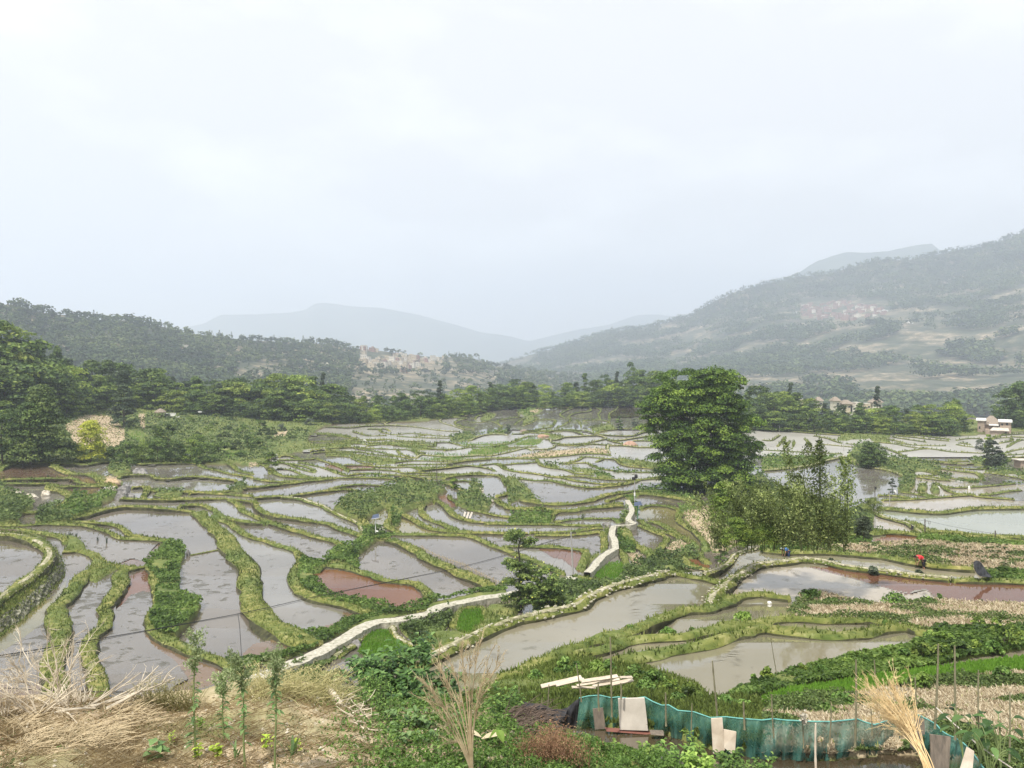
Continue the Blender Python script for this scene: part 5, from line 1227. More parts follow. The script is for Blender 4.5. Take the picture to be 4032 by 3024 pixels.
# --- trees that stand alone
# the big tree: several leaning layers
r2 = np.random.default_rng(77); d = float(dist(2740, 1935)); s_ = d / F; z0 = -float(dropA(2740, 1935))
e = empty('broadleaf_tree', ((2740 - CX) * s_, d, z0), label='very tall dark green tree standing alone right of centre above the bamboo', cat='tree')
c = MB(); allc = []
blobs = [(2700, 1505, 120, 60), (2790, 1490, 90, 45), (2640, 1560, 110, 60), (2760, 1570, 120, 60), (2870, 1530, 70, 60), (2900, 1600, 60, 60), (2590, 1620, 75, 50), (2700, 1640, 140, 60), (2840, 1660, 110, 60), (2620, 1690, 100, 55), (2760, 1720, 150, 60), (2890, 1730, 80, 55), (2945, 1660, 50, 30), (2640, 1780, 90, 60), (2780, 1800, 150, 70), (2900, 1810, 80, 60), (2660, 1860, 70, 50), (2800, 1880, 140, 60), (2900, 1900, 70, 50), (2720, 1570, 90, 70), (2680, 1740, 90, 60), (2720, 1830, 110, 60), (2850, 1850, 110, 60), (2650, 1900, 50, 40), (2860, 1600, 70, 60), (2850, 1790, 90, 60), (2600, 1585, 40, 30), (2950, 1760, 40, 40), (2700, 1900, 60, 40)]
for (bu, bv, rw_, rh_) in blobs:
    for q in range(27 if rw_ > 60 else 11):
        a = r2.uniform(0, 6.28); f = math.sqrt(r2.random()); cx_ = bu + math.cos(a) * f * rw_ * 0.85; cz_ = bv + math.sin(a) * f * rh_ * 0.85
        yy = r2.uniform(-1, 1) * (120 * max(0.2, 1 - ((cx_ - 2760) / 210) ** 2) ** 0.5) * s_
        ctr = np.array([(cx_ - 2740) * s_, yy, (1935 - cz_) * s_]); rc = r2.uniform(20, 44) * s_; nn = 190
        u_ = unit(nn, r2); u_[:, 2] = np.abs(u_[:, 2]) - 0.3; C = ctr + u_ * rc * np.array([1.1, 1.1, 0.75]) * r2.random((nn, 1)) ** 0.35
        leaves(c, C, 0.5 * r2.uniform(0.6, 1.3, nn), (u_ + np.array([0, 0, 0.6])), np.clip(r2.uniform(0.15, 0.75) + r2.normal(size=nn) * 0.15, 0, 1), aspect=0.7, r=r2, spread=0.6); allc.append(ctr)
c.build('crown', M['t_big'], e); allc = np.array(allc)
t = MB()
for (x0, x1, top_) in [(-1.2, -3.5, 0.75), (0.4, 0.5, 0.85), (1.8, 4.0, 0.7), (-0.3, -1.5, 0.8)]:
    Ht = 25.0 * top_; zz = np.linspace(0, 1, 8); tube(t, np.stack([x0 + (x1 - x0) * zz ** 1.3, 0.5 * np.sin(zz * 3 + x0), zz * Ht - 0.5], 1), 0.42 * (1 - 0.75 * zz) + 0.05, 7)
for k in r2.choice(len(allc), 40, replace=False):
    b = allc[k]; a_ = np.array([b[0] * 0.3, 0, max(3, b[2] - 5)]); tube(t, [a_, (a_ + b) / 2 + [0, 0, .2], b], [0.16, 0.11, 0.04], 5)
t.build('trunk', M['bark'], e, smooth=True)
tree_at('broadleaf_tree', 160, 1826, 1520, 270, 'cone', 't_front', 601, 'large bushy green tree at the left edge behind the muddy brown pond', K=120, n=110, leaf=0.03, zb=0.08, fill=1)
tree_at('broadleaf_tree', 120, 1828, 1580, 150, 'round', 't_dark', 602, 'darker half-hidden tree close behind the large bushy tree at left', K=60, n=90, leaf=0.03, zb=0.1)
tree_at('broadleaf_tree', 10, 1832, 1610, 150, 'round', 't_dark', 603, 'slim-trunked tree cut by the left edge of the view', K=50, n=80, zb=0.25)
tree_at('broadleaf_tree', 90, 1830, 1720, 90, 'round', 't_grey', 604, 'low grey-green tree with a thin trunk in front of the large bushy tree', K=26, n=80, leaf=0.06, zb=0.25)
tree_at('broadleaf_tree', 358, 1822, 1657, 125, 'dome', 't_yellow', 605, 'bright yellow-green tree in front of the tan eroded slope', K=60, n=90, leaf=0.04, zb=0.12)
tree_at('conifer', 488, 1690, 1455, 115, 'cone', 't_conifer', 606, 'tall dark spreading conifer just left of the thatched pavilion', K=110, n=80, leaf=0.024, zb=0.03)
for k, (u_, vb, vt, wp, mt_, tx) in enumerate([(500, 1826, 1735, 90, 't_dark', 'leftmost'), (560, 1822, 1735, 95, 't_mid', 'second'), (620, 1822, 1725, 100, 't_dark', 'third'), (690, 1822, 1735, 100, 't_dark', 'fourth'), (750, 1822, 1728, 95, 't_mid', 'fifth'), (815, 1820, 1742, 90, 't_dark', 'rightmost'), (620, 1790, 1680, 80, 't_mid', 'upper left'), (665, 1780, 1668, 75, 't_dark', 'upper middle'), (780, 1790, 1712, 85, 't_mid', 'upper right')]):
    tree_at('leafy_bush', u_, vb, vt, wp, 'dome', mt_, 620 + k, f'{tx} of the dark bushy trees clustered behind the upper left ponds', K=40, n=80, leaf=0.05, zb=0.02, cat='bush', limbs=5)
tree_at('broadleaf_tree', 1068, 1850, 1782, 58, 'dome', 't_mid', 640, 'small dense green tree on the bank among upper left ponds', K=30, n=70, leaf=0.07, zb=0.25)
tree_at('broadleaf_tree', 1040, 1782, 1756, 20, 'round', 't_mid', 641, 'tiny round tree above the small dense tree at upper left', K=14, n=50, leaf=0.1, zb=0.2)
tree_at('broadleaf_tree', 2438, 1692, 1639, 30, 'column', 't_dark', 642, 'small dark egg-shaped tree reflected in a far pond', K=24, n=80, leaf=0.07, zb=0.05)
tree_at('broadleaf_tree', 1788, 1942, 1882, 34, 'round', 't_mid', 643, 'little green tree by the red mud pond near the centre pole', K=22, n=70, leaf=0.08, zb=0.3)
tree_at('leafy_bush', 2000, 1706, 1672, 32, 'dome', 't_grey', 644, 'scraggly grey-green bush beside the little far hut', K=18, n=60, leaf=0.1, zb=0.05, cat='bush')
tree_at('leafy_bush', 2505, 1685, 1650, 40, 'dome', 't_grey', 645, 'grey bush in the far pond left of the big tree', K=18, n=60, leaf=0.1, zb=0.02, cat='bush')
tree_at('leafy_bush', 775, 1832, 1803, 30, 'dome', 't_dark', 646, 'small dark round bush on the rim of an upper left pond', K=14, n=60, leaf=0.12, zb=0.02, cat='bush')
for k, (u_, vb, vt, wp) in enumerate([(3450, 1835, 1738, 90), (3420, 1842, 1740, 70), (3395, 1838, 1790, 60)]):
    tree_at('leafy_bush', u_, vb, vt, wp, 'dome', 't_dark', 650 + k, ['dense dark bush at the head of the right-hand reflecting pond', 'left half of the paired dark bushes above the right-hand pond', 'low skirt of dark leaves at the pond-head bushes'][k], K=60, n=90, leaf=0.045, zb=0.02, cat='bush')
for k, (u_, vb, vt, wp) in enumerate([(3905, 1845, 1735, 80), (3935, 1845, 1775, 70), (3893, 1842, 1710, 36), (3860, 1770, 1730, 40)]):
    tree_at('bamboo_clump', u_, vb, vt, wp, 'dome', ['t_grey', 't_dark', 't_light', 't_grey'][k], 660 + k, ['feathery bushy bamboo below the brick farmhouse', 'dark lower mass on the right of the farmhouse bamboo', 'bright upright plume rising from the farmhouse bamboo', 'thin grey bamboo tuft left of the farmhouse bamboo'][k], K=46, n=80, leaf=0.05, zb=0.02, cat='bamboo')
tree_at('broadleaf_tree', 3513, 1948, 1884, 30, 'column', 't_grey', 670, 'small grey-green tree leaning beside a pole at the right-hand pond', K=22, n=70, leaf=0.07, zb=0.12)
tree_at('conifer', 2836, 2215, 2078, 72, 'cone', 't_dark', 671, 'dark narrow young tree at the foot of the sandy plot', K=44, n=70, leaf=0.04, zb=0.05)
tree_at('leafy_bush', 2296, 2047, 2026, 20, 'dome', 't_grey', 672, 'small grey shrub on the bank in the centre right ponds', K=9, n=50, leaf=0.16, zb=0.02, cat='bush')
# the small foreground tree: an airy upper storey on a bent stem, and its bushier neighbour
def open_tree(name, u, vb, lumps, stem, label, seed, mt_='t_front', leaf=0.26, S='A', fl=0.5, dens=90, flower=0):
    r3 = np.random.default_rng(seed); d = float(dist(u, vb, S)); s3 = d / F
    e = empty(name, ((u - CX) * s3, d, -float(DROP[S](u, vb))), label=label, cat='tree'); c = MB(); cen = []
    for (a, b, ra, rb_) in lumps:
        for q in range(max(4, int(ra * rb_ / 100))):
            an = r3.uniform(0, 6.28); f = math.sqrt(r3.random()); ctr = np.array([(a - u + math.cos(an) * f * ra * .8) * s3, r3.uniform(-.7, .7) * ra * s3, (vb - b + math.sin(an) * f * rb_ * .8) * s3])
            nn = dens; u_ = unit(nn, r3); rc = r3.uniform(12, 22) * s3; leaves(c, ctr + u_ * rc * np.array([1.2, 1.2, fl]) * r3.random((nn, 1)) ** .4, leaf * r3.uniform(.6, 1.3, nn), u_ * .5 + np.array([0, 0, .8]), np.clip(r3.uniform(.25, .8) + r3.normal(size=nn) * .15, 0, 1), aspect=.6, r=r3, spread=.7); cen.append(ctr)
    c.build('crown', M[mt_], e); t = MB(); st = np.array([((a - u) * s3, 0, (vb - b) * s3) for a, b in stem]); nst = len(st)
    tube(t, st, np.linspace(0.17, 0.06, nst), 7); cen = np.array(cen)
    for k in r3.choice(len(cen), min(22, len(cen)), replace=False):
        b = cen[k]; j = np.argmin(np.abs(st[:, 2] - (b[2] - 0.8))); a_ = st[j]; tube(t, [a_, (a_ + b) / 2 + [0, 0, -.1], b], [0.05, 0.035, 0.015], 5)
    t.build('trunk', M['bark'], e, smooth=True)
    if flower:
        f_ = MB(); cc = cen[r3.integers(0, len(cen), flower)] + unit(flower, r3) * 0.6 + [0, -.2, .35]; leaves(f_, cc, 0.2, np.tile([[0, -.4, .8]], (flower, 1)), 0.9, aspect=.9, r=r3); f_.build('blossom', M['t_yellow'], e)
    return e
open_tree('broadleaf_tree', 2045, 2412, [(2040, 2100, 55, 20), (2080, 2125, 35, 18), (2010, 2120, 30, 18), (2060, 2140, 40, 14), (2040, 2225, 70, 18), (2020, 2215, 45, 25), (2075, 2260, 50, 22), (2020, 2290, 55, 22), (2060, 2330, 55, 30), (2010, 2350, 35, 28), (2045, 2380, 30, 20)], [(2050, 2412), (2052, 2370), (2048, 2300), (2046, 2240), (2045, 2190), (2040, 2160), (2050, 2120)], 'tall open tree with two leafy storeys beside the bend of the stone path', 680, flower=50)
open_tree('broadleaf_tree', 2120, 2418, [(2130, 2260, 60, 25), (2165, 2290, 60, 30), (2110, 2300, 60, 30), (2150, 2340, 65, 30), (2100, 2360, 50, 26), (2180, 2350, 40, 25), (2125, 2390, 45, 18)], [(2112, 2418), (2115, 2380), (2120, 2340), (2125, 2300), (2130, 2270)], 'lower rounded tree touching the right side of the two-storeyed tree', 681, flower=60)
# --- bamboo
def bamboo(name, u, vb, dd, culms, label, seed, spread_px, hmin, hmax, lean=0.12, nl=330, group=None, rf=0.62):
    r3 = np.random.default_rng(seed); s3 = dd / F; z0 = -(vb - H0) * s3
    e = empty(name, ((u - CX) * s3, dd, z0), label=label, cat='bamboo', group=group); t = MB(); c = MB()
    for q in range(culms):
        x0 = r3.uniform(-1, 1) * spread_px * s3 * 0.5; y0 = r3.uniform(-1, 1) * spread_px * s3 * 0.4; Hh = r3.uniform(hmin, hmax) * s3
        lx = (r3.normal() * lean * 1.4 + x0 / (spread_px * s3) * 0.35) * Hh; ly = r3.normal() * lean * Hh; tt = np.linspace(0, 1, 9)
        ax = np.stack([x0 + lx * tt ** 2.2, y0 + ly * tt ** 2.2, Hh * (tt - 0.12 * abs(lx) / Hh * tt ** 4)], 1); tube(t, ax, 0.035 * (1 - 0.8 * tt) + 0.006, 5)
        nn = nl; f = r3.random(nn) ** 0.7 * 0.88 + 0.12; base = np.stack([np.interp(f, tt, ax[:, k]) for k in range(3)], 1)
        node = np.floor(f * 22) / 22; rad = (0.35 + 0.75 * np.sin(np.clip(f, 0, 1) * 2.9)) * rf * (0.5 + hsh(node * 91, q * 1., 2)); a = r3.uniform(0, 6.28, nn); rr = rad * r3.random(nn) ** .5
        C = base + np.stack([np.cos(a) * rr, np.sin(a) * rr, r3.normal(size=nn) * .12 - rr * .15], 1)
        leaves(c, C, 0.24 * r3.uniform(.6, 1.3, nn), np.tile([[0, 0, .6]], (nn, 1)), np.clip(r3.uniform(.2, .7) + r3.normal(size=nn) * .18, 0, 1), aspect=.35, r=r3, spread=1.0)
    t.build('culm', M['culm'], e, smooth=True); c.build('foliage', M['t_bamboo'], e); return e
M['culm'] = noisy('bamboo_culm', [(0.3, (0.05, 0.065, 0.022)), (0.7, (0.13, 0.15, 0.06))], 4, 0.5, 0)
bamboo('bamboo_clump', 2900, 2160, 62, 20, 'left of the three bamboo clumps, thick at the foot of the big tree', 700, 210, 90, 290, lean=0.14)
bamboo('bamboo_clump', 3080, 2160, 58, 24, 'middle bamboo clump with the widest dark base', 701, 250, 100, 300, lean=0.14)
bamboo('bamboo_clump', 3230, 2150, 55, 20, 'right bamboo clump with tall feathery plumes above the lake', 702, 250, 90, 310, lean=0.3)
for k, (u_, vt, lx) in enumerate([(3150, 1728, 0), (3232, 1730, 0), (3332, 1790, 20)]):
    bamboo('bamboo', u_, 2150, 54, 2, ['single tall bamboo plume, left of the three rising above the clumps', 'tallest straight bamboo plume, middle of the three above the clumps', 'right-hand bamboo plume bending over the muddy reflection'][k], 710 + k, 16, 2150 - vt - 15, 2150 - vt, lean=0.03, nl=620, rf=0.5)
for k, (u_, vb, vt, wp, mt_) in enumerate([(2900, 2150, 2040, 120, 't_mid'), (2850, 2060, 1900, 130, 't_mid'), (3120, 2150, 2070, 150, 't_dark'), (3270, 2140, 2060, 110, 't_dark'), (3010, 2140, 2060, 110, 't_mid'), (3400, 2120, 2030, 70, 't_grey'), (3440, 2020, 1960, 80, 't_bamboo')]):
    tree_at('leafy_bush', u_, vb, vt, wp, 'dome', mt_, 720 + k, ['yellowish green bush filling the left bamboo clump', 'green bush hanging at the right foot of the big tree', 'dark bush at the base of the middle bamboo', 'dark bush at the base of the right bamboo', 'mid-green bush between the left and middle bamboo', 'grey shrub right of the bamboo by the pale pond', 'airy bamboo tuft arching over the lake path'][k], K=80, n=80, leaf=0.04, zb=0.02, cat='bush', dd=57 if k not in (1,) else 70)
r4 = np.random.default_rng(88); SCR = [(400, 1625), (440, 1640), (690, 1600), (720, 1640), (750, 1665), (800, 1640), (840, 1680), (870, 1640), (900, 1700), (930, 1660), (960, 1710), (1000, 1640), (1030, 1680), (1070, 1735), (1110, 1700), (1130, 1650), (1180, 1700), (1220, 1680), (880, 1745), (930, 1775), (820, 1700), (700, 1690), (300, 1640), (260, 1670), (1000, 1770), (950, 1805), (860, 1790), (1040, 1720), (1150, 1740), (990, 1740), (660, 1650), (780, 1725), (1200, 1655), (560, 1660), (340, 1820), (450, 1800), (425, 1820)]
SPR = [tree_proto('dome', 1.0, 1.3, 950 + k, 16, 70, 0.11, M[['t_dark', 't_mid', 't_grey', 'leaf_bush'][k]], 0.02, 0.02, 0.5, 4, 0.6) for k in range(4)]
for k, (u_, v_) in enumerate(SCR):
    s4 = r4.uniform(1.8, 4.6); q = r4.integers(0, 4); p = P3(float(u_), float(v_), 'A')
    put_tree('scrub_bush', SPR[q], (p[0], p[1], p[2]), s4, r4.uniform(0, 6), label=f"{['dark', 'green', 'greyish', 'mixed-green'][q]} scrub bush, {ORD[k % len(ORD)] if k < len(ORD) else 'last'} among those dotting the terraced left slope", cat='bush', group='scrub bushes on the left slope')
print('stage 5 done')
# ---------------------------------------------------------------- buildings
M['wall_ochre'] = plain('wall_ochre', (0.52, 0.44, 0.32), 0.9, 0.25, 0.8); M['wall_white'] = plain('wall_white', (0.66, 0.61, 0.52), 0.9, 0.2, 0.8)
M['wall_pink'] = plain('wall_pink', (0.33, 0.2, 0.165), 0.9, 0.25, 0.8); M['wall_brick'] = plain('wall_brick', (0.34, 0.27, 0.21), 0.9, 0.25, 1.5)
M['roof_grey'] = plain('roof_grey', (0.3, 0.27, 0.25), 0.9, 0.25, 1.0); M['thatch'] = noisy('thatch', [(0.3, (0.16, 0.13, 0.1)), (0.7, (0.36, 0.3, 0.24))], 3, 0.95, 0.6, 0.1)
M['concrete'] = noisy('concrete', [(0.3, (0.42, 0.38, 0.32)), (0.7, (0.64, 0.59, 0.52))], 1.5, 0.9, 0.3, 0.03); M['whitewash'] = plain('whitewash', (0.78, 0.77, 0.74), 0.8, 0.06)
M['glass_dark'] = plain('window_dark', (0.03, 0.035, 0.04), 0.3, 0.1); M['wood_dark'] = noisy('wood_dark', [(0.3, (0.04, 0.03, 0.022)), (0.7, (0.12, 0.09, 0.065))], 5, 0.8, 0.3, 0.01, stretch=(6, 6, 0.6))
def flat_house(mb, W_, D_, H_, r, rz=0, c=(0, 0, 0), storeys=2):
    """walls, a flat roof with parapet and stair box, and window openings; material 0 wall, 1 roof, 2 window"""
    x0, y0, z0 = c
    box(mb, (x0, y0, z0 + H_ / 2 - 2), (W_, D_, H_ + 4), 0, m=0); box(mb, (x0, y0, z0 + H_ + 0.12), (W_ + 0.5, D_ + 0.5, 0.25), 0, m=1)
    for sx in (-1, 1): box(mb, (x0 + sx * (W_ / 2 + 0.1), y0, z0 + H_ + 0.55), (0.2, D_ + 0.4, 0.6), 0, m=0)
    box(mb, (x0, y0 - D_ / 2 - 0.1, z0 + H_ + 0.5), (W_ - 0.1, 0.2, 0.5), 0, m=0)
    if r.random() < 0.7: box(mb, (x0 + r.uniform(-.25, .25) * W_, y0, z0 + H_ + 1.4), (W_ * 0.4, D_ * 0.4, 2.3), 0, m=0); 
    for s_ in range(storeys):
        for k in range(3):
            if r.random() < 0.8: box(mb, (x0 - W_ * 0.3 + k * W_ * 0.3, y0 - D_ / 2 - 0.02, z0 + 1.5 + s_ * H_ / storeys), (W_ * 0.13, 0.1, 1.1), 0, m=2)
r = np.random.default_rng(5)
hp = []
for k in range(7):
    mb = MB(); W_, D_, H_ = r.uniform(8, 13), r.uniform(8, 11), r.uniform(5.5, 8.5); flat_house(mb, W_, D_, H_, r)
    me = mesh_of(mb, 'house'); [me.materials.append(m_) for m_ in (M[['wall_ochre', 'wall_white', 'wall_ochre', 'wall_pink', 'wall_ochre', 'wall_white', 'wall_pink'][k]], M['roof_grey'], M['glass_dark'])]; hp.append(me)
def on_sheet(V, U, u, v):
    """the point of a hill mesh seen at bearing u, dip v"""
    j = int(np.argmin(np.abs(U - u))); col = V[:, j]; vv = H0 - col[:, 2] / col[:, 1] * F
    i = int(np.argmin(np.abs(vv[:-5] - v))); return col[i]
vil = [(1425, 1375), (1440, 1372), (1458, 1378), (1430, 1385), (1425, 1415), (1440, 1420), (1450, 1412), (1462, 1428), (1475, 1422), (1490, 1418), (1500, 1426), (1465, 1446), (1480, 1444), (1495, 1442), (1512, 1428), (1525, 1424), (1535, 1430), (1520, 1440), (1545, 1418), (1558, 1400), (1565, 1396), (1575, 1402), (1560, 1415), (1572, 1418), (1585, 1410), (1597, 1405), (1600, 1418), (1612, 1420), (1625, 1408), (1632, 1402), (1642, 1408), (1550, 1432), (1565, 1434), (1580, 1430), (1595, 1434), (1610, 1432), (1625, 1428), (1640, 1424), (1655, 1420), (1665, 1414), (1678, 1418), (1690, 1420), (1700, 1412), (1712, 1410), (1722, 1412), (1735, 1420), (1708, 1424), (1580, 1446), (1597, 1450), (1612, 1446), (1628, 1442), (1642, 1438), (1600, 1460), (1650, 1450), (1485, 1434), (1530, 1412), (1290, 1446), (1240, 1434), (710, 1385), (722, 1378), (1755, 1408), (1478, 1380)]
for k, (u, v) in enumerate(vil):
    p = on_sheet(LH, LHU, u, v + 6); me = hp[[0, 1, 2, 4, 5, 1, 3][r.integers(0, 7)]]
    o = bpy.data.objects.new('house', me); COL.objects.link(o); o.location = p; o.rotation_euler = (0, 0, r.uniform(-.5, .5)); s_ = r.uniform(1.0, 1.4); o.scale = (s_, s_, s_ * r.uniform(0.7, 1.1))
    if u < 800: lab = ['pale lone farmhouse in the forest on the left hill', 'second pale farmhouse just above the lone one in the left forest'][u > 715]
    elif u < 1300: lab = ['pale lone house in the woods left of the hillside village', 'yellow lone house nearest the left side of the hillside village'][u > 1260]
    elif v < 1395 and u < 1490: lab = 'one of the few houses set above the hillside village, on its left'
    elif u < 1545: lab = 'ochre flat-roofed house packed in the left wing of the hillside village'
    elif u < 1650: lab = 'ochre flat-roofed house packed in the dense middle of the hillside village'
    else: lab = 'ochre flat-roofed house packed in the right wing of the hillside village'
    tag(o, lab, 'house', 'houses of ' + (lab.split('in the ')[-1] if 'wing' in lab or 'middle' in lab else 'the outskirts of the hillside village'))
# the pink-brown village on the long mountain
for k in range(125):
    u = r.uniform(3165, 3465); f = (u - 3165) / 300; top = 1212 - 26 * math.sin(math.pi * f) ** 0.6; bot = 1245 + 18 * math.sin(math.pi * min(1, f * 1.05)) ; v = r.uniform(top, bot)
    p = on_sheet(RM, RMU, u, v); me = hp[[3, 6, 3, 6, 1, 3, 6][r.integers(0, 7)]]
    o = bpy.data.objects.new('house', me); COL.objects.link(o); o.location = p + r.normal(size=3) * np.array([5, 0, 0]); o.rotation_euler = (0, 0, r.uniform(-.6, .6)); s_ = r.uniform(1.1, 1.6); o.scale = (s_, s_, s_ * r.uniform(.6, .9))
    sec = 'left part' if f < 0.33 else 'centre' if f < 0.66 else 'right part'
    tag(o, f'tiny pinkish house packed in the {sec} of the village high on the long mountain', 'house', f'houses in the {sec} of the mountain village')
for k, (u, v, tx) in enumerate([(3485, 1225, 'white building just right of the mountain village'), (3135, 1232, 'long white shed just left of the mountain village'), (3580, 1272, 'small white hut on the slope right of the mountain village')]):
    p = on_sheet(RM, RMU, u, v); mb = MB(); flat_house(mb, 18, 8, 5, r, storeys=1); mb.build('house', [M['whitewash'], M['whitewash'], M['glass_dark']], loc=tuple(p), label=tx, cat='house')
def hip(mb, c, W_, D_, z0, h, t=0.5, m=0, ridge_=0.3):
    x, y = c; a = W_ / 2; b = D_ / 2; e_ = ridge_ * a
    v = [[x - a, y - b, z0], [x + a, y - b, z0], [x + a, y + b, z0], [x - a, y + b, z0], [x - e_, y, z0 + h], [x + e_, y, z0 + h]]
    v += [[q[0], q[1], z0 - 0.25] for q in v[:4]]
    mb.add(v, [[0, 1, 5, 4], [2, 3, 4, 5]], t, m); mb.add(v, [[1, 2, 5], [3, 0, 4]], t, m); mb.add(v, [[6, 7, 1, 0], [7, 8, 2, 1], [8, 9, 3, 2], [9, 6, 0, 3], [6, 9, 8, 7]], t, m)
# thatched village tops behind the belt, left of the farmhouse
th = [(3165, 1562, 40, 'flat', 'flat pale roof at the left end of the thatched hamlet'), (3222, 1566, 26, 'th', 'small thatched house second from the left in the hamlet'), (3288, 1566, 30, 'th', 'thatched house left of centre in the hamlet behind the trees'), (3330, 1578, 44, 'th', 'largest thatched roof in the middle of the hamlet'), (3352, 1586, 24, 'flat', 'flat-roofed house beside the largest thatched roof'), (3372, 1574, 22, 'flat', 'narrow white house right of the hamlet centre'), (3410, 1578, 24, 'flat', 'white house between the hamlet and the large right-hand thatch'), (3447, 1572, 44, 'th', 'thatched house standing by the pine at the right of the hamlet'), (3300, 1586, 26, 'flat', 'low pale house below the left thatched roofs')]
for k, (u, v, wpx, kd, tx) in enumerate(th):
    d = 540.; s_ = d / F; W_ = wpx * s_; z = -(v + 13 - H0) * s_; e = empty('house', ((u - CX) * s_, d, z - 3), label=tx, cat='house')
    mb = MB(); box(mb, (0, 0, 0), (W_ * 0.85, 6, 6.5)); wl = mb.build('wall', M['wall_white'] if k % 3 else M['wall_ochre'], e)
    mb = MB(); (hip(mb, (0, 0), W_ * 1.1, 8, 3.3, 2.6, ridge_=0.35) if kd == 'th' else box(mb, (0, 0, 3.45), (W_, 6, 0.35))); mb.build('roof', M['thatch'] if kd == 'th' else M['concrete'], e)
    mb = MB(); box(mb, (W_ * .15, -3.05, 1.3), (1.2, 0.12, 1.2)); mb.build('window', M['glass_dark'], wl)
# the brick farmhouse at the right
d = float(dist(3915, 1706)); s_ = d / F
def px(u, v, y=0): return np.array([(u - 3915) * s_, y, (1706 - v) * s_])
e = empty('farmhouse', ((3915 - CX) * s_, d, -(1706 - H0) * s_), -math.atan((3915 - CX) / F), label='brick farmhouse with thatched hip roof and white flat terraces at the right edge', cat='farmhouse')
mb = MB()
def blk(mb, u0, u1, v0, v1, y0, y1, m=0): a = px(u0, v1); b = px(u1, v0); box(mb, ((a[0] + b[0]) / 2, (y0 + y1) / 2, (a[2] + b[2]) / 2), (b[0] - a[0], y1 - y0, b[2] - a[2]), m=m)
blk(mb, 3858, 3882, 1658, 1720, -1, 7); blk(mb, 3880, 3940, 1668, 1720, 0, 8.03); blk(mb, 3934, 3971, 1660, 1720, -2.5, 6); blk(mb, 3885, 3958, 1690, 1722, -5, 0.5); fw = mb.build('wall', M['wall_brick'], e)
mb = MB(); blk(mb, 3853, 3888, 1652, 1657.5, -1.6, 7.6); blk(mb, 3928, 3975, 1654, 1659.5, -3.2, 6.6); blk(mb, 3897, 3930, 1670, 1674, -3, 0.6); mb.build('terrace_roof', M['whitewash'], e)
mb = MB(); a = px(3902, 1671); hip(mb, (a[0] + 0.3, 4), 7.6, 9.5, a[2], 3.3, ridge_=0.15); mb.build('roof', M['thatch'], e)
mb = MB(); a = px(3900, 1690); b = px(3965, 1676); mb.add([[a[0], -5.6, a[2]], [b[0], -5.6, a[2]], [b[0] - .6, -0.2, b[2]], [a[0] + 1.8, -0.2, b[2] + 0.2], [a[0], -5.6, a[2] - .25], [b[0], -5.6, a[2] - .25], [b[0] - .6, -0.2, b[2] - .25], [a[0] + 1.8, -0.2, b[2] - 0.05]], [[0, 1, 2, 3], [4, 7, 6, 5], [0, 4, 5, 1], [1, 5, 6, 2], [3, 2, 6, 7], [0, 3, 7, 4]]); mb.build('lean_to_roof', M['concrete'], e)
for (u0, u1, v0, v1, y) in [(3863, 3868, 1680, 1690, -1.1), (3938, 3944, 1665, 1672, -2.6), (3954, 3961, 1662, 1671, -2.6), (3892, 3896, 1664, 1672, -0.1)]:
    mb = MB(); blk(mb, u0, u1, v0, v1, y, y + 0.1); mb.build('window', M['glass_dark'], fw)
mb = MB(); blk(mb, 3951, 3956, 1695, 1704, -5.1, -5.0); mb.build('door', M['glass_dark'], fw)
# small brick shed cut by the right edge
d = dist(4020, 1842); s_ = d / F; e = empty('shed', ((4020 - CX) * s_, d, -float(dropA(4020, 1842))), label='small brick shed with a pale flat roof cut by the right edge', cat='shed')
mb = MB(); box(mb, (0.8, 0, 1.1), (3.6, 3, 2.2)); mb.build('wall', M['wall_brick'], e); mb = MB(); box(mb, (0.6, 0, 2.3), (4.4, 3.8, 0.22)); mb.build('roof', M['concrete'], e)
# thatched pavilion
d = float(dist(631, 1650)); s_ = d / F; e = empty('pavilion', ((631 - CX) * s_, d, -(1650 - H0) * s_), label='open wooden pavilion with a peaked thatched roof above the grassy slope', cat='pavilion')
mb = MB(); c8 = 10; a_ = np.arange(c8) * 2 * math.pi / c8; Rr = 2.4
ring = np.stack([np.cos(a_) * Rr, np.sin(a_) * Rr, np.full(c8, 3.0)], 1); ring2 = ring * [0.5, 0.5, 1] + [0, 0, 0.95]; apex = [[0, 0, 4.45]]; low = ring - [0, 0, 0.3]
mb.add(np.vstack([ring, ring2, apex, low]), [[k, (k + 1) % c8, c8 + (k + 1) % c8, c8 + k] for k in range(c8)] + [[2 * c8 + 1 + k, 2 * c8 + 1 + (k + 1) % c8, (k + 1) % c8, k] for k in range(c8)]); mb.add(np.vstack([ring2, apex]), [[k, (k + 1) % c8, c8] for k in range(c8)]); mb.build('roof', M['thatch'], e)
for sx in (-1.5, 1.5):
    for sy in (-1.3, 1.3): mb = MB(); tube(mb, [[sx, sy, -0.3], [sx, sy, 3.0]], 0.11, 6); mb.build('post', M['wood_dark'], e)
mb = MB(); box(mb, (0, 0, 0.15), (3.6, 3.2, 0.3)); mb.build('floor', M['wood_dark'], e)
mb = MB(); [box(mb, (x_, -1.35, 0.65), (0.07, 0.07, 0.8)) for x_ in np.linspace(-1.4, 1.4, 12)]; box(mb, (0, -1.35, 1.05), (3.0, 0.1, 0.1)); mb.build('railing', M['wood_dark'], e)
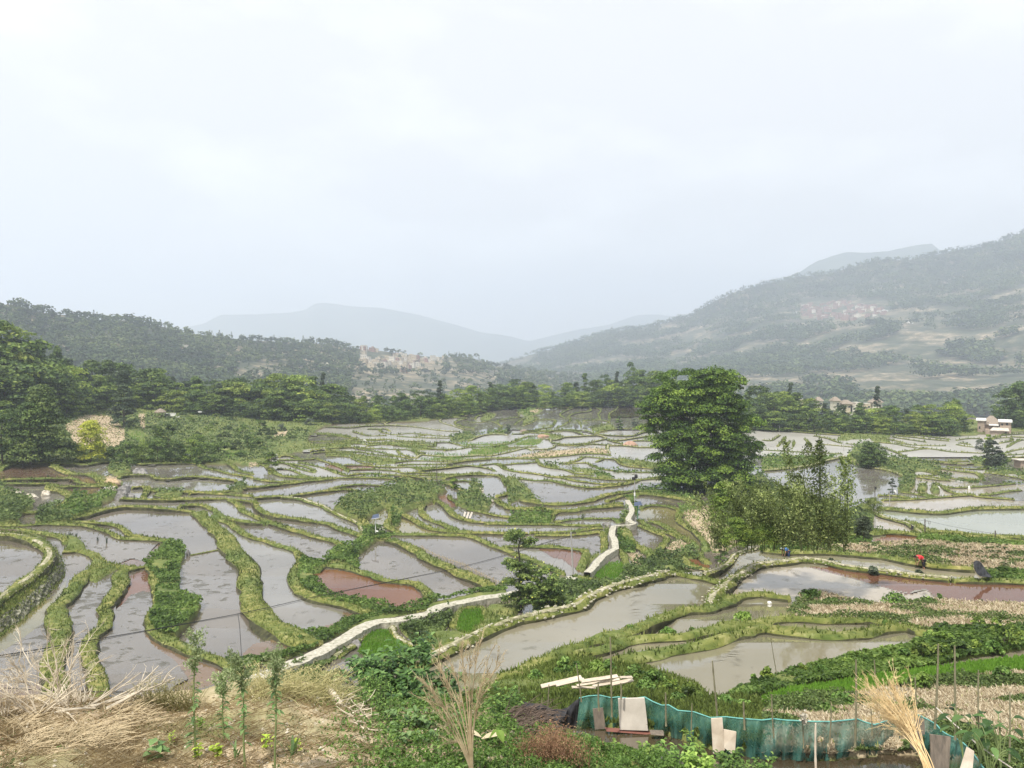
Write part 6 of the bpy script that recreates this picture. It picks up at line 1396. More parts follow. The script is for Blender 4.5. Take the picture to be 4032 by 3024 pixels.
for k, (u, v, w_, h_, tx) in enumerate([(645, 1637, 1.4, 1.1, 'white stall box inside the right of the pavilion'), (670, 1636, 2.2, 1.1, 'white stall box just right of the pavilion'), (690, 1641, 1.3, 0.4, 'low white bench beyond the white stall boxes'), (778, 1622, 1.2, 0.4, 'small white marker stone right of the pavilion')]):
    p = [(u - CX) * s_, d + 2.5, -(v - H0) * s_ - 0.4]; mb = MB(); box(mb, (0, 0, h_ / 2), (w_, 0.9, h_), taper=0.94); box(mb, (0, 0, h_ + 0.06), (w_ + 0.2, 1.1, 0.1)); mb.build('stall_box', M['whitewash'], loc=p, label=tx, cat='white box')
# ---------------------------------------------------------------- poles, lamps, wires
M['pole'] = plain('pole_concrete', (0.36, 0.35, 0.33), 0.8, 0.15); M['pole_dark'] = plain('pole_wood', (0.1, 0.085, 0.07), 0.85, 0.2); M['black'] = plain('black_plastic', (0.02, 0.02, 0.022), 0.5, 0.1)
M['metal'] = plain('metal', (0.5, 0.52, 0.53), 0.4, 0.1); M['panel'] = plain('solar_panel', (0.06, 0.08, 0.13), 0.25, 0.2); M['white'] = plain('white_paint', (0.78, 0.78, 0.76), 0.6, 0.04); M['green_box'] = plain('green_box', (0.05, 0.2, 0.12), 0.6, 0.1)
def pole(name, u, vb, vt, rad, mt_, label, du=0, extra=None, dd=None, S='A'):
    d = float(dist(u, vb, S)) if dd is None else dd; s_ = d / F; e = empty(name, ((u - CX) * s_, d, -(vb - H0) * s_), label=label, cat='utility pole')
    H_ = (vb - vt) * s_; mb = MB(); tube(mb, [[0, 0, -0.4], [du * s_ / 2, 0, H_ / 2], [du * s_, 0, H_]], [rad, rad * .85, rad * .7], 8); mb.build('shaft', M[mt_], e, smooth=True)
    if extra: extra(e, H_, s_)
    return e
def xf(e, H_, s_):
    for k, (x_, z_, r_) in enumerate([(0.28, H_ - 0.75, 0.32), (-0.35, H_ - 1.15, 0.26), (0.02, H_ - 1.2, 0.2)]):
        mb = MB(); tube(mb, [[x_, -0.15, z_ - r_ * 1.2], [x_, -0.15, z_ - r_], [x_, -0.15, z_ + r_], [x_, -0.15, z_ + r_ * 1.2]], [r_ * .5, r_, r_, r_ * .5], 10); mb.build('transformer_can', M['black'], e, smooth=True)
    mb = MB(); box(mb, (0, 0, H_ - 0.35), (1.1, 0.1, 0.1)); mb.build('crossarm', M['pole_dark'], e)
    mb = MB(); tube(mb, [[0, 0, 1.9], [0, 0, 2.6]], 0.17, 8); mb.build('painted_band', M['white'], e)
def arm(e, H_, s_):
    mb = MB(); box(mb, (0, 0, H_ - 0.25), (0.9, 0.08, 0.08)); mb.build('crossarm', M['pole_dark'], e)
def ins(e, H_, s_):
    mb = MB(); box(mb, (0.1, -.1, H_ - 0.5), (0.35, 0.2, 0.5)); mb.build('junction_box', M['black'], e)
def lampbr(e, H_, s_):
    mb = MB(); [box(mb, (x_, 0, z_), sz) for x_, z_, sz in ((0.45, H_ - 0.35, (0.9, .05, .05)), (0.6, H_ - 0.6, (.04, .04, .5)), (0.9, H_ - 0.6, (.04, .04, .5)), (0.75, H_ - 0.85, (.3, .05, .05)))]; mb.build('bracket', M['pole_dark'], e)
pole('utility_pole', 2499, 1988, 1862, 0.13, 'pole', 'concrete pole with black transformer cans at the top of the stone path', extra=xf)
P2 = pole('utility_pole', 2257, 2267, 2094, 0.13, 'pole', 'tall grey concrete pole with guy wires beside the stone path', du=-9, extra=arm)
pole('utility_pole', 1720, 1902, 1821, 0.12, 'pole_dark', 'dark wooden pole among the centre ponds left of the little tree')
pole('utility_pole', 3445, 1951, 1913, 0.11, 'pole_dark', 'short dark pole with a junction box at the right-hand reflecting pond', extra=ins)
pole('utility_pole', 3503, 2003, 1931, 0.08, 'pole', 'thin pale pole beside the leaning grey tree right of the pond')
pole('utility_pole', 3642, 2112, 2044, 0.12, 'pole_dark', 'dark pole with a square bracket at the near shore of the lake', extra=lampbr)
pole('utility_pole', 3589, 2103, 2065, 0.16, 'pole_dark', 'stubby dark post beside the pale lake path', extra=ins)
pole('utility_pole', 3919, 2137, 2089, 0.09, 'pole_dark', 'dark post near the right end of the lake shore', dd=95)
pole('utility_pole', 3069, 1699, 1676, 0.12, 'pole', 'tiny pale pole in front of the belt right of the big tree')
pole('utility_pole', 3322, 1777, 1735, 0.1, 'pole', 'thin pole left of the dense dark bush')
pole('utility_pole', 3446, 2084, 2035, 0.12, 'pole', 'pale pole standing in the pond by the airy bamboo tuft')
def solar(u, vb, vt, big, label):
    d = float(dist(u, vb)); s_ = d / F; H_ = (vb - vt) * s_; e = empty('street_lamp', ((u - CX) * s_, d, -float(dropA(u, vb)) + 0.2), label=label, cat='solar lamp')
    mb = MB(); tube(mb, [[0, 0, -0.4], [0, 0, H_ * 0.93]], [0.07, 0.05], 8); mb.build('post', M['white'] if big else M['green_box'], e)
    mb = MB(); c = np.array([0, -0.1, H_ * 0.96]); w_ = 0.62 if big else 0.75; v = np.array([[-w_, -.45, -.32], [w_, -.45, -.12], [w_ * .8, .45, .38], [-w_ * .8, .45, .18]]); v = np.vstack([v, v - [0, .05, .07]]) + c
    mb.add(v, [[0, 1, 2, 3], [7, 6, 5, 4], [0, 4, 5, 1], [1, 5, 6, 2], [2, 6, 7, 3], [3, 7, 4, 0]]); mb.build('solar_panel', M['panel'], e)
    mb = MB(); box(mb, (0.28, -0.1, H_ * (0.3 if big else 0.6)), (0.4, 0.25, 0.16), taper=.7); box(mb, (0.12, -.1, H_ * (0.33 if big else .62)), (0.3, 0.05, 0.05)); mb.build('lamp_head', M['white'] if big else M['green_box'], e)
    mb = MB(); box(mb, (0, -0.08, H_ * (0.68 if big else 0.75)), (0.26, 0.22, 0.3)); mb.build('battery_box', M['white'] if big else M['green_box'], e)
solar(1479, 2122, 2034, True, 'white solar lamp post on the green bank in the middle of the terraces')
solar(2511, 2050, 1984, False, 'green-boxed solar lamp just below the transformer pole')
solar(1105 - 360, 1807, 1787, True, 'little solar lamp at the rim of an upper left pond')
M['wire'] = plain('wire', (0.025, 0.025, 0.027), 0.6, 0.1)
def wire(name, P, rad, label, extra=None, sag=0):
    P = np.asarray(P, float); mb = MB(); tube(mb, P, rad, 5, cap=False)
    if extra: extra(mb)
    return mb.build(name, M['wire'], label=label, cat='cable')
def ray(u, v, d): return np.array([(u - CX) / F * d, d, -(v - H0) / F * d])
us = np.array([-200, 0, 298, 588, 995, 1226, 1511, 1814, 2000, 2158, 2248]); vs = np.array([2604, 2583, 2531, 2481, 2407, 2351, 2295, 2234, 2184, 2134, 2101.]); ds = np.interp(us, [-200, 2248], [34, float(P2.location.y)])
uu = np.linspace(-200, 2248, 90); vv = np.interp(uu, us, vs); vv = np.convolve(np.pad(vv, 4, mode='edge'), np.ones(9) / 9, 'valid'); dd = np.interp(uu, us, ds)
main = np.array([ray(a, b, c) for a, b, c in zip(uu, vv, dd)])
wire('cable', main, 0.03, 'thick black cable sagging across the left ponds up to the tall grey pole')
sec = main.copy(); sec[:, 2] -= 0.05 + 0.09 * np.sin(np.linspace(0, 9, 90)) ** 2; wire('cable', sec, 0.016, 'thinner black cable looping just under the thick one')
uu = np.linspace(-200, 560, 30); wire('cable', np.array([ray(a, 2708 + (a / 500) * 13 + 6 * math.sin(a / 200), 16 + a * 0.002) for a in uu]), 0.011, 'thin black cable low at the left edge behind the stick pile')
i0 = 40; hook = main[35]; wire('rope', np.array([ray(937, 2416, 62), ray(944, 2470, 61), ray(951, 2580, 60), ray(966, 2640, 59), ray(981, 2662, 58)]), 0.022, 'slack black line hanging down from the thick cable', None)
pt = np.array(P2.location) + np.array([-9 * float(P2.location.y) / F, 0, 6.0])
for k, (u, v) in enumerate([(2176, 2225), (2215, 2240)]):
    wire('guy_wire', [pt, P3(u, v, 'A')], 0.012, ['left', 'right'][k] + ' guy wire slanting from the tall grey pole into the pond')
topx = np.array([(2499 - CX) / F * float(dist(2499, 1988)), float(dist(2499, 1988)), -(1876 - H0) / F * float(dist(2499, 1988))])
tt = np.linspace(0, 1, 16)[:, None]
for k in range(3): wire('cable', pt * (1 - tt) + topx * tt - np.array([0, 0, 1]) * (tt * (1 - tt)) * (7 + 2.0 * k), 0.012, ['upper', 'middle', 'lowest'][k] + ' of the three slack cables between the grey pole and the transformer pole')
far_ = ray(2900, 1860, 230); wire('cable', topx * (1 - tt) + far_ * tt - np.array([0, 0, 3]) * (tt * (1 - tt)), 0.02, 'cable running right from the transformer pole behind the big tree')
a_ = ray(3642, 2048, float(dist(3642, 2112))); b_ = ray(4200, 2128, 95); wire('cable', a_ * (1 - tt) + b_ * tt - np.array([0, 0, 2]) * (tt * (1 - tt)), 0.018, 'thin cable across the lake from the bracketed pole to the right')
c_ = ray(3446, 2040, float(dist(3446, 2084))); wire('cable', a_ * (1 - tt) + c_ * tt - np.array([0, 0, 1]) * (tt * (1 - tt)), 0.018, 'thin cable across the lake from the bracketed pole to the left')
# ---------------------------------------------------------------- boulders, mounds, tarps
def rock(name, u, vb, wpx, hpx, mt_, label, seed, S='A', depth=0.8, squash=1.0, name_cat='boulder'):
    d = float(dist(u, vb, S)); s_ = d / F; r3 = np.random.default_rng(seed); n_, m_ = 9, 14; V = []
    for i in range(n_):
        th_ = math.pi * i / (n_ - 1)
        for j in range(m_):
            ph = 2 * math.pi * j / m_; V.append([math.sin(th_) * math.cos(ph), math.sin(th_) * math.sin(ph), math.cos(th_)])
    V = np.array(V); dirs = unit(10, r3); rr = np.ones(len(V))
    for q in dirs: rr = np.minimum(rr, r3.uniform(0.62, 0.92) / np.maximum(V @ q, 0.3))
    V = V * rr[:, None] * (1 + 0.05 * r3.normal(size=(len(V), 1))) * np.array([wpx * s_ * 0.55, wpx * s_ * 0.5 * depth, hpx * s_ * 0.95 * squash])
    i = np.arange(n_ - 1)[:, None] * m_; j = np.arange(m_)[None, :]; j2 = (j + 1) % m_
    mb = MB(); mb.add(V, np.stack([i + j, i + m_ + j, i + m_ + j2, i + j2], -1).reshape(-1, 4)); z = -float(DROP[S](u, vb))
    return mb.build(name, mt_, loc=((u - CX) * s_, d, z + 0.05), label=label, cat=name_cat)
T_ = lambda t, x, y: (TILE[t][0] + x / TILE[t][2], TILE[t][1] + y / TILE[t][2])
for k, (x, y, w_, h_, m_, tx) in enumerate([(1222, 150, 75, 26, 'rock', 'big dark grey boulder on the rim of the upper left pond'), (1080, 300, 50, 34, 'rock', 'upper grey boulder of the cluster between the upper left ponds'), (1065, 360, 52, 32, 'rock', 'lower grey boulder in the cluster, broadest at its foot'), (1125, 355, 40, 24, 'rock', 'grey boulder on the right foot of the cluster'), (1185, 262, 50, 16, 'rock', 'long flat grey boulder above the little round pond'), (1322, 275, 18, 14, 'rock', 'small grey boulder at the right rim of the little round pond'), (970, 290, 45, 20, 'rockpale', 'pale boulder left of the grey boulder cluster'), (945, 268, 28, 9, 'whitewash', 'small whitish stone left of the boulder cluster'), (1375, 300, 20, 7, 'whitewash', 'white stones right of the little round pond'), (910, 285, 14, 8, 'rock', 'tiny dark stone at the end of the muddy red pond'), (140, 325, 42, 14, 'rockpale', 'pale slab lying in the small pond at the left edge'), (260, 345, 60, 12, 'rockpale', 'long pale slab beside the left-edge pond'), (400, 330, 40, 20, 'rockpale', 'heap of whitish stones right of the long pale slab'), (2122, 225, 12, 8, 'whitewash', 'white stone on the tip of the bushy bank'), (980, 235, 72, 22, 'earth', 'tan mound of dug earth above the boulder cluster'), (1640, 860, 16, 24, 'rock', 'dark rock at the tip of the leafy green bank'), (930, 985, 20, 9, 'whitewash', 'white stone on the bank fork at the left')]):
    if 'earth' not in M: M['earth'] = noisy('dug_earth', [(0.3, (0.36, 0.26, 0.15)), (0.7, (0.6, 0.47, 0.31))], 3, 0.95, 0.7, 0.1); M['tarp_orange'] = plain('orange_sheet', (0.38, 0.24, 0.17), 0.7, 0.15, 1.0)
    u, v = T_('a', x, y); rock('earth_mound' if m_ == 'earth' else 'boulder', u, v, w_, h_, M[m_], tx, 800 + k, name_cat='mound' if m_ == 'earth' else 'boulder')
rock('boulder', 1402, 2548, 46, 30, M['rock'], 'grey boulder beside the stone path above the seedling plot', 830); rock('boulder', 1372, 2556, 26, 20, M['rock'], 'smaller grey boulder left of the one by the seedling plot', 831)
rock('rubble_heap', 1472, 1985, 22, 22, M['rockpale'], 'pale rubble showing in the bushes left of centre', 833, name_cat='rubble')
rock('boulder', 2388, 2072, 34, 20, M['rock'], 'grey rock at the left side of the path bend', 834)
rock('rubble_heap', 1925, 1975, 40, 16, M['rockpale'], 'heap of pale stones on the green bank left of the wide pond', 835, name_cat='rubble'); rock('rubble_heap', 1890, 1935, 30, 18, M['rockpale'], 'brownish rubble on the curved pond bank', 836, name_cat='rubble')
rock('boulder', 2165, 1830, 30, 10, M['rock'], 'dark stones in the marsh right of centre', 837)
rock('earth_mound', 2140, 1720, 46, 12, M['tarp_orange'], 'orange-pink heap on a far bank, left of the two orange heaps', 840, name_cat='heap'); rock('earth_mound', 2478, 1752, 56, 16, M['tarp_orange'], 'orange-pink heap by a far pond left of the big tree', 841, name_cat='heap')
rock('sack', 2062, 1699, 30, 9, M['thatch'], 'low thatched shelter on a far bank', 842, name_cat='shelter')
for k, (u, v, w_, h_, tx) in enumerate([(1436, 1737, 14, 6, 'white sack on a far bank at left of centre'), (3692, 1921, 20, 7, 'white plastic sheet on the bank by the oval grassy mounds'), (3816, 1925, 9, 13, 'white cloth on a stake between pale ponds at right'), (3525, 1943, 9, 14, 'white cloth at the foot of the small leaning tree'), (2746, 2018, 14, 9, 'small white bag at the top of the sandy plot'), (2930, 2072, 46, 34, 'white sheet glimpsed among the bamboo'), (3030, 2378, 22, 8, 'white foam float in a small pond on the near terrace')]):
    S_ = 'B' if v > 2300 else 'A'; rock('sack' if k != 6 else 'foam_float', u, v, w_, h_, M['whitewash'], tx, 850 + k, S=S_, name_cat='white bag' if k != 6 else 'float')
# slabs leaning on the bank (concrete planks)
d = float(dist(1845, 2040)); s_ = d / F; e_ = None
for k in range(3):
    mb = MB(); box(mb, (0, 0, 0.5), (0.35, 0.14, 1.5)); o = mb.build('stone_slab', M['concrete'], loc=((1826 + k * 12 - CX) * s_, d, -float(dropA(1845, 2040)) + 0.1), label=['left', 'middle', 'right'][k] + ' of the three grey slabs leaning on the bank above a pond', cat='slab'); o.rotation_euler = (R(-42), R(14 + k * 5), 0)
# reed fence along the diagonal bank
mb = MB(); q = spline(pts('b: 1450,800 1600,880 1800,950 2000,1050 2170,1130'), 4); P = P3(q[:, 0], q[:, 1], 'A', 0.35); e = empty('reed_fence', tuple(P[0]), label='low dry reed fence running along the diagonal pond bank', cat='fence')
P0 = P - P[0]; r3 = np.random.default_rng(9)
for k in range(0, len(P0) - 1):
    for z in range(2): f = r3.random(); p = P0[k] * (1 - f) + P0[k + 1] * f; tube(mb, [p + [0, 0, -.2], p + [r3.normal() * .06, r3.normal() * .06, 0.65 * r3.uniform(.6, 1.2)]], 0.018, 4, t=0.5, cap=False)
mb.build('reeds', M['straw'] if 'straw' in M else M.setdefault('straw', noisy('straw', [(0.3, (0.27, 0.21, 0.12)), (0.7, (0.56, 0.46, 0.3))], 5, 0.9, 0)), e); mb = MB(); tube(mb, P0 + [0, 0, .4], 0.025, 4, cap=False); mb.build('rail', M['straw'], e)
# ---------------------------------------------------------------- people
M['skin'] = plain('skin', (0.36, 0.2, 0.13), 0.55, 0.05); M['red_cloth'] = plain('red_cloth', (0.72, 0.045, 0.055), 0.85, 0.1); M['black_cloth'] = plain('black_cloth', (0.02, 0.02, 0.025), 0.85, 0.1)
M['blue_cloth'] = plain('blue_cloth', (0.07, 0.18, 0.42), 0.85, 0.1); M['hair'] = plain('hair', (0.015, 0.012, 0.01), 0.6, 0.1); M['cap'] = plain('cap', (0.6, 0.68, 0.74), 0.8, 0.1); M['navy'] = plain('navy_cloth', (0.03, 0.05, 0.12), 0.85, 0.1)
def skin_body(name, verts, edges, rad, mat_, parent, root=0, lv=2):
    me = bpy.data.meshes.new(name); me.from_pydata(verts, edges, []); o = bpy.data.objects.new(name, me); COL.objects.link(o); o.parent = parent; me.materials.append(mat_)
    sk = o.modifiers.new('skin', 'SKIN'); sk.use_smooth_shade = True
    for k, v in enumerate(me.skin_vertices[0].data):
        a = rad[k]; v.radius = (a, a) if not hasattr(a, '__len__') else a; v.use_root = (k == root)
    sb = o.modifiers.new('sub', 'SUBSURF'); sb.levels = lv; sb.render_levels = lv
    return o
def chain(V, E, Rd, p, pts_, rads):
    i = p
    for q, rr in zip(pts_, rads): V.append(tuple(q)); Rd.append(rr); E.append((i, len(V) - 1)); i = len(V) - 1
    return i
def farmer(loc, rz, top, bottom, hat, label, reach, sc=1.0):
    """a person bent forward at the hips over the water, facing -x, hands reaching down in front of the feet"""
    e = empty('person', loc, rz, label=label, cat='person'); e.scale = (sc,) * 3
    V = [(0.05, 0, 0.86)]; Rd = [0.13]; E = []
    neck = chain(V, E, Rd, 0, [(-0.10, 0, 0.98), (-0.26, 0, 1.08), (-0.42, 0, 1.13)], [0.135, 0.14, 0.15])
    nk = chain(V, E, Rd, neck, [(-0.54, 0, 1.12), (-0.60, 0, 1.10)], [0.06, 0.055])
    hd = chain(V, E, Rd, nk, [(-0.68, 0, 1.07), (-0.76, 0, 1.0)], [0.095, 0.075])
    hands = []
    for s in (-1, 1):
        sh = chain(V, E, Rd, neck, [(-0.42, s * 0.17, 1.10)], [0.075])
        el = (-0.46, s * 0.2, 0.82) if s < 0 else (-0.50, s * 0.19, 0.84); hn = (-0.52 + reach[0] * (s < 0), s * 0.12, 0.55 + reach[1] * (s < 0))
        w_ = chain(V, E, Rd, sh, [el, hn], [0.045, 0.03]); pm = np.array(hn) + [-0.03, 0, -0.06]; pa = chain(V, E, Rd, w_, [pm], [0.035])
        for f in range(4):
            b = pm + [-0.02 + 0.0 * f, (f - 1.5) * 0.02, -0.03]; L_ = [0.035, 0.042, 0.038, 0.03][f]
            chain(V, E, Rd, pa, [b, b + [-0.012, 0, -L_], b + [0.008, 0, -L_ * 1.9]], [0.010, 0.009, 0.008])
        chain(V, E, Rd, pa, [pm + [-0.035, s * -0.03, -0.01], pm + [-0.055, s * -0.035, -0.045]], [0.011, 0.009])
        hp_ = chain(V, E, Rd, 0, [(0.04, s * 0.1, 0.80)], [0.11]); chain(V, E, Rd, hp_, [(-0.02 if s < 0 else 0.1, s * 0.12, 0.44), (0.04 if s < 0 else 0.14, s * 0.12, 0.06), (-0.06 if s < 0 else 0.02, s * 0.12, 0.0)], [0.075, 0.05, 0.045])
    skin_body('body', V, E, Rd, M['skin'], e)
    # clothing: slightly larger shells along the same bones
    V = [(0.02, 0, 0.9)]; Rd = [0.155]; E = []; nk = chain(V, E, Rd, 0, [(-0.10, 0, 0.985), (-0.26, 0, 1.085), (-0.42, 0, 1.13), (-0.50, 0, 1.125)], [0.162, 0.165, 0.168, 0.09])
    for s in (-1, 1): chain(V, E, Rd, 3, [(-0.42, s * 0.19, 1.09), (-0.445, s * 0.21, 0.92)], [0.09, 0.066])
    skin_body('shirt', V, E, Rd, M[top], e)
    V = [(0.06, 0, 0.88)]; Rd = [0.155]; E = []
    for s in (-1, 1): chain(V, E, Rd, 0, [(0.05, s * 0.11, 0.78), (-0.02 if s < 0 else 0.1, s * 0.12, 0.46), (0.02 if s < 0 else 0.13, s * 0.12, 0.22)], [0.125, 0.092, 0.068])
    skin_body('trousers', V, E, Rd, M[bottom], e)
    mb = MB(); n_ = 10; c = np.array([-0.70, 0, 1.10])
    u_ = unit(260, np.random.default_rng(3)); u_ = u_[(u_ @ np.array([-0.35, 0, -0.94]) < 0.25)]
    leaves(mb, c + u_ * 0.115, 0.07, u_, 0.5, aspect=.8, spread=.2); mb.build('hair', M['hair'], e)
    fv = MB(); 
    for s in (-1, 1): box(fv, (-0.80, s * 0.035, 1.005), (0.02, 0.022, 0.012), m=0)
    fv.build('eye', M['hair'], e); fv = MB(); fv.add(np.array([[-.81, -.015, .98], [-.81, .015, .98], [-.79, 0, 1.02], [-.845, 0, .975]]), [[0, 1, 3], [0, 3, 2], [1, 2, 3]]); fv.build('nose', M['skin'], e)
    for s in (-1, 1): fv = MB(); box(fv, (-0.69, s * 0.1, 1.05), (0.05, 0.025, 0.06)); fv.build('ear', M['skin'], e)
    fv = MB(); box(fv, (-0.805, 0, 0.955), (0.012, 0.045, 0.01)); fv.build('mouth', M['red_cloth'], e)
    if hat:
        mb = MB(); a_ = np.arange(14) * 2 * math.pi / 14; ax_ = np.array([0.2, 0, 0.98]); ax_ /= np.linalg.norm(ax_); t1 = np.array([0, 1, 0]); t2 = np.cross(ax_, t1); rws = []
        for (rr, hh) in ((0.2, 0.02), (0.125, 0.05), (0.12, 0.1), (0.07, 0.14), (0.01, 0.15)): rws.append(c + ax_ * hh + rr * (np.cos(a_)[:, None] * t1 + np.sin(a_)[:, None] * t2))
        V = np.concatenate(rws); i = np.arange(4)[:, None] * 14; j = np.arange(14)[None, :]; mb.add(V, np.stack([i + j, i + (j + 1) % 14, i + 14 + (j + 1) % 14, i + 14 + j], -1).reshape(-1, 4)); mb.build('hat', M['cap'], e, smooth=True)
    return e
p = P3(3634., 2238., 'B'); farmer((p[0], p[1], p[2] - 0.12), R(8), 'red_cloth', 'black_cloth', False, 'person in a red shirt and black trousers bent over in the flooded near field', (0.0, 0.02), 1.0)
p = P3(3102., 2191., 'B'); farmer((p[0], p[1], p[2] - 0.3), R(25), 'blue_cloth', 'navy', True, 'person in blue with a pale hat crouched over at the far pond rim', (0.05, 0.05), 0.92)
# black sheet hung at the field corner
a = [P3(*T_('d', x, y), 'B') for x, y in ((1870, 1000), (1990, 1045))]; d0 = 60.0
def onplane(u, v, d): return ray(u, v, d)
top_ = [T_('d', 1843, 915), T_('d', 1870, 897), T_('d', 1905, 910), T_('d', 1950, 980), T_('d', 2002, 1040)]; bot_ = [T_('d', 1850, 965), T_('d', 1862, 1000), T_('d', 1890, 1035), T_('d', 1930, 1042), T_('d', 2000, 1048)]
mb = MB(); rows = []
for f in np.linspace(0, 1, 8): rows.append(np.array([ray(t[0] * (1 - f) + b[0] * f, t[1] * (1 - f) + b[1] * f, 60.5 - 1.2 * f + 0.25 * math.sin(k * 2 + f * 5)) for k, (t, b) in enumerate(zip(resample(np.array(top_), 9), resample(np.array(bot_), 9)))]))
V = np.concatenate(rows); i = np.arange(7)[:, None] * 9; j = np.arange(8)[None, :]; Fq = np.stack([i + j, i + 9 + j, i + 10 + j, i + 1 + j], -1).reshape(-1, 4); mb.add(V, Fq); mb.add(V + [0, .03, 0], Fq[:, ::-1]); 
o = mb.build('plastic_sheet', M['black'], smooth=True, label='black plastic sheet slung over stakes at the corner of the vegetable plot', cat='plastic sheet')
print('stage 6 done')
# ---------------------------------------------------------------- the near garden: net fence, boards, stakes
def net_mat():
    m = bpy.data.materials.new('net'); m.use_nodes = True; n = m.node_tree.nodes; l = m.node_tree.links; p = n['Principled BSDF']
    z = noise(n, l, 2.0, 6, 0.65); r = ramp(n, [(0.3, (0.015, 0.075, 0.06)), (0.46, (0.035, 0.145, 0.12)), (0.58, (0.07, 0.21, 0.18)), (0.72, (0.16, 0.29, 0.25))]); l.new(z.outputs[0], r.inputs[0]); l.new(r.outputs[0], p.inputs['Base Color']); p.inputs['Roughness'].default_value = 0.6
    t = n.new('ShaderNodeBsdfTransparent'); ms = n.new('ShaderNodeMixShader'); ms.inputs[0].default_value = 0.3; tl = n.new('ShaderNodeBsdfTranslucent'); l.new(r.outputs[0], tl.inputs[0]); m2 = n.new('ShaderNodeMixShader'); m2.inputs[0].default_value = 0.25
    l.new(p.outputs[0], m2.inputs[1]); l.new(tl.outputs[0], m2.inputs[2]); l.new(m2.outputs[0], ms.inputs[1]); l.new(t.outputs[0], ms.inputs[2]); l.new(ms.outputs[0], n['Material Output'].inputs[0]); return m
M['net'] = net_mat(); M['net_hem'] = plain('net_hem', (0.14, 0.38, 0.34), 0.6, 0.15); M['net_black'] = noisy('net_black', [(0.3, (0.008, 0.008, 0.01)), (0.7, (0.04, 0.04, 0.045))], 4, 0.6, 0.4, 0.03)
M['bamboo_dry'] = noisy('bamboo_dry', [(0.3, (0.12, 0.11, 0.065)), (0.7, (0.26, 0.24, 0.15))], 4, 0.7, 0.1); M['board_grey'] = noisy('board_grey', [(0.3, (0.1, 0.085, 0.07)), (0.7, (0.22, 0.18, 0.14))], 3, 0.9, 0.4, 0.02, stretch=(4, 4, 1))
M['board_pale'] = noisy('board_pale', [(0.3, (0.4, 0.33, 0.25)), (0.5, (0.55, 0.47, 0.37)), (0.72, (0.66, 0.6, 0.5))], 2.5, 0.85, 0.3, 0.02); M['board_red'] = plain('board_red', (0.19, 0.08, 0.06), 0.85, 0.2)
def vbase(u, v): return float(dist(u, v, 'B'))
TOPN = np.array([T_('g', x, y) for x, y in ((620, 770), (700, 752), (800, 745), (900, 768), (960, 760), (1080, 778), (1190, 760), (1260, 800), (1340, 833), (1400, 830), (1480, 878), (1620, 890), (1760, 940), (1900, 933), (2000, 945), (2212, 962))] + [T_('h', x, y) for x, y in ((100, 950), (200, 962), (400, 972), (600, 975), (830, 952), (900, 980), (980, 1002), (1060, 975), (1170, 940), (1215, 905))])
BOTN = np.array([T_('g', x, y) for x, y in ((595, 1040), (750, 1042), (970, 1047), (1220, 1062), (1360, 1100), (1600, 1155), (1790, 1232), (1990, 1285), (2212, 1310))] + [T_('h', x, y) for x, y in ((200, 1315), (500, 1325), (640, 1305), (830, 1265), (900, 1262), (1000, 1268), (1100, 1185), (1200, 1192))])
def curtain(name, top, bot, mat_, n, m, label, cat, holes=(), wave=0.11, seed=0, torn=None, dd=None):
    t = resample(top, n); b = resample(bot, n); db = np.array([vbase(*q) for q in b]) if dd is None else np.interp(np.linspace(0, 1, n), np.linspace(0, 1, len(dd)), dd); rows = []; r3 = np.random.default_rng(seed)
    ph = np.cumsum(r3.normal(size=n) * 0.5)
    for k in range(m):
        f = k / (m - 1); q = t * (1 - f) + b * f; d_ = db + wave * (np.sin(np.arange(n) * 0.55 + ph + f * 2) + 0.6 * np.sin(np.arange(n) * 0.21 + f * 5)) * (0.25 + f) - 0.35 * f * (1 - f)
        rows.append(np.stack([(q[:, 0] - CX) / F * d_, d_, -(q[:, 1] - H0) / F * d_], 1))
    V = np.stack(rows); i = np.arange(m - 1)[:, None] * n; j = np.arange(n - 1)[None, :]
    Fq = np.stack([i + j, i + n + j, i + n + j + 1, i + j + 1], -1); keep = np.ones((m - 1, n - 1), bool)
    fi = (np.arange(m - 1) + .5) / (m - 1); cu = (t[:-1, 0] + b[:-1, 0]) / 2
    qq = t[None, :-1] * (1 - fi[:, None, None]) + b[None, :-1] * fi[:, None, None]
    for (hu, hv, ru, rv) in holes: keep &= ((qq[..., 0] - hu) / ru) ** 2 + ((qq[..., 1] - hv) / rv) ** 2 > 1
    if torn is not None: keep &= ~inside(torn, qq[..., 0], qq[..., 1])
    mb = MB(); mb.add(V.reshape(-1, 3), Fq[keep])
    return mb, V
e = empty('net_fence', tuple(P3(*BOTN[4], 'B')), label='long sagging green netting fence along the garden pond, patched with boards', cat='net fence')
inv = -np.array(e.location)
torn = np.array([T_('h', x, y) for x, y in ((835, 1290), (850, 1180), (870, 1120), (900, 1200), (915, 1300))]); torn2 = np.array([T_('h', x, y) for x, y in ((1040, 1300), (1075, 1230), (1130, 1130), (1175, 1010), (1195, 1060), (1190, 1180), (1215, 1300))])
mb, V = curtain('net', TOPN, BOTN, M['net'], 260, 26, '', '', holes=[(*T_('g', 1636, 1075), 12, 26), (*T_('g', 2052, 1195), 8, 22), (*T_('h', 503, 1132), 13, 13), (*T_('h', 392, 1235), 11, 27), (*T_('h', 598, 1215), 15, 42)], seed=1, torn=torn)
keepf = mb.f[0]; c_ = mb.v[0][keepf].mean(1); uu = c_[:, 0] / c_[:, 1] * F + CX; vv = H0 - c_[:, 2] / c_[:, 1] * F; mb.f[0] = keepf[~inside(torn2, uu, vv)]; mb.m[0] = mb.m[0][:len(mb.f[0])]
mb.v[0] = mb.v[0] + inv; mb.build('netting', M['net'], e, smooth=True)
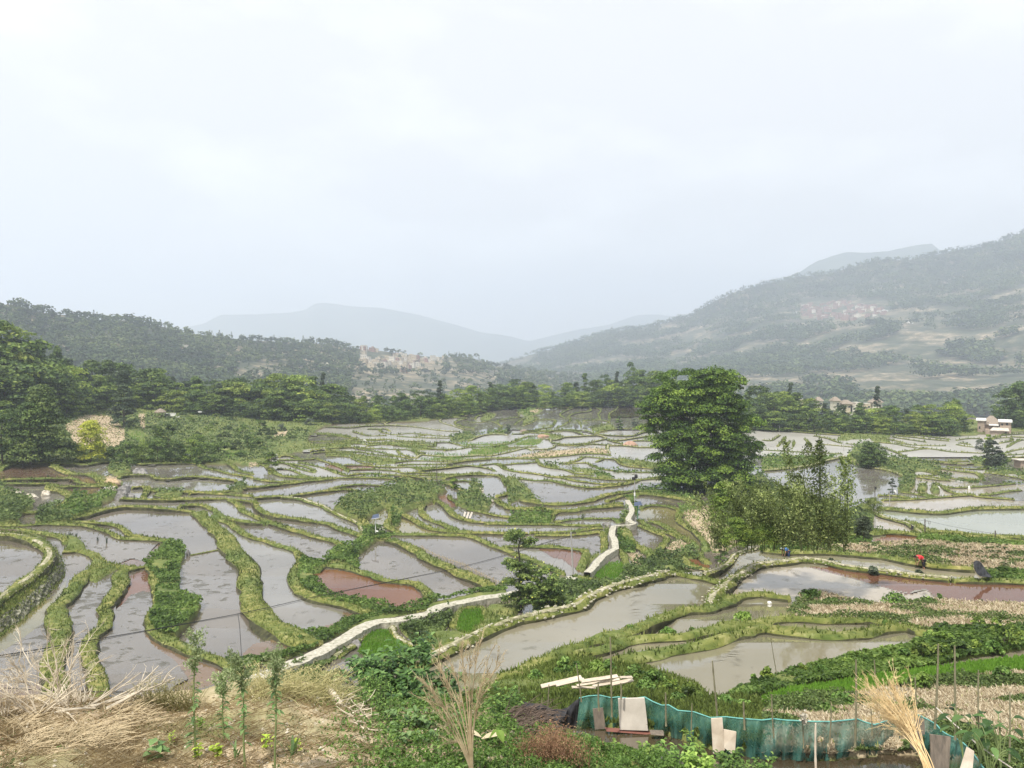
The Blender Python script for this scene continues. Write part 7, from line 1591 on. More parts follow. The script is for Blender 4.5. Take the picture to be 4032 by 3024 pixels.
mb = MB(); hem = V[0] + inv; tube(mb, hem + [0, -0.01, 0.0], 0.018, 5, cap=False); mb.build('hem', M['net_hem'], e, smooth=True)
e2 = empty('net_fence', tuple(P3(*T_('h', 1500, 1340), 'B')), label='short end of green netting turning toward the viewer past the leaning dry stalks', cat='net fence'); inv2 = -np.array(e2.location)
top2 = np.array([T_('h', x, y) for x, y in ((1335, 903), (1380, 925), (1450, 960), (1520, 1002), (1570, 1060), (1620, 1092), (1680, 1115), (1750, 1160), (1810, 1215), (1860, 1280), (1900, 1340), (1960, 1420))]); bot2 = np.array([T_('h', x, y) for x, y in ((1290, 1200), (1400, 1290), (1500, 1350), (1620, 1420), (1800, 1560), (1900, 1700))])
mb, V2 = curtain('net', top2, bot2, M['net'], 90, 18, '', '', seed=2); mb.v[0] = mb.v[0] + inv2; mb.build('netting', M['net'], e2, smooth=True)
mb = MB(); tube(mb, V2[0] + inv2, 0.016, 5, cap=False); mb.build('hem', M['net_hem'], e2, smooth=True)
tb = np.array([T_('g', x, y) for x, y in ((105, 795), (200, 815), (300, 825), (380, 865), (450, 872), (520, 852), (580, 800), (628, 770))]); bb = np.array([T_('g', x, y) for x, y in ((120, 880), (300, 955), (400, 1010), (450, 1032), (595, 1040))])
mb, V3 = curtain('net', tb, bb, M['net_black'], 60, 16, '', '', seed=3, wave=0.09, dd=[20.5, 20.2, 20, 19.8]); mb.build('shade_cloth', M['net_black'], smooth=True, label='black shade cloth sagging between stakes at the left end of the green net', cat='shade cloth')
def board(name, quad, mat_, label, off, th=0.03, cat='board'):
    """a board given by its four corners as seen, standing off metres from the net line"""
    q = [T_(*c) for c in quad]; bu = (q[2][0] + q[3][0]) / 2; bv = max(q[2][1], q[3][1]); k = int(np.argmin(np.abs(BOTN[:, 0] - bu))); d_ = vbase(bu, np.interp(bu, BOTN[:, 0], BOTN[:, 1])) + off
    Vv = np.array([ray(a, b, d_ + (0.12 if n_ < 2 else 0)) for n_, (a, b) in enumerate(q)]); c = Vv.mean(0); Vv = Vv - c; W = np.vstack([Vv, Vv + [0, th, 0]])
    mb = MB(); mb.add(W, [[3, 2, 1, 0], [4, 5, 6, 7], [0, 1, 5, 4], [1, 2, 6, 5], [2, 3, 7, 6], [3, 0, 4, 7]]); return mb.build(name, M[mat_], loc=tuple(c), label=label, cat=cat)
board('board', [('g', 738, 865), ('g', 828, 858), ('g', 852, 1040), ('g', 758, 1046)], 'board_grey', 'weathered brown board leaning on the green net, left of the large pale panel', -0.42)
board('board', [('g', 960, 778), ('g', 1190, 772), ('g', 1222, 1056), ('g', 975, 1047)], 'concrete', 'large square pale panel leaning on the green net', -0.45, 0.05)
board('board', [('g', 1770, 952), ('g', 1868, 945), ('g', 1890, 1225), ('g', 1788, 1255)], 'board_pale', 'tall narrow pale board against the middle of the green net', -0.42)
board('board', [('g', 1880, 1045), ('g', 1990, 1066), ('g', 1976, 1275), ('g', 1884, 1205)], 'board_pale', 'shorter cream board just right of the tall narrow one', -0.46)
board('board', [('g', 850, 1045), ('g', 1245, 1068), ('g', 1250, 1092), ('g', 860, 1062)], 'board_red', 'long dark red plank lying at the foot of the green net', -0.58, 0.12, 'plank')
board('board', [('g', 1240, 1066), ('g', 1358, 1070), ('g', 1360, 1100), ('g', 1245, 1090)], 'board_grey', 'short dark plank at the right end of the red plank', -0.56, 0.12, 'plank')
def board2(quad, mat_, label, d_, tilt=0.1):
    q = [T_(*c) for c in quad]; Vv = np.array([ray(a, b, d_ + (tilt if n_ < 2 else 0)) for n_, (a, b) in enumerate(q)]); c = Vv.mean(0); W = np.vstack([Vv - c, Vv - c + [0, .03, 0]]); mb = MB(); mb.add(W, [[3, 2, 1, 0], [4, 5, 6, 7], [0, 1, 5, 4], [1, 2, 6, 5], [2, 3, 7, 6], [3, 0, 4, 7]]); mb.build('board', M[mat_], loc=tuple(c), label=label, cat='board')
board2([('h', 1335, 945), ('h', 1415, 960), ('h', 1420, 1090), ('h', 1345, 1080)], 'board_grey', 'grey board behind the top of the leaning dry stalks', 17.6)
board2([('h', 1290, 1070), ('h', 1400, 1075), ('h', 1410, 1290), ('h', 1296, 1200)], 'board_grey', 'brown board low behind the leaning dry stalks', 17.2)
board2([('h', 1466, 1088), ('h', 1645, 1112), ('h', 1628, 1440), ('h', 1478, 1400)], 'board_grey', 'wide grey-brown panel right of the leaning dry stalks', 15.7)
board2([('h', 1790, 1200), ('h', 1850, 1235), ('h', 1830, 1440), ('h', 1730, 1400)], 'board_pale', 'pale board at the far right end of the netting', 14.6)
# bamboo stakes
def stake(ut, vt, ub, vb, rad, label, S='B', d_=None, mt_='bamboo_dry', name='bamboo_stake'):
    d_ = vbase(ub, vb) if d_ is None else d_; a = ray(ub, vb, d_); b = ray(ut, vt, d_ + 0.05); L_ = np.linalg.norm(b - a); n = max(4, int(L_ / 0.28)); t = np.linspace(0, 1, n * 3); r_ = np.full(len(t), rad) * (1.08 - 0.3 * t); r_[::3] *= 1.25
    P = (b - a) * t[:, None] + np.stack([np.sin(t * 3 + ub) * 0.012, t * 0, t * 0], 1) - [0, 0, 0.1] * (1 - t[:, None]); mb = MB(); tube(mb, P, r_, 7); return mb.build(name, M[mt_], loc=tuple(a), smooth=True, label=label, cat='stake', group='bamboo stakes in the near garden')
ST = [('g', 887, 240, 910, 900, 'tallest thin dark stake behind the left part of the green net', 20.0), ('g', 598, 470, 637, 770, 'slanting stake at the corner where green net meets black cloth', 20.2), ('g', 353, 652, 353, 850, 'short grey stake behind the sagging black cloth', 20.6), ('g', 98, 675, 100, 800, 'short grey stake at the left end of the black cloth', 21), ('g', 783, 630, 797, 850, 'thin stake between the corner stake and the tallest one', 20.1), ('g', 983, 640, 983, 750, 'thin stake behind the top of the large pale panel', 20.3), ('g', 1368, 725, 1382, 980, 'short stake right of the large pale panel', 19.6), ('g', 1600, 820, 1603, 1075, 'thin stake behind the net over the oval hole', 18.9), ('g', 1785, 445, 1820, 915, 'tall knobbly stake above the tall narrow board', 19.5), ('g', 2057, 805, 2057, 1010, 'short stake right of the tall narrow board', 18.4),
      ('h', 75, 235, 140, 600, 'thin stake leaning left in the edge of the near pond', 32), ('h', 84, 740, 112, 1180, 'dark stake left of the rag tied to the net', 18.2), ('h', 818, 438, 813, 1160, 'tall dark stake left of the leaning dry stalks', 17.8), ('h', 980, 440, 982, 560, 'short thin stake behind the tall dark stake', 27), ('h', 1535, 300, 1508, 1000, 'tall green bamboo stake carrying the rope', 17.6), ('h', 1684, 315, 1678, 1095, 'tall green bamboo stake right of the roped one', 17.2), ('h', 1888, 528, 1890, 1220, 'bamboo stake standing among the broad taro leaves', 16.4), ('h', 2165, 715, 2150, 1280, 'rightmost bamboo stake near the edge of view', 15.8), ('h', 1333, 590, 1342, 905, 'short black stake holding the peak of the net', 17.9), ('h', 600, 830, 590, 1140, 'short stake right of the rag, seen through the net', 18), ('h', 955, 865, 955, 1060, 'short brown stake left of the net peak', 17.9), ('h', 360, 990, 358, 1170, 'stake under the tied rag', 18), ('h', 466, 990, 474, 1400, 'pale stake standing in front of the green net', 16.3), ('h', 1243, 632, 1238, 760, 'short dark stub near the green bush', 24)]
for k, (t_, x0, y0, x1, y1, tx, d_) in enumerate(ST):
    a = T_(t_, x0, y0); b = T_(t_, x1, y1); stake(a[0], a[1], b[0], b[1], 0.022 if 'tall' in tx or 'pale' in tx else 0.016, tx, d_=d_, mt_='board_pale' if 'pale stake' in tx else 'bamboo_dry')
for k, (a_, b_) in enumerate([((1240, 690), (1215, 880)), ]): pass
# rope and rag
P = np.array([ray(*T_('h', x, y), d_) for x, y, d_ in ((1520, 855, 17.6), (1680, 1000, 17.2), (1895, 1190, 16.4), (2100, 1330, 15.6), (2250, 1430, 15))]); mb = MB(); tube(mb, P, 0.014, 5); mb.build('rope', M['concrete'], label='pale rope running down from the roped bamboo stake to the right corner', cat='rope')
c = ray(*T_('h', 362, 945), 17.9); mb = MB(); r3 = np.random.default_rng(12); leaves(mb, c + r3.normal(size=(60, 3)) * [0.04, 0.03, 0.07], 0.08, None, 0.5, aspect=.9, r=r3); M['rag'] = plain('rag', (0.4, 0.37, 0.3), 0.9, 0.2); mb.build('rag', M['rag'], label='pale rag knotted on the top of the green net', cat='rag')
# stacked planks
PLK = [((290, 672), (640, 590), 16, 'top-left broad plank of the pile behind the net'), ((420, 662), (660, 604), 10, 'narrow plank under the broad one in the pile'), ((640, 628), (955, 580), 14, 'upper right broad plank of the pile behind the net'), ((600, 662), (972, 606), 9, 'long thin plank across the middle of the pile'), ((560, 677), (760, 680), 10, 'lowest short plank at the front of the pile'), ((740, 668), (930, 636), 10, 'plank below the middle of the pile'), ((900, 652), (1085, 612), 14, 'plank poking out at the right of the pile'), ((980, 592), (1080, 588), 10, 'short plank behind the right end of the pile')]
d0 = 27.0
for k, (a, b, w_, tx) in enumerate(PLK):
    p = ray(*T_('g', *a), d0 - 0.15 * (k % 3)); q = ray(*T_('g', *b), d0 + 0.5 - 0.1 * (k % 2)); c = (p + q) / 2; L_ = np.linalg.norm(q - p); wd = w_ / 2.212 * d0 / F * 1.5; mb = MB(); box(mb, (0, 0, 0), (L_, wd * 1.6, wd * 0.6)); o = mb.build('plank', M['board_pale'], loc=tuple(c), label=tx, cat='plank', group='pale planks piled behind the net')
    dv = Vector(q - p); o.rotation_euler = (R(28), -math.asin(dv.z / dv.length), math.atan2(dv.y, dv.x))
# ---------------------------------------------------------------- shrubs of the garden and round the ponds
M['g_leaf'] = leafmat('garden_leaf', (0.0345, 0.069, 0.0132), (0.1173, 0.215, 0.0421), (0.299, 0.437, 0.11), 0.3, 0.5); M['g_light'] = leafmat('garden_light', (0.1, 0.17, 0.03), (0.21, 0.33, 0.06), (0.38, 0.5, 0.13), 0.35, 0.5)
M['straw'] = M.get('straw') or noisy('straw', [(0.3, (0.35, 0.27, 0.15)), (0.7, (0.66, 0.55, 0.36))], 5, 0.9, 0)
M['straw_leaf'] = leafmat('dry_blades', (0.25, 0.18, 0.1), (0.48, 0.38, 0.22), (0.72, 0.62, 0.42), 0.2, 0.8)
def bush(u, vb, vt, wpx, mt_, seed, label, S='B', leaf=0.09, dens=1.0, d_=None, shape='dome', cat='bush', name='leafy_bush', asp=0.6, group=None):
    r3 = np.random.default_rng(seed); d_ = float(dist(u, vb, S)) if d_ is None else d_; s_ = d_ / F; W_ = wpx * s_; H_ = (vb - vt) * s_; z = -(vb - H0) * s_
    e = empty(name, ((u - CX) * s_, d_, z), label=label, cat=cat, group=group); mb = MB(); K = max(6, int(14 * dens)); n = int(min(160, max(30, (W_ * H_) / (leaf ** 2) * 2.2 / K * dens))); cs = crown(mb, r3, H_, W_, 0.05, K, n, leaf / H_, shape, 0.5); mb.build('foliage', M[mt_], e)
    t = MB(); [tube(t, [[0, 0, -.1], [c[0] * .5, c[1] * .5, c[2] * .5], c], [0.02, 0.015, 0.006], 4) for c in cs[:8]]; t.build('stem', M['bark'], e); return e
BU = [('g', 1060, 205, 140, 85, 'g_leaf', 'small bush on the bank between the two largest near ponds'), ('g', 1395, 235, 165, 130, 'g_leaf', 'rounded bush on the bank below the narrow middle pond'), ('g', 2050, 135, 22, 165, 'g_light', 'bright round bush at the right end of the narrow near pond'), ('g', 1605, 200, 165, 50, 'g_leaf', 'tiny bush on the flowering bank'),
      ('g', 2140, 660, 570, 55, 'g_leaf', 'small pointed bush by the right shore of the lowest pond'), ('h', 45, 650, 510, 110, 't_mid', 'dark upright bush at the near shore of the lowest pond'),
      ('d', 1160, 1315, 1200, 200, 'g_leaf', 'leafy bush on the rubble bank under the red-brown pond'), ('d', 970, 1030, 950, 75, 't_grey', 'grey spiky clump on the stony pond rim'), ('d', 600, 935, 885, 60, 't_grey', 'small grey clump in the shallow channel above the stony rim'), ('d', 1365, 1040, 985, 60, 't_grey', 'faint reed clump standing in the channel near the red-shirted person'),
      ('d', 450, 1250, 1165, 220, 'g_leaf', 'spreading bush on the bank left of the rubble'), ('d', 620, 1295, 1240, 180, 'g_leaf', 'low right half of the spreading bush by the rubble'), ('d', 1450, 1300, 1235, 200, 'g_leaf', 'low bush right of the leafy one on the rubble bank'), ('d', 1550, 1275, 1190, 60, 'g_leaf', 'small upright bush at the right of the rubble bank'),
      ('h', 1105, 175, 90, 100, 'g_leaf', 'upright bush at the point where two pond banks meet'), ('h', 880, 110, 50, 80, 'g_leaf', 'small bush above the meeting pond banks'), ('h', 1885, 180, 75, 100, 't_mid', 'dark leafy bush near the top right of the garden slope'), ('h', 2110, 360, 60, 250, 't_mid', 'big leafy bush cut by the right edge'), ('h', 1550, 300, 180, 210, 'g_light', 'bright light green bush on the garden slope'), ('h', 1400, 450, 285, 170, 't_mid', 'dark blue-green bush right of the lowest pond'), ('h', 1560, 440, 300, 170, 't_mid', 'dark bush to the right of the blue-green one'), ('h', 1720, 400, 270, 150, 't_dark', 'dark bush in the middle of the garden row'), ('h', 1850, 380, 270, 120, 't_mid', 'mid-green bush right of the garden row middle'), ('h', 2010, 400, 280, 150, 'g_leaf', 'loose bush near the right end of the garden row'),
      ('h', 1250, 460, 350, 150, 'g_leaf', 'grassy green bush at the corner of the lowest pond'), ('h', 1080, 470, 350, 80, 'g_leaf', 'upright seedling bush on the pond shore, right'), ('h', 890, 500, 405, 130, 'g_leaf', 'leafy bush on the pond shore, middle'), ('h', 740, 520, 430, 120, 'g_light', 'yellow-flecked bush on the pond shore, left'), ('h', 520, 570, 490, 130, 'g_leaf', 'low bush on the pond shore beside the first dark one'), ('h', 350, 575, 480, 110, 't_mid', 'spiky bush on the pond shore near the leaning stake'),
      ('h', 1410, 740, 560, 170, 'g_light', 'bright bushy plant beside the short black stake'), ('h', 1180, 720, 575, 160, 'g_light', 'pale green bush behind the dry stalk heads'), ('h', 2110, 640, 510, 160, 'g_leaf', 'young mulberry-like plant at the right of the rice strip'),
      ('g', 250, 660, 535, 150, 'g_leaf', 'broad-leaved bush left of the plank pile'), ('g', 490, 600, 425, 160, 'g_leaf', 'broad-leaved bush just above the left end of the planks'), ('g', 590, 580, 470, 120, 'g_leaf', 'bush behind the slanting corner stake'), ('g', 760, 590, 455, 180, 'g_light', 'bright bush above the middle of the planks'), ('g', 880, 580, 450, 130, 'g_leaf', 'bush crossed by the tallest thin stake'), ('g', 1110, 640, 500, 200, 'g_leaf', 'wide bush right of the planks'), ('g', 1280, 700, 540, 220, 'g_leaf', 'largest garden bush at the pond corner'), ('g', 1420, 760, 620, 200, 't_mid', 'dark bush beside the largest garden bush'), ('g', 1600, 830, 640, 170, 't_mid', 'tall-topped dark bush at the lowest pond corner'), ('g', 1200, 760, 640, 200, 'g_leaf', 'bush in front of the wide one, near the pale panel'), ('g', 1480, 850, 740, 190, 'g_leaf', 'low bush right above the green net hem'), ('g', 1900, 880, 770, 200, 'g_leaf', 'patch of round leaves behind the tall knobbly stake'), ('g', 2060, 900, 800, 150, 'g_leaf', 'leafy plants left of the near rice plot'), ('g', 450, 745, 665, 200, 'g_leaf', 'low leaves in front of the left planks'), ('g', 870, 745, 665, 230, 'g_leaf', 'low leaves in front of the right planks'), ('g', 60, 790, 700, 150, 'g_leaf', 'leafy plants at the far left of the garden'), ('g', 200, 800, 720, 110, 'g_leaf', 'leafy plants behind the left end of the black cloth'),
      ('h', 400, 880, 760, 240, 'g_leaf', 'bean plants behind the rag on the net'), ('h', 700, 870, 750, 240, 'g_leaf', 'bean plants left of the dry stalk heads'), ('h', 200, 860, 790, 140, 'g_leaf', 'small bean plants at the left of the bare garden bed'), ('h', 560, 930, 830, 160, 'g_leaf', 'weeds right behind the net under the rag')]
for k, (t_, x, yb, yt, w_, mt_, tx) in enumerate(BU):
    u, vb = T_(t_, x, yb); vt = T_(t_, x, yt)[1]; dn = float(dist(u, vb, 'B')); big = t_ == 'h' and yb > 700 or t_ == 'g' and yb > 560
    bush(u, vb, vt, w_ / 2.212 * 1.1, mt_, 900 + k, tx, leaf=0.05 + dn * 0.0022 if not big else 0.11, dens=1.6)
# vegetable rows in the far right plot: little plants in lines
r3 = np.random.default_rng(31); kk = 0
proto = None; PLN = {}
for row in range(5):
    y0 = [765, 795, 830, 870, 930][row]; 
    for x in np.arange(820 + row * 30, 2200, [62, 56, 60, 66, 90][row]):
        yy = y0 + (x - 1400) * 0.03 + r3.normal() * 5 + (max(0, 1100 - x) * 0.02); u, v = T_('d', x + r3.normal() * 8, yy)
        if v > T_('d', 0, 880 + max(0, (x - 1050)) * 0.12)[1] and row > 2: continue
        p = P3(u, v, 'B', 0.1)
        if proto is None:
            mb = MB(); cc = unit(26, r3) * [0.22, 0.22, 0.16] + [0, 0, 0.16]; tube(mb, [[0, 0, -.12], [0, 0, .2]], 0.02, 5); [tube(mb, [[0, 0, .05], c_], 0.008, 3) for c_ in cc]; leaves(mb, cc, 0.2, cc - [0, 0, .05], np.clip(.4 + r3.normal(size=26) * .2, 0, 1), aspect=.45, r=r3); proto = mesh_of(mb, 'vegetable_plant'); proto.materials.append(M['leaf_bush'])
        o = bpy.data.objects.new('vegetable_plant', proto); COL.objects.link(o); o.location = p; o.rotation_euler = (0, 0, r3.uniform(0, 6)); s_ = r3.uniform(0.7, 1.3); o.scale = (s_, s_, s_)
        cnt_ = ORD[PLN.setdefault(row, 0)]; PLN[row] += 1
        tag(o, f"{cnt_} little dark plant from left in the {['farthest', 'second farthest', 'middle', 'fourth', 'nearest'][row]} row of the bare plot", 'vegetable', f"plants in row {['one', 'two', 'three', 'four', 'five'][row]} of the bare plot")
# reed tufts in the left ponds
for k, (x, yb, yt) in enumerate([(608, 690, 640), (663, 710, 655), (850, 730, 692), (930, 750, 690), (290, 648, 632), (1435, 720, 688)]):
    u, vb = T_('a', x, yb); vt = T_('a', x, yt)[1]; d_ = float(dist(u, vb)); mb = MB(); H_ = (vb - vt) / F * d_
    for z in range(26): a = r3.uniform(0, 6.28); b = np.array([math.cos(a), math.sin(a), 0]) * r3.uniform(0, .16); tube(mb, [b, b * 1.3 + [0, 0, H_ * .6], b * 2.2 + [0, 0, H_ * r3.uniform(.75, 1.05)]], [0.015, 0.012, 0.004], 4, cap=False)
    mb.build('reed_clump', M['t_conifer'], loc=tuple(P3(u, vb, 'A')), label=['leftmost of the four dark reed clumps in a left pond', 'second dark reed clump from the left in the pond', 'smallest dark reed clump, third in the pond', 'tallest dark reed clump, rightmost of the four', 'tiny reed clump near the left edge dike', 'tiny reed clump beside the leafy green bank tip'][k], cat='reeds')
print('stage 7 done')
# ---------------------------------------------------------------- the knoll: weeds, stalks, brushwood
M['stick'] = noisy('dry_stick', [(0.3, (0.34, 0.28, 0.2)), (0.7, (0.7, 0.63, 0.5))], 4, 0.85, 0.1); M['twig'] = noisy('dark_twig', [(0.3, (0.045, 0.032, 0.026)), (0.7, (0.2, 0.15, 0.12))], 4, 0.9, 0.1)
M['weed'] = leafmat('weed_leaf', (0.07, 0.13, 0.045), (0.16, 0.27, 0.09), (0.32, 0.44, 0.18), 0.3, 0.5); M['weed_head'] = leafmat('weed_head', (0.12, 0.18, 0.07), (0.28, 0.36, 0.16), (0.48, 0.54, 0.3), 0.35, 0.7); M['broad'] = leafmat('broad_leaf', (0.021, 0.051, 0.012), (0.0723, 0.1445, 0.0382), (0.2, 0.32, 0.1), 0.25, 0.42)
M['rust'] = leafmat('rust_weed', (0.13, 0.07, 0.04), (0.3, 0.17, 0.1), (0.46, 0.32, 0.18), 0.3, 0.8); M['lime'] = leafmat('lime_leaf', (0.25, 0.38, 0.04), (0.42, 0.56, 0.07), (0.6, 0.7, 0.15), 0.4, 0.5)
M['stemgreen'] = plain('green_stem', (0.17, 0.22, 0.08), 0.7, 0.2)
def kp(u, v): return knoll(np.array([float(u)]), np.array([float(v)]))[0]
def leaf_blade(mb, base, tip_dir, L_, W_, t=0.5, droop=0.4, r=rng):
    """a broad leaf: a strip of five sections, folded on its midrib and drooping"""
    d_ = np.asarray(tip_dir, float); d_ /= np.linalg.norm(d_); sd = np.cross(d_, [0, 0, 1.0]); sd /= (np.linalg.norm(sd) + 1e-6); V = []
    ws = [0.08, 0.75, 1.0, 0.7, 0.02]
    for k in range(5):
        f = k / 4; c = np.asarray(base) + d_ * L_ * f - np.array([0, 0, 1]) * droop * L_ * f * f; w_ = W_ * 0.5 * ws[k]; V += [c - sd * w_ + [0, 0, w_ * .35], c, c + sd * w_ + [0, 0, w_ * .35]]
    Fq = []
    for k in range(4): a = k * 3; Fq += [[a, a + 3, a + 4, a + 1], [a + 1, a + 4, a + 5, a + 2]]
    mb.add(V, Fq, t)
# tall leafy weeds with pale feathery heads
def tall_weed(u, vb, vt, vl, seed, label, wpx, lean=0):
    """vl: where the leaves start; below it the stem is bare"""
    r3 = np.random.default_rng(seed); b = kp(u, vb); d_ = b[1]; s_ = d_ / F; H_ = (vb - vt) * s_; e = empty('tall_weed', tuple(b), label=label, cat='weed'); t = MB(); ax = np.array([[lean * s_ * f * f + 0.01 * math.sin(f * 7 + seed), 0, H_ * f] for f in np.linspace(0, 1, 12)]); tube(t, ax, np.linspace(0.012, 0.004, 12), 6); t.build('stem', M['stemgreen'], e, smooth=True)
    lf = MB(); z0 = (vb - vl) * s_; z1 = H_ * 0.8
    for k in range(44):
        z = z0 + (z1 - z0) * r3.random() ** 0.9; a = r3.uniform(0, 6.28); f = z / H_; x = lean * s_ * f * f; L_ = r3.uniform(0.07, 0.13) * (1.15 - 0.5 * f); leaf_blade(lf, [x, 0, z], [math.cos(a), math.sin(a), r3.uniform(.0, .5)], L_, L_ * 0.34, np.clip(r3.normal(.45, .2), 0, 1), 0.5)
    lf.build('leaves', M['weed'], e); hd = MB(); zt = H_ * 0.72; n = 30
    for k in range(n):
        a = r3.uniform(0, 6.28); z = zt + (H_ - zt) * r3.random(); q = wpx * s_ * 0.5 * (0.35 + 0.65 * math.sin(min(1, (z - zt) / (H_ - zt) + 0.15) * 2.6)); f = z / H_; b0 = np.array([lean * s_ * f * f, 0, z - 0.05]); b1 = b0 + [math.cos(a) * q, math.sin(a) * q, 0.09]; tube(hd, [b0, b1], [0.003, 0.0015], 4, t=.4, cap=False)
        m = 26; ff = r3.random(m)[:, None]; leaves(hd, b0 * (1 - ff) + b1 * ff + r3.normal(size=(m, 3)) * 0.016, 0.03 * r3.uniform(.6, 1.4, m), None, np.clip(r3.normal(.6, .2, m), 0, 1), aspect=.5, r=r3)
    hd.build('flower_head', M['weed_head'], e); return e
tall_weed(765, 2985, 2475, 2930, 1, 'tallest leafy weed with a feathery head, left of the other two on the knoll', 110, lean=5)
tall_weed(880, 2925, 2640, 2890, 2, 'shortest of the three feathery-headed weeds, between the other two', 100, lean=-6)
tall_weed(965, 3010, 2540, 2900, 3, 'feathery-headed weed with a crooked top, nearest the stone path end', 120, lean=-25)
tall_weed(1086, 3040, 2545, 2880, 4, 'tall weed with a small feathery head, right of the crooked-topped one', 90, lean=-8)
# lime seedlings
for k, (x, y, t_, w_, tx) in enumerate([(1725, 1290, 'e', 90, 'lime-green seedling at the foot of the tallest feathery weed'), (1890, 1300, 'e', 130, 'lime-green seedling right of the first lime one'), (1490, 1195, 'e', 60, 'small lime-topped seedling beside the dark leafy weed'), (370, 1310, 'f', 90, 'lime-green seedling at the bottom edge by the long blades'), (100, 1260, 'f', 90, 'lime-tipped sprout at the foot of the right feathery weed'), (1755, 1030, 'e', 90, 'mid-green sprout in front of the shortest feathery weed')]):
    u, v = T_(t_, x, y); b = kp(u, v); e = empty('seedling', tuple(b), label=tx, cat='seedling'); mb = MB(); r3 = np.random.default_rng(40 + k); L_ = w_ / 2.212 / F * b[1]
    for q in range(26): a = r3.uniform(0, 6.28); leaf_blade(mb, [r3.normal() * .02, r3.normal() * .02, r3.uniform(.02, .14)], [math.cos(a), math.sin(a), r3.uniform(.3, 1.1)], L_ * r3.uniform(.35, .7), L_ * .25, np.clip(r3.normal(.5, .2), 0, 1), .4)
    mb.build('leaves', M['lime'] if k != 5 else M['g_light'], e); t = MB(); tube(t, [[0, 0, -.03], [0, 0, .14]], 0.006, 5); t.build('stem', M['stemgreen'], e)
for k, (x, y, n, L_, sd, tx) in enumerate([(330, 1330, 5, 0.42, 7, 'clump of long upright green blades at the bottom edge'), (1380, 1300, 16, 0.16, 8, 'dark broad-leaved weed at the bottom left of the knoll'), (2050, 1300, 6, 0.3, 9, 'pale green arching blades right of the lime seedlings')]):
    t_ = 'f' if k == 0 else 'e'; u, v = T_(t_, x, y); b = kp(u, v); mb = MB(); r3 = np.random.default_rng(sd)
    for q in range(n): a = r3.uniform(0, 6.28); leaf_blade(mb, [r3.normal() * .03, r3.normal() * .03, 0 if k != 1 else r3.uniform(0, .25)], [math.cos(a) * .35 if k != 1 else math.cos(a), math.sin(a) * .35 if k != 1 else math.sin(a), 1.0 if k != 1 else .3], L_ * r3.uniform(.6, 1.1), L_ * (.09 if k != 1 else .6), r3.random() * .6 + .2, .35)
    mb.build('leafy_weed', M['weed'], loc=tuple(b), label=tx, cat='weed')
# branched dry brush
def branchy(mb, b, dirn, L_, rad, r3, depth=3, spread=0.45, kids=4, bend=0.12, t=0.5):
    d_ = np.asarray(dirn, float); d_ = d_ / np.linalg.norm(d_); n = 5; P = [np.asarray(b, float)]; c = d_.copy()
    for k in range(n): c = c + r3.normal(size=3) * bend; c /= np.linalg.norm(c); P.append(P[-1] + c * L_ / n)
    tube(mb, P, np.linspace(rad, rad * 0.45, n + 1), 5 if rad > .006 else 4, t=t, cap=False)
    if depth > 0:
        for q in range(kids):
            k = r3.integers(1, n + 1); nd = c + r3.normal(size=3) * spread; branchy(mb, P[k], nd, L_ * r3.uniform(.35, .6), rad * 0.55, r3, depth - 1, spread, kids, bend, t)
def stick_bundle(mb, items, t_, rr, r3, sub=2):
    for (x0, y0, x1, y1, rad, d_) in items:
        a = kp(*T_(t_, x0, y0)); a[2] += 0.03; b = ray(*T_(t_, x1, y1), a[1] + d_); mid = (a + b) / 2 + r3.normal(size=3) * 0.05; P = spline3([a, mid, b], 8); tube(mb, P, np.linspace(rad, rad * .35, len(P)), 6)
        for q in range(sub): k = r3.integers(len(P) // 2, len(P) - 1); branchy(mb, P[k], (b - a) / np.linalg.norm(b - a) + r3.normal(size=3) * .35, 0.22, rad * .4, r3, 1, .4, 2)
def spline3(P, n):
    P = np.asarray(P, float); t = np.linspace(0, 1, n)[:, None]; return P[0] * (1 - t) ** 2 + 2 * P[1] * t * (1 - t) + P[2] * t ** 2
r3 = np.random.default_rng(55)
mb = MB(); stick_bundle(mb, [(740, 885, 1525, 595, .02, .4), (930, 900, 1240, 700, .026, .2), (1100, 780, 1380, 490, .016, .5), (750, 880, 1110, 590, .013, .5), (730, 890, 1040, 640, .013, .5), (800, 850, 1230, 545, .012, .4), (1120, 850, 1180, 740, .016, .1), (900, 880, 1450, 640, .014, .5), (760, 900, 1200, 720, .016, .3), (980, 800, 1420, 545, .01, .5), (850, 860, 1310, 620, .012, .4), (1130, 870, 1250, 560, .011, .4), (800, 890, 1000, 780, .02, .2), (1180, 820, 1360, 600, .012, .5)], 'e', 0, r3); mb.build('stick_pile', M['stick'], label='heap of long bleached sticks lying slantwise on the left of the knoll', cat='stick pile')
mb = MB()
for q in range(34): x = 600 + r3.normal() * 60; a = kp(*T_('e', x + 40, 850)); tx_ = x + 60 + r3.normal() * 80 + (x - 600) * .5; b = ray(*T_('e', tx_, 640 + abs(r3.normal()) * 60), a[1] + .3); m_ = (a + b) / 2 + [r3.normal() * .1, 0, -.08]; tube(mb, spline3([a, m_, b], 8), np.linspace(.011, .004, 8), 5)
mb.build('stick_pile', M['stick'], label='fan of curved white stubs left of the long bleached sticks', cat='stick pile')
mb = MB()
for q in range(6): branchy(mb, kp(*T_('e', 320 + q * 12, 950)), [r3.normal() * .6, .1, 1], .75, .012, r3, 3, .4, 4)
branchy(mb, kp(*T_('e', 320, 950)), [-1, 0, .9], .7, .013, r3, 3, .4, 4); mb.build('dry_shrub', M['stick'], label='dead many-branched shrub lying root down at the left edge of the knoll', cat='dead shrub')
mb = MB()
for q in range(6): branchy(mb, kp(*T_('e', 560 + q * 10, 900)), [-.7 + r3.normal() * .3, .1, 1], .8, .012, r3, 3, .4, 4)
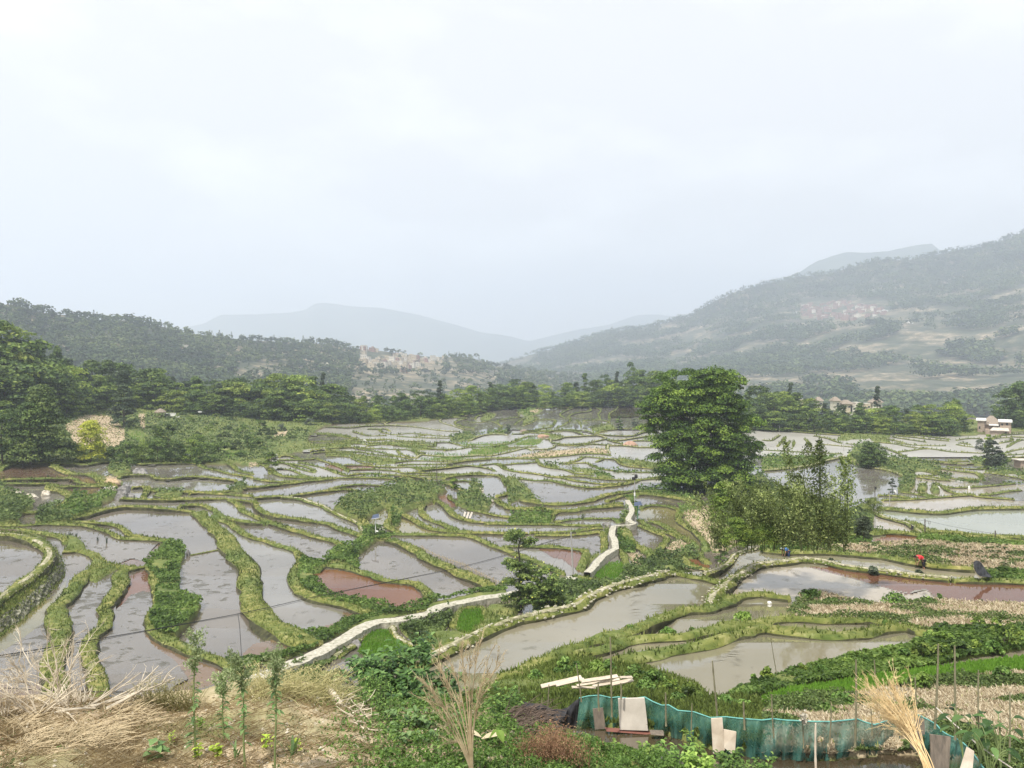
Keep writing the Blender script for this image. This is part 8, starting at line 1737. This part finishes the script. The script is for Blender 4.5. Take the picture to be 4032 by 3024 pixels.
mb.build('dry_shrub', M['stick'], label='dead brush leaning left beside the fan of white stubs', cat='dead shrub')
mb = MB()
for q in range(5): branchy(mb, kp(*T_('e', 20 + q * 10, 950)), [r3.normal() * .4, .1, 1], .5, .009, r3, 3, .4, 4)
mb.build('dry_shrub', M['stick'], label='small dead shrub cut by the left edge of view', cat='dead shrub')
for k, (x0, y0, x1, y1, rad, tx) in enumerate([(470, 950, 830, 915, .022, 'single thick bleached branch lying under the stick heap'), (560, 920, 680, 1050, .014, 'crooked branch sloping down below the stick heap'), (260, 1010, 215, 1140, .01, 'short stick standing at the bottom left'), (160, 960, 185, 1010, .02, 'stubby pale root at the left of the knoll')]):
    a = kp(*T_('e', x0, y0)) + [0, 0, .03]; b = kp(*T_('e', x1, y1)) + [0, 0, .04]; mb = MB(); tube(mb, spline3([a, (a + b) / 2 + [0, 0, .04], b], 8), np.linspace(rad, rad * .6, 8), 6); mb.build('branch', M['stick'], smooth=True, label=tx, cat='branch')
# the broken root and twigs at the right crest
mb = MB(); a = kp(*T_('f', 640, 720)); b = kp(*T_('f', 760, 850)); tube(mb, spline3([a + [0, 0, .08], (a + b) / 2 + [.02, 0, .1], b + [0, 0, .05]], 9), [.05, .055, .05, .05, .045, .045, .04, .05, .03], 8); mb.build('log', M['stick'], smooth=True, label='short thick piece of pale trunk lying on the crest beside the shrub mass', cat='log')
mb = MB()
for q in range(46): x = 640 + r3.random() * 380; y = 690 + (x - 640) * .75 + r3.normal() * 60; a = kp(*T_('f', x, min(1250, y + 40))) + [0, 0, .05]; b = a + np.array([r3.uniform(-.25, .3), r3.normal() * .1, r3.uniform(-.02, .16)]); tube(mb, spline3([a, (a + b) / 2 + r3.normal(size=3) * .04, b], 6), np.linspace(r3.uniform(.006, .018), .004, 6), 5)
mb.build('stick_pile', M['stick'], label='scatter of pale roots and stubs along the right crest of the knoll', cat='stick pile')
# rape straw heap at the crest (dry yellow pods)
mb = MB(); 
for q in range(420): x = r3.uniform(-60, 780); y = 560 + 120 * r3.random() + abs(x - 350) * .12; a = kp(*T_('f', x, y + 130)); b = a + np.array([r3.uniform(-.5, .55), r3.normal() * .2, r3.uniform(.05, .42)]); P = spline3([a, (a + b) / 2 + [0, 0, .12], b], 6); tube(mb, P, np.linspace(.005, .002, 6), 4, t=r3.random(), cap=False)
cc = []
for q in range(2600): x = r3.uniform(-60, 780); a = kp(*T_('f', x, 700 + r3.random() * 60)); cc.append(a + [r3.normal() * .1, r3.normal() * .1, r3.uniform(.0, .42)])
leaves(mb, np.array(cc), .07, None, r3.random(2600) * .8 + .2, aspect=.14, r=r3); M['pod'] = leafmat('dry_pods', (0.28, 0.27, 0.12), (0.5, 0.46, 0.22), (0.7, 0.64, 0.36), 0.3, .8); mb.build('straw_heap', M['pod'], label='heap of yellow-green rape straw along the crest beside the stone path end', cat='straw heap')
mb = MB(); cc = []
for q in range(190): x = r3.uniform(1230, 1700); a = kp(*T_('e', x, 850)); b = a + np.array([r3.uniform(-.3, .3), r3.normal() * .1, r3.uniform(.1, .42)]); tube(mb, spline3([a, (a + b) / 2 + [0, 0, .06], b], 5), np.linspace(.005, .002, 5), 4, t=.3, cap=False)
for q in range(900): a = kp(*T_('e', r3.uniform(1230, 1700), 840)); cc.append(a + [r3.normal() * .1, r3.normal() * .1, r3.uniform(0, .38)])
leaves(mb, np.array(cc), .06, None, r3.random(900) * .6, aspect=.15, r=r3); mb.build('straw_heap', M['pod'], label='greener straw heap just right of the bleached stick heap', cat='straw heap')
# loose straw over the bare slope
mb = MB(); n = 15000; uu = r3.uniform(-100, 1500, n); vv = 2750 + 300 * r3.random(n) ** .9; keep = r3.random(n) < (0.25 + 0.9 * (fbm(uu / 130, vv / 60, 5) > .48) * ((uu < 600) + .35)); uu = uu[keep]; vv = vv[keep]; P = knoll(uu, vv); n = len(P); a = r3.uniform(0, 3.14, n) + r3.normal(0, .4, n); L_ = r3.uniform(.05, .4, n) * np.where(r3.random(n) < .3, 1, .5); dv = np.stack([np.cos(a), np.sin(a) * .7, r3.uniform(.02, .4, n)], 1); w_ = r3.uniform(.003, .009, n)[:, None] * np.array([[0, -.3, 1.0]])
V = np.stack([P - w_, P + w_, P + dv * L_[:, None] + w_ * .4, P + dv * L_[:, None] - w_ * .4], 1) + [0, 0, .015]; mb.add(V.reshape(-1, 3), np.arange(4 * n).reshape(-1, 4), np.repeat(r3.random(n), 4)); uu = r3.uniform(-250, 2300, 22000); uu = uu[:]; vt_ = np.interp(uu, CTOP[:, 0], CTOP[:, 1]); vv = vt_ + (3100 - vt_) * r3.random(22000); P = knoll(uu, vv); k = (fbm(uu / 70, vv / 40, 15) > .52); P = P[k]; leaves(mb, P + [0, 0, .015], r3.uniform(.015, .06, len(P)), np.tile([[0, 0, 1.]], (len(P), 1)), r3.uniform(-.2, 1, len(P)), aspect=.35, r=r3, spread=.7); mb.build('dry_grass', M['straw_leaf'], kind='stuff', label='flattened straw and dead grass strewn over the bare slope', cat='dry grass')
mb = MB(); n = 2600; uu = r3.uniform(-200, 2700, n); vt_ = np.interp(uu, CTOP[:, 0], CTOP[:, 1]); vv = vt_ + (3080 - vt_) * r3.random(n); k = fbm(uu / 160, vv / 90, 9) + (uu > 1400) * .12 > .52; P = knoll(uu[k], vv[k]); P = np.repeat(P, 5, 0) + r3.normal(size=(len(P) * 5, 3)) * [.05, .05, .008]; leaves(mb, P + [0, 0, .02], 0.035, np.tile([[0, 0, 1.]], (len(P), 1)), np.clip(r3.normal(.5, .25, len(P)), 0, 1), aspect=.5, r=r3); mb.build('low_weeds', M['leaf_bush'], kind='stuff', label='small green weeds creeping over the near slope', cat='weeds')
mb = MB(); n = 30000; uu = 2750 - 1500 * r3.random(n) ** 0.8; uu = uu[(uu > 1500 + 160 * r3.normal(size=n)) | (uu > 1700)]; n = len(uu); vt_ = np.interp(uu, CTOP[:, 0], CTOP[:, 1]); vv = vt_ + (3090 - vt_) * r3.random(n); P = knoll(uu, vv); leaves(mb, P + [0, 0, .02] + r3.random((n, 1)) * [[0, 0, .12]] * (fbm(uu / 50, vv / 30, 8)[:, None] > .5), r3.uniform(.03, .075, n), np.tile([[0, -.3, .8]], (n, 1)), np.clip(r3.normal(.45, .22, n), 0, 1), aspect=.5, r=r3); mb.build('ground_cover', M['g_leaf'], kind='stuff', label='mixed weeds covering the slope below the net fence', cat='weeds')
for k, (x0, x1, y0, nn, hh, tx) in enumerate([(450, 1000, 1270, 260, .06, 'loose heap of tan rape straw in the middle of the bare slope'), (100, 420, 1330, 150, .05, 'loose heap of tan straw at the bottom left corner'), (900, 1300, 1020, 150, .05, 'thin straw heap just below the bleached sticks'), (0, 300, 1110, 110, .05, 'tangle of dry stalks under the dead shrub at left')]):
    mb = MB()
    for q in range(nn):
        x = r3.uniform(x0, x1); f = (x - x0) / (x1 - x0); y = y0 - r3.random() * 170 - 40 * math.sin(3 * f); a = kp(*T_('e', x, y)) + [0, 0, r3.random() * hh * math.sin(math.pi * f)]; an = r3.normal(.5, .8) + (r3.random() < .3) * 1.5; L_ = r3.uniform(.12, .5); bb_ = a + np.array([math.cos(an), math.sin(an) * .6, r3.uniform(0, .35)]) * L_; tube(mb, [a, (a + bb_) / 2 + [0, 0, .02], bb_], [.004, .0035, .002], 3, t=.5, cap=False)
    mb.build('straw_heap', M['straw'], label=tx, cat='straw heap')
# clods and stones on the slope
mb = MB(); n = 900; uu = r3.uniform(-150, 2200, n); vt_ = np.interp(uu, CTOP[:, 0], CTOP[:, 1]); P = knoll(uu, vt_ + 12 + (3080 - vt_) * r3.random(n)); o_ = np.array([[1, 0, 0], [0, 1, 0], [-1, 0, 0], [0, -1, 0], [0, 0, 1], [0, 0, -1.]]); f_ = np.array([[0, 1, 4], [1, 2, 4], [2, 3, 4], [3, 0, 4], [1, 0, 5], [2, 1, 5], [3, 2, 5], [0, 3, 5]])
sz = r3.uniform(.008, .035, n) * (1 + 1.2 * (r3.random(n) < .04)); V = P[:, None, :] + o_[None] * sz[:, None, None] * r3.uniform(.6, 1.2, (n, 6, 1)); mb.add(V.reshape(-1, 3), (f_[None] + (np.arange(n) * 6)[:, None, None]).reshape(-1, 3)); mb.build('gravel', M['rockpale'], kind='stuff', label='pebbles and clods of dry earth on the near slope', cat='gravel')
# ---- the broad-leaved shrub mass in the middle
def shrub_mass(cx, cy, rx, ry, d_, n, L_, mt_, seed, label, depth=0.8):
    r3 = np.random.default_rng(seed); s_ = d_ / F; c0 = ray(cx, cy, d_); e = empty('broadleaf_shrub', (c0[0], c0[1], c0[2] - ry * s_), label=label, cat='shrub'); mb = MB(); st = MB()
    nst = max(10, n // 16)
    for q in range(nst):
        a = r3.uniform(0, 6.28); f = math.sqrt(r3.random()); tip = np.array([math.cos(a) * f * rx * s_, r3.uniform(-depth, depth) * .8, ry * s_ * (1 + math.sin(a) * f)]); root = np.array([tip[0] * .5, tip[1] * .5 + .3, -0.3]); P = spline3([root, (root + tip) / 2 + [0, 0, .2], tip], 7); tube(st, P, np.linspace(.012, .004, 7), 5)
        for k in range(n // nst + 1):
            b = P[6 - r3.integers(0, 4)] + r3.normal(size=3) * .04; an = r3.uniform(0, 6.28); leaf_blade(mb, b, [math.cos(an), math.sin(an) - .2, r3.uniform(.1, .9)], L_ * r3.uniform(.6, 1.2), L_ * .5 * r3.uniform(.8, 1.2), np.clip(r3.normal(.45, .22), 0, 1), r3.uniform(.2, .6))
    mb.build('leaves', M[mt_], e); st.build('stem', M['stemgreen'], e); return e
SM = [(1560, 2660, 150, 90, 14.5, 520, .17, 'broad', 'large broad-leaved shrub just below the rice plot, centre'), (1680, 2720, 130, 80, 14, 420, .17, 'broad', 'broad-leaved shrub right of the centre one, before the near pond corner'), (1440, 2620, 70, 50, 14.5, 200, .15, 'broad', 'upper left lobe of the broad-leaved shrub, by the boulders'), (1560, 2800, 120, 80, 13, 420, .15, 'broad', 'shrub below the centre one with dense dark leaves'), (1450, 2740, 70, 60, 12.6, 520, .055, 'g_leaf', 'fine-leaved green bush against the crest of scattered roots'), (1500, 2830, 80, 60, 11.8, 560, .055, 'g_leaf', 'lower fine-leaved bush spilling onto the bare slope'), (1700, 2830, 130, 90, 13, 420, .13, 'weed', 'loose green shrub behind the tall dried plant'), (1850, 2800, 130, 90, 15, 420, .12, 'g_leaf', 'bright weedy shrub right behind the tall dried plant'), (1600, 2900, 130, 70, 11, 420, .12, 'weed', 'lowest broad-leaved shrub at the foot of the mass'), (1980, 2780, 90, 70, 17, 300, .12, 'g_leaf', 'weedy shrub left of the dark twig heap'), (1780, 2920, 110, 60, 11.6, 300, .1, 'weed', 'low weeds left of the dried plant stem'), (1640, 2570, 60, 30, 15, 140, .15, 'broad', 'topmost leafy shoots of the broad-leaved shrub')]
for k, q in enumerate(SM): shrub_mass(*q[:5], int(q[5] * 1.9), *q[6:8], 300 + k, q[8])
# plants before the net pond
for k, q in enumerate([(2340, 2960, 60, 36, 14.5, 200, .09, 'g_leaf', 'blue-green leafy plant at the left end of the net pond'), (2480, 2985, 130, 42, 14.2, 460, .12, 'g_light', 'bright pepper-like plant in front of the net pond, left'), (2640, 2980, 110, 45, 14.5, 420, .12, 'g_leaf', 'bushy plant in front of the net pond, middle'), (2760, 3010, 110, 40, 14, 380, .12, 'g_light', 'bushy plant in front of the net pond, right'), (2870, 3000, 80, 35, 14.5, 260, .12, 'g_leaf', 'leafy plant below the pale boards'), (3020, 3015, 60, 20, 14.5, 160, .1, 'g_leaf', 'low leaves below the torn net at right'), (2740, 2935, 26, 34, 16.5, 90, .12, 'g_light', 'upright light leaves beside the hole in the net')]): shrub_mass(*q[:8], 340 + k, q[8], depth=.5)
# tall dried rape plant
r3 = np.random.default_rng(66); b = kp(1862, 3040); e = empty('dried_plant', tuple(b), label='tall bare tan dried plant with feathery seed branches in front of the pond', cat='dried plant'); mb = MB(); d_ = b[1]
for (x1, y1, x2, y2) in [(1850, 640, 1800, 350), (1860, 760, 1960, 350), (1840, 700, 1700, 450), (1870, 900, 2060, 380), (1850, 900, 2110, 500), (1820, 1000, 1600, 460), (1780, 1000, 1460, 600), (1800, 1080, 1480, 760), (1860, 640, 1880, 460), (1830, 800, 1640, 560), (1880, 850, 2030, 560), (1850, 1100, 1700, 1150), (1790, 960, 1540, 700)]:
    a0 = b; a1 = ray(*T_('f', x1, y1), d_ + .02); a2 = ray(*T_('f', x2, y2), d_ + r3.normal() * .15); P = spline3([a0, a1, a2], 14); P = P - b; tube(mb, P, np.linspace(.013, .003, 14), 5)
    for q in range(11):
        k = r3.integers(6, 14); dr = P[-1] - P[8]; dr = dr / np.linalg.norm(dr) + r3.normal(size=3) * .28; L_ = r3.uniform(.12, .3); p0 = P[k]; p1 = p0 + dr / np.linalg.norm(dr) * L_; tube(mb, [p0, p1], [.003, .0015], 4, cap=False); m_ = 16; ff = r3.random(m_)[:, None]; c = p0 * (1 - ff) + p1 * ff; tip = c + (dr / np.linalg.norm(dr) + r3.normal(size=(m_, 3)) * .4) * .045
        for z in range(m_): tube(mb, [c[z], tip[z]], [.0028, .001], 3, cap=False)
mb.build('branches', M['straw'], e)
# dark twig heap and rusty weeds
mb = MB()
for q in range(420):
    x = r3.uniform(-60, 330); f = r3.random(); y = 860 + 240 * f + abs(x - 100) * .2; a = ray(*T_('g', x, y), 12.2 + (1 - f) * 1.3 + r3.normal() * .1); an = r3.normal(-.35, .5); L_ = r3.uniform(.15, .55); bb_ = a + np.array([math.cos(an), r3.normal() * .2, math.sin(an)]) * L_; tube(mb, spline3([a, (a + bb_) / 2 + [0, 0, r3.uniform(.02, .2)], bb_], 6), np.linspace(r3.uniform(.004, .011), .002, 6), 4, cap=False)
mb.build('twig_heap', M['twig'], label='dark tangled heap of twigs at the left end of the net fence', cat='twig heap')
mb = MB()
for q in range(5200):
    pass
n = 7000; x = r3.normal(380, 150, n); y = 1180 + r3.normal(size=n) * 90 + np.abs(x - 380) * .25; P = np.array([ray(*T_('g', a, c), 11.2 + r3.normal() * .35) for a, c in zip(x, y)]); leaves(mb, P, .03 * r3.uniform(.5, 1.5, n), None, np.clip(r3.normal(.5, .2, n) - (x < 250) * .2, 0, 1), aspect=.4, r=r3)
for q in range(160): x0 = r3.normal(380, 120); a = ray(*T_('g', x0, 1400), 11.2); bb_ = ray(*T_('g', x0 + r3.normal() * 50, 1120 + r3.random() * 120), 11.2 + r3.normal() * .3); tube(mb, [a, bb_], [.004, .0015], 4, t=.3, cap=False)
mb.build('rusty_weed', M['rust'], label='feathery reddish-brown weed patch at the bottom right of the knoll', cat='weed')
# leaning bundle of dry stalks over the net
r3 = np.random.default_rng(67); foot = ray(*T_('h', 1460, 1420), 15.2); e = empty('dry_stalks', tuple(foot), label='leaning bundle of golden dry rape stalks propped over the green net', cat='stalk bundle'); mb = MB()
for q in range(46):
    tip = ray(*T_('h', 1060 + r3.normal() * 120, 740 + r3.normal() * 85), 16.8 + r3.normal() * .4); c1 = ray(*T_('h', 1330 + r3.normal() * 26, 1040 + r3.normal() * 30), 15.9); f0 = foot + r3.normal(size=3) * .04; P = spline3([f0, c1 * 1.0, tip], 14) - foot; tube(mb, P, np.linspace(.010, .0025, 14), 5, cap=False)
    for s_ in range(9):
        k = r3.integers(6, 14); dr = (P[13] - P[9]); dr = dr / np.linalg.norm(dr) + r3.normal(size=3) * .3; dr /= np.linalg.norm(dr); p0 = P[k]; p1 = p0 + dr * r3.uniform(.12, .4); tube(mb, [p0, p1], [.004, .0015], 4, cap=False)
        for z in range(9): f = r3.random(); c = p0 * (1 - f) + p1 * f; tube(mb, [c, c + (dr + r3.normal(size=3) * .45) * .06], [.004, .0015], 3, cap=False)
mb.build('stalks', M['stalk_gold'] if 'stalk_gold' in M else M.setdefault('stalk_gold', noisy('stalk_gold', [(0.3, (0.42, 0.29, 0.13)), (0.7, (0.74, 0.58, 0.33))], 3, .85, 0)), e)
# taro leaves at the right corner
r3 = np.random.default_rng(68)
for k, (x, y, n, tx) in enumerate([(1900, 1150, 9, 'broad blue-green taro plant around the bamboo stake'), (2080, 1180, 9, 'broad-leaved taro plant at the right edge'), (1980, 1290, 8, 'lowest taro plant in the bottom right corner'), (1760, 1130, 6, 'small taro plant just right of the net end')]):
    u, v = T_('h', x, y); b = ray(u, v + 40, 15.5 + (1300 - y) * .004); e = empty('taro_plant', tuple(b), label=tx, cat='taro'); mb = MB(); st = MB()
    for q in range(n): a = r3.uniform(0, 6.28); h_ = r3.uniform(.35, .75); tip = np.array([math.cos(a) * .3, math.sin(a) * .3, h_]); tube(st, spline3([[0, 0, -.3], [tip[0] * .3, tip[1] * .3, h_ * .8], tip], 6), .009, 5); leaf_blade(mb, tip, [math.cos(a), math.sin(a) - .3, .15], r3.uniform(.2, .36), r3.uniform(.13, .22), r3.random() * .7, .5)
    mb.build('leaves', M['broad'], e); st.build('stem', M['stemgreen'], e)
M['dead_leaf'] = plain('dead_leaf', (0.5, 0.42, 0.28), .9, .2)
rock2 = kp(*T_('f', 1980, 1150)); mb = MB(); leaf_blade(mb, [0, 0, .02], [1, .1, .25], .32, .16, .5, .1); leaf_blade(mb, [0, .05, .02], [-.8, .2, .3], .26, .12, .5, .1); mb.build('dry_leaf', M['dead_leaf'], loc=tuple(rock2), label='curled tan dead leaf on the slope right of the dried plant', cat='dead leaf')
b = kp(*T_('f', 2120, 1220)); e = empty('taro_plant', tuple(b), label='single drooping pale green arrow-shaped leaf at the slope foot', cat='taro'); mb = MB(); leaf_blade(mb, [0, 0, .3], [.2, -.3, -.1], .16, .13, .5, .5); leaf_blade(mb, [0, 0, .3], [-.9, -.2, -.5], .13, .1, .4, .4); mb.build('leaves', M['g_light'], e); st = MB(); tube(st, spline3([[.15, 0, -.1], [.1, 0, .1], [0, 0, .3]], 6), .006, 5); tube(st, spline3([[0, 0, .3], [.15, 0, .2], [.22, 0, -.05]], 6), .005, 5); st.build('stem', M['g_light'], e)
print('all done')
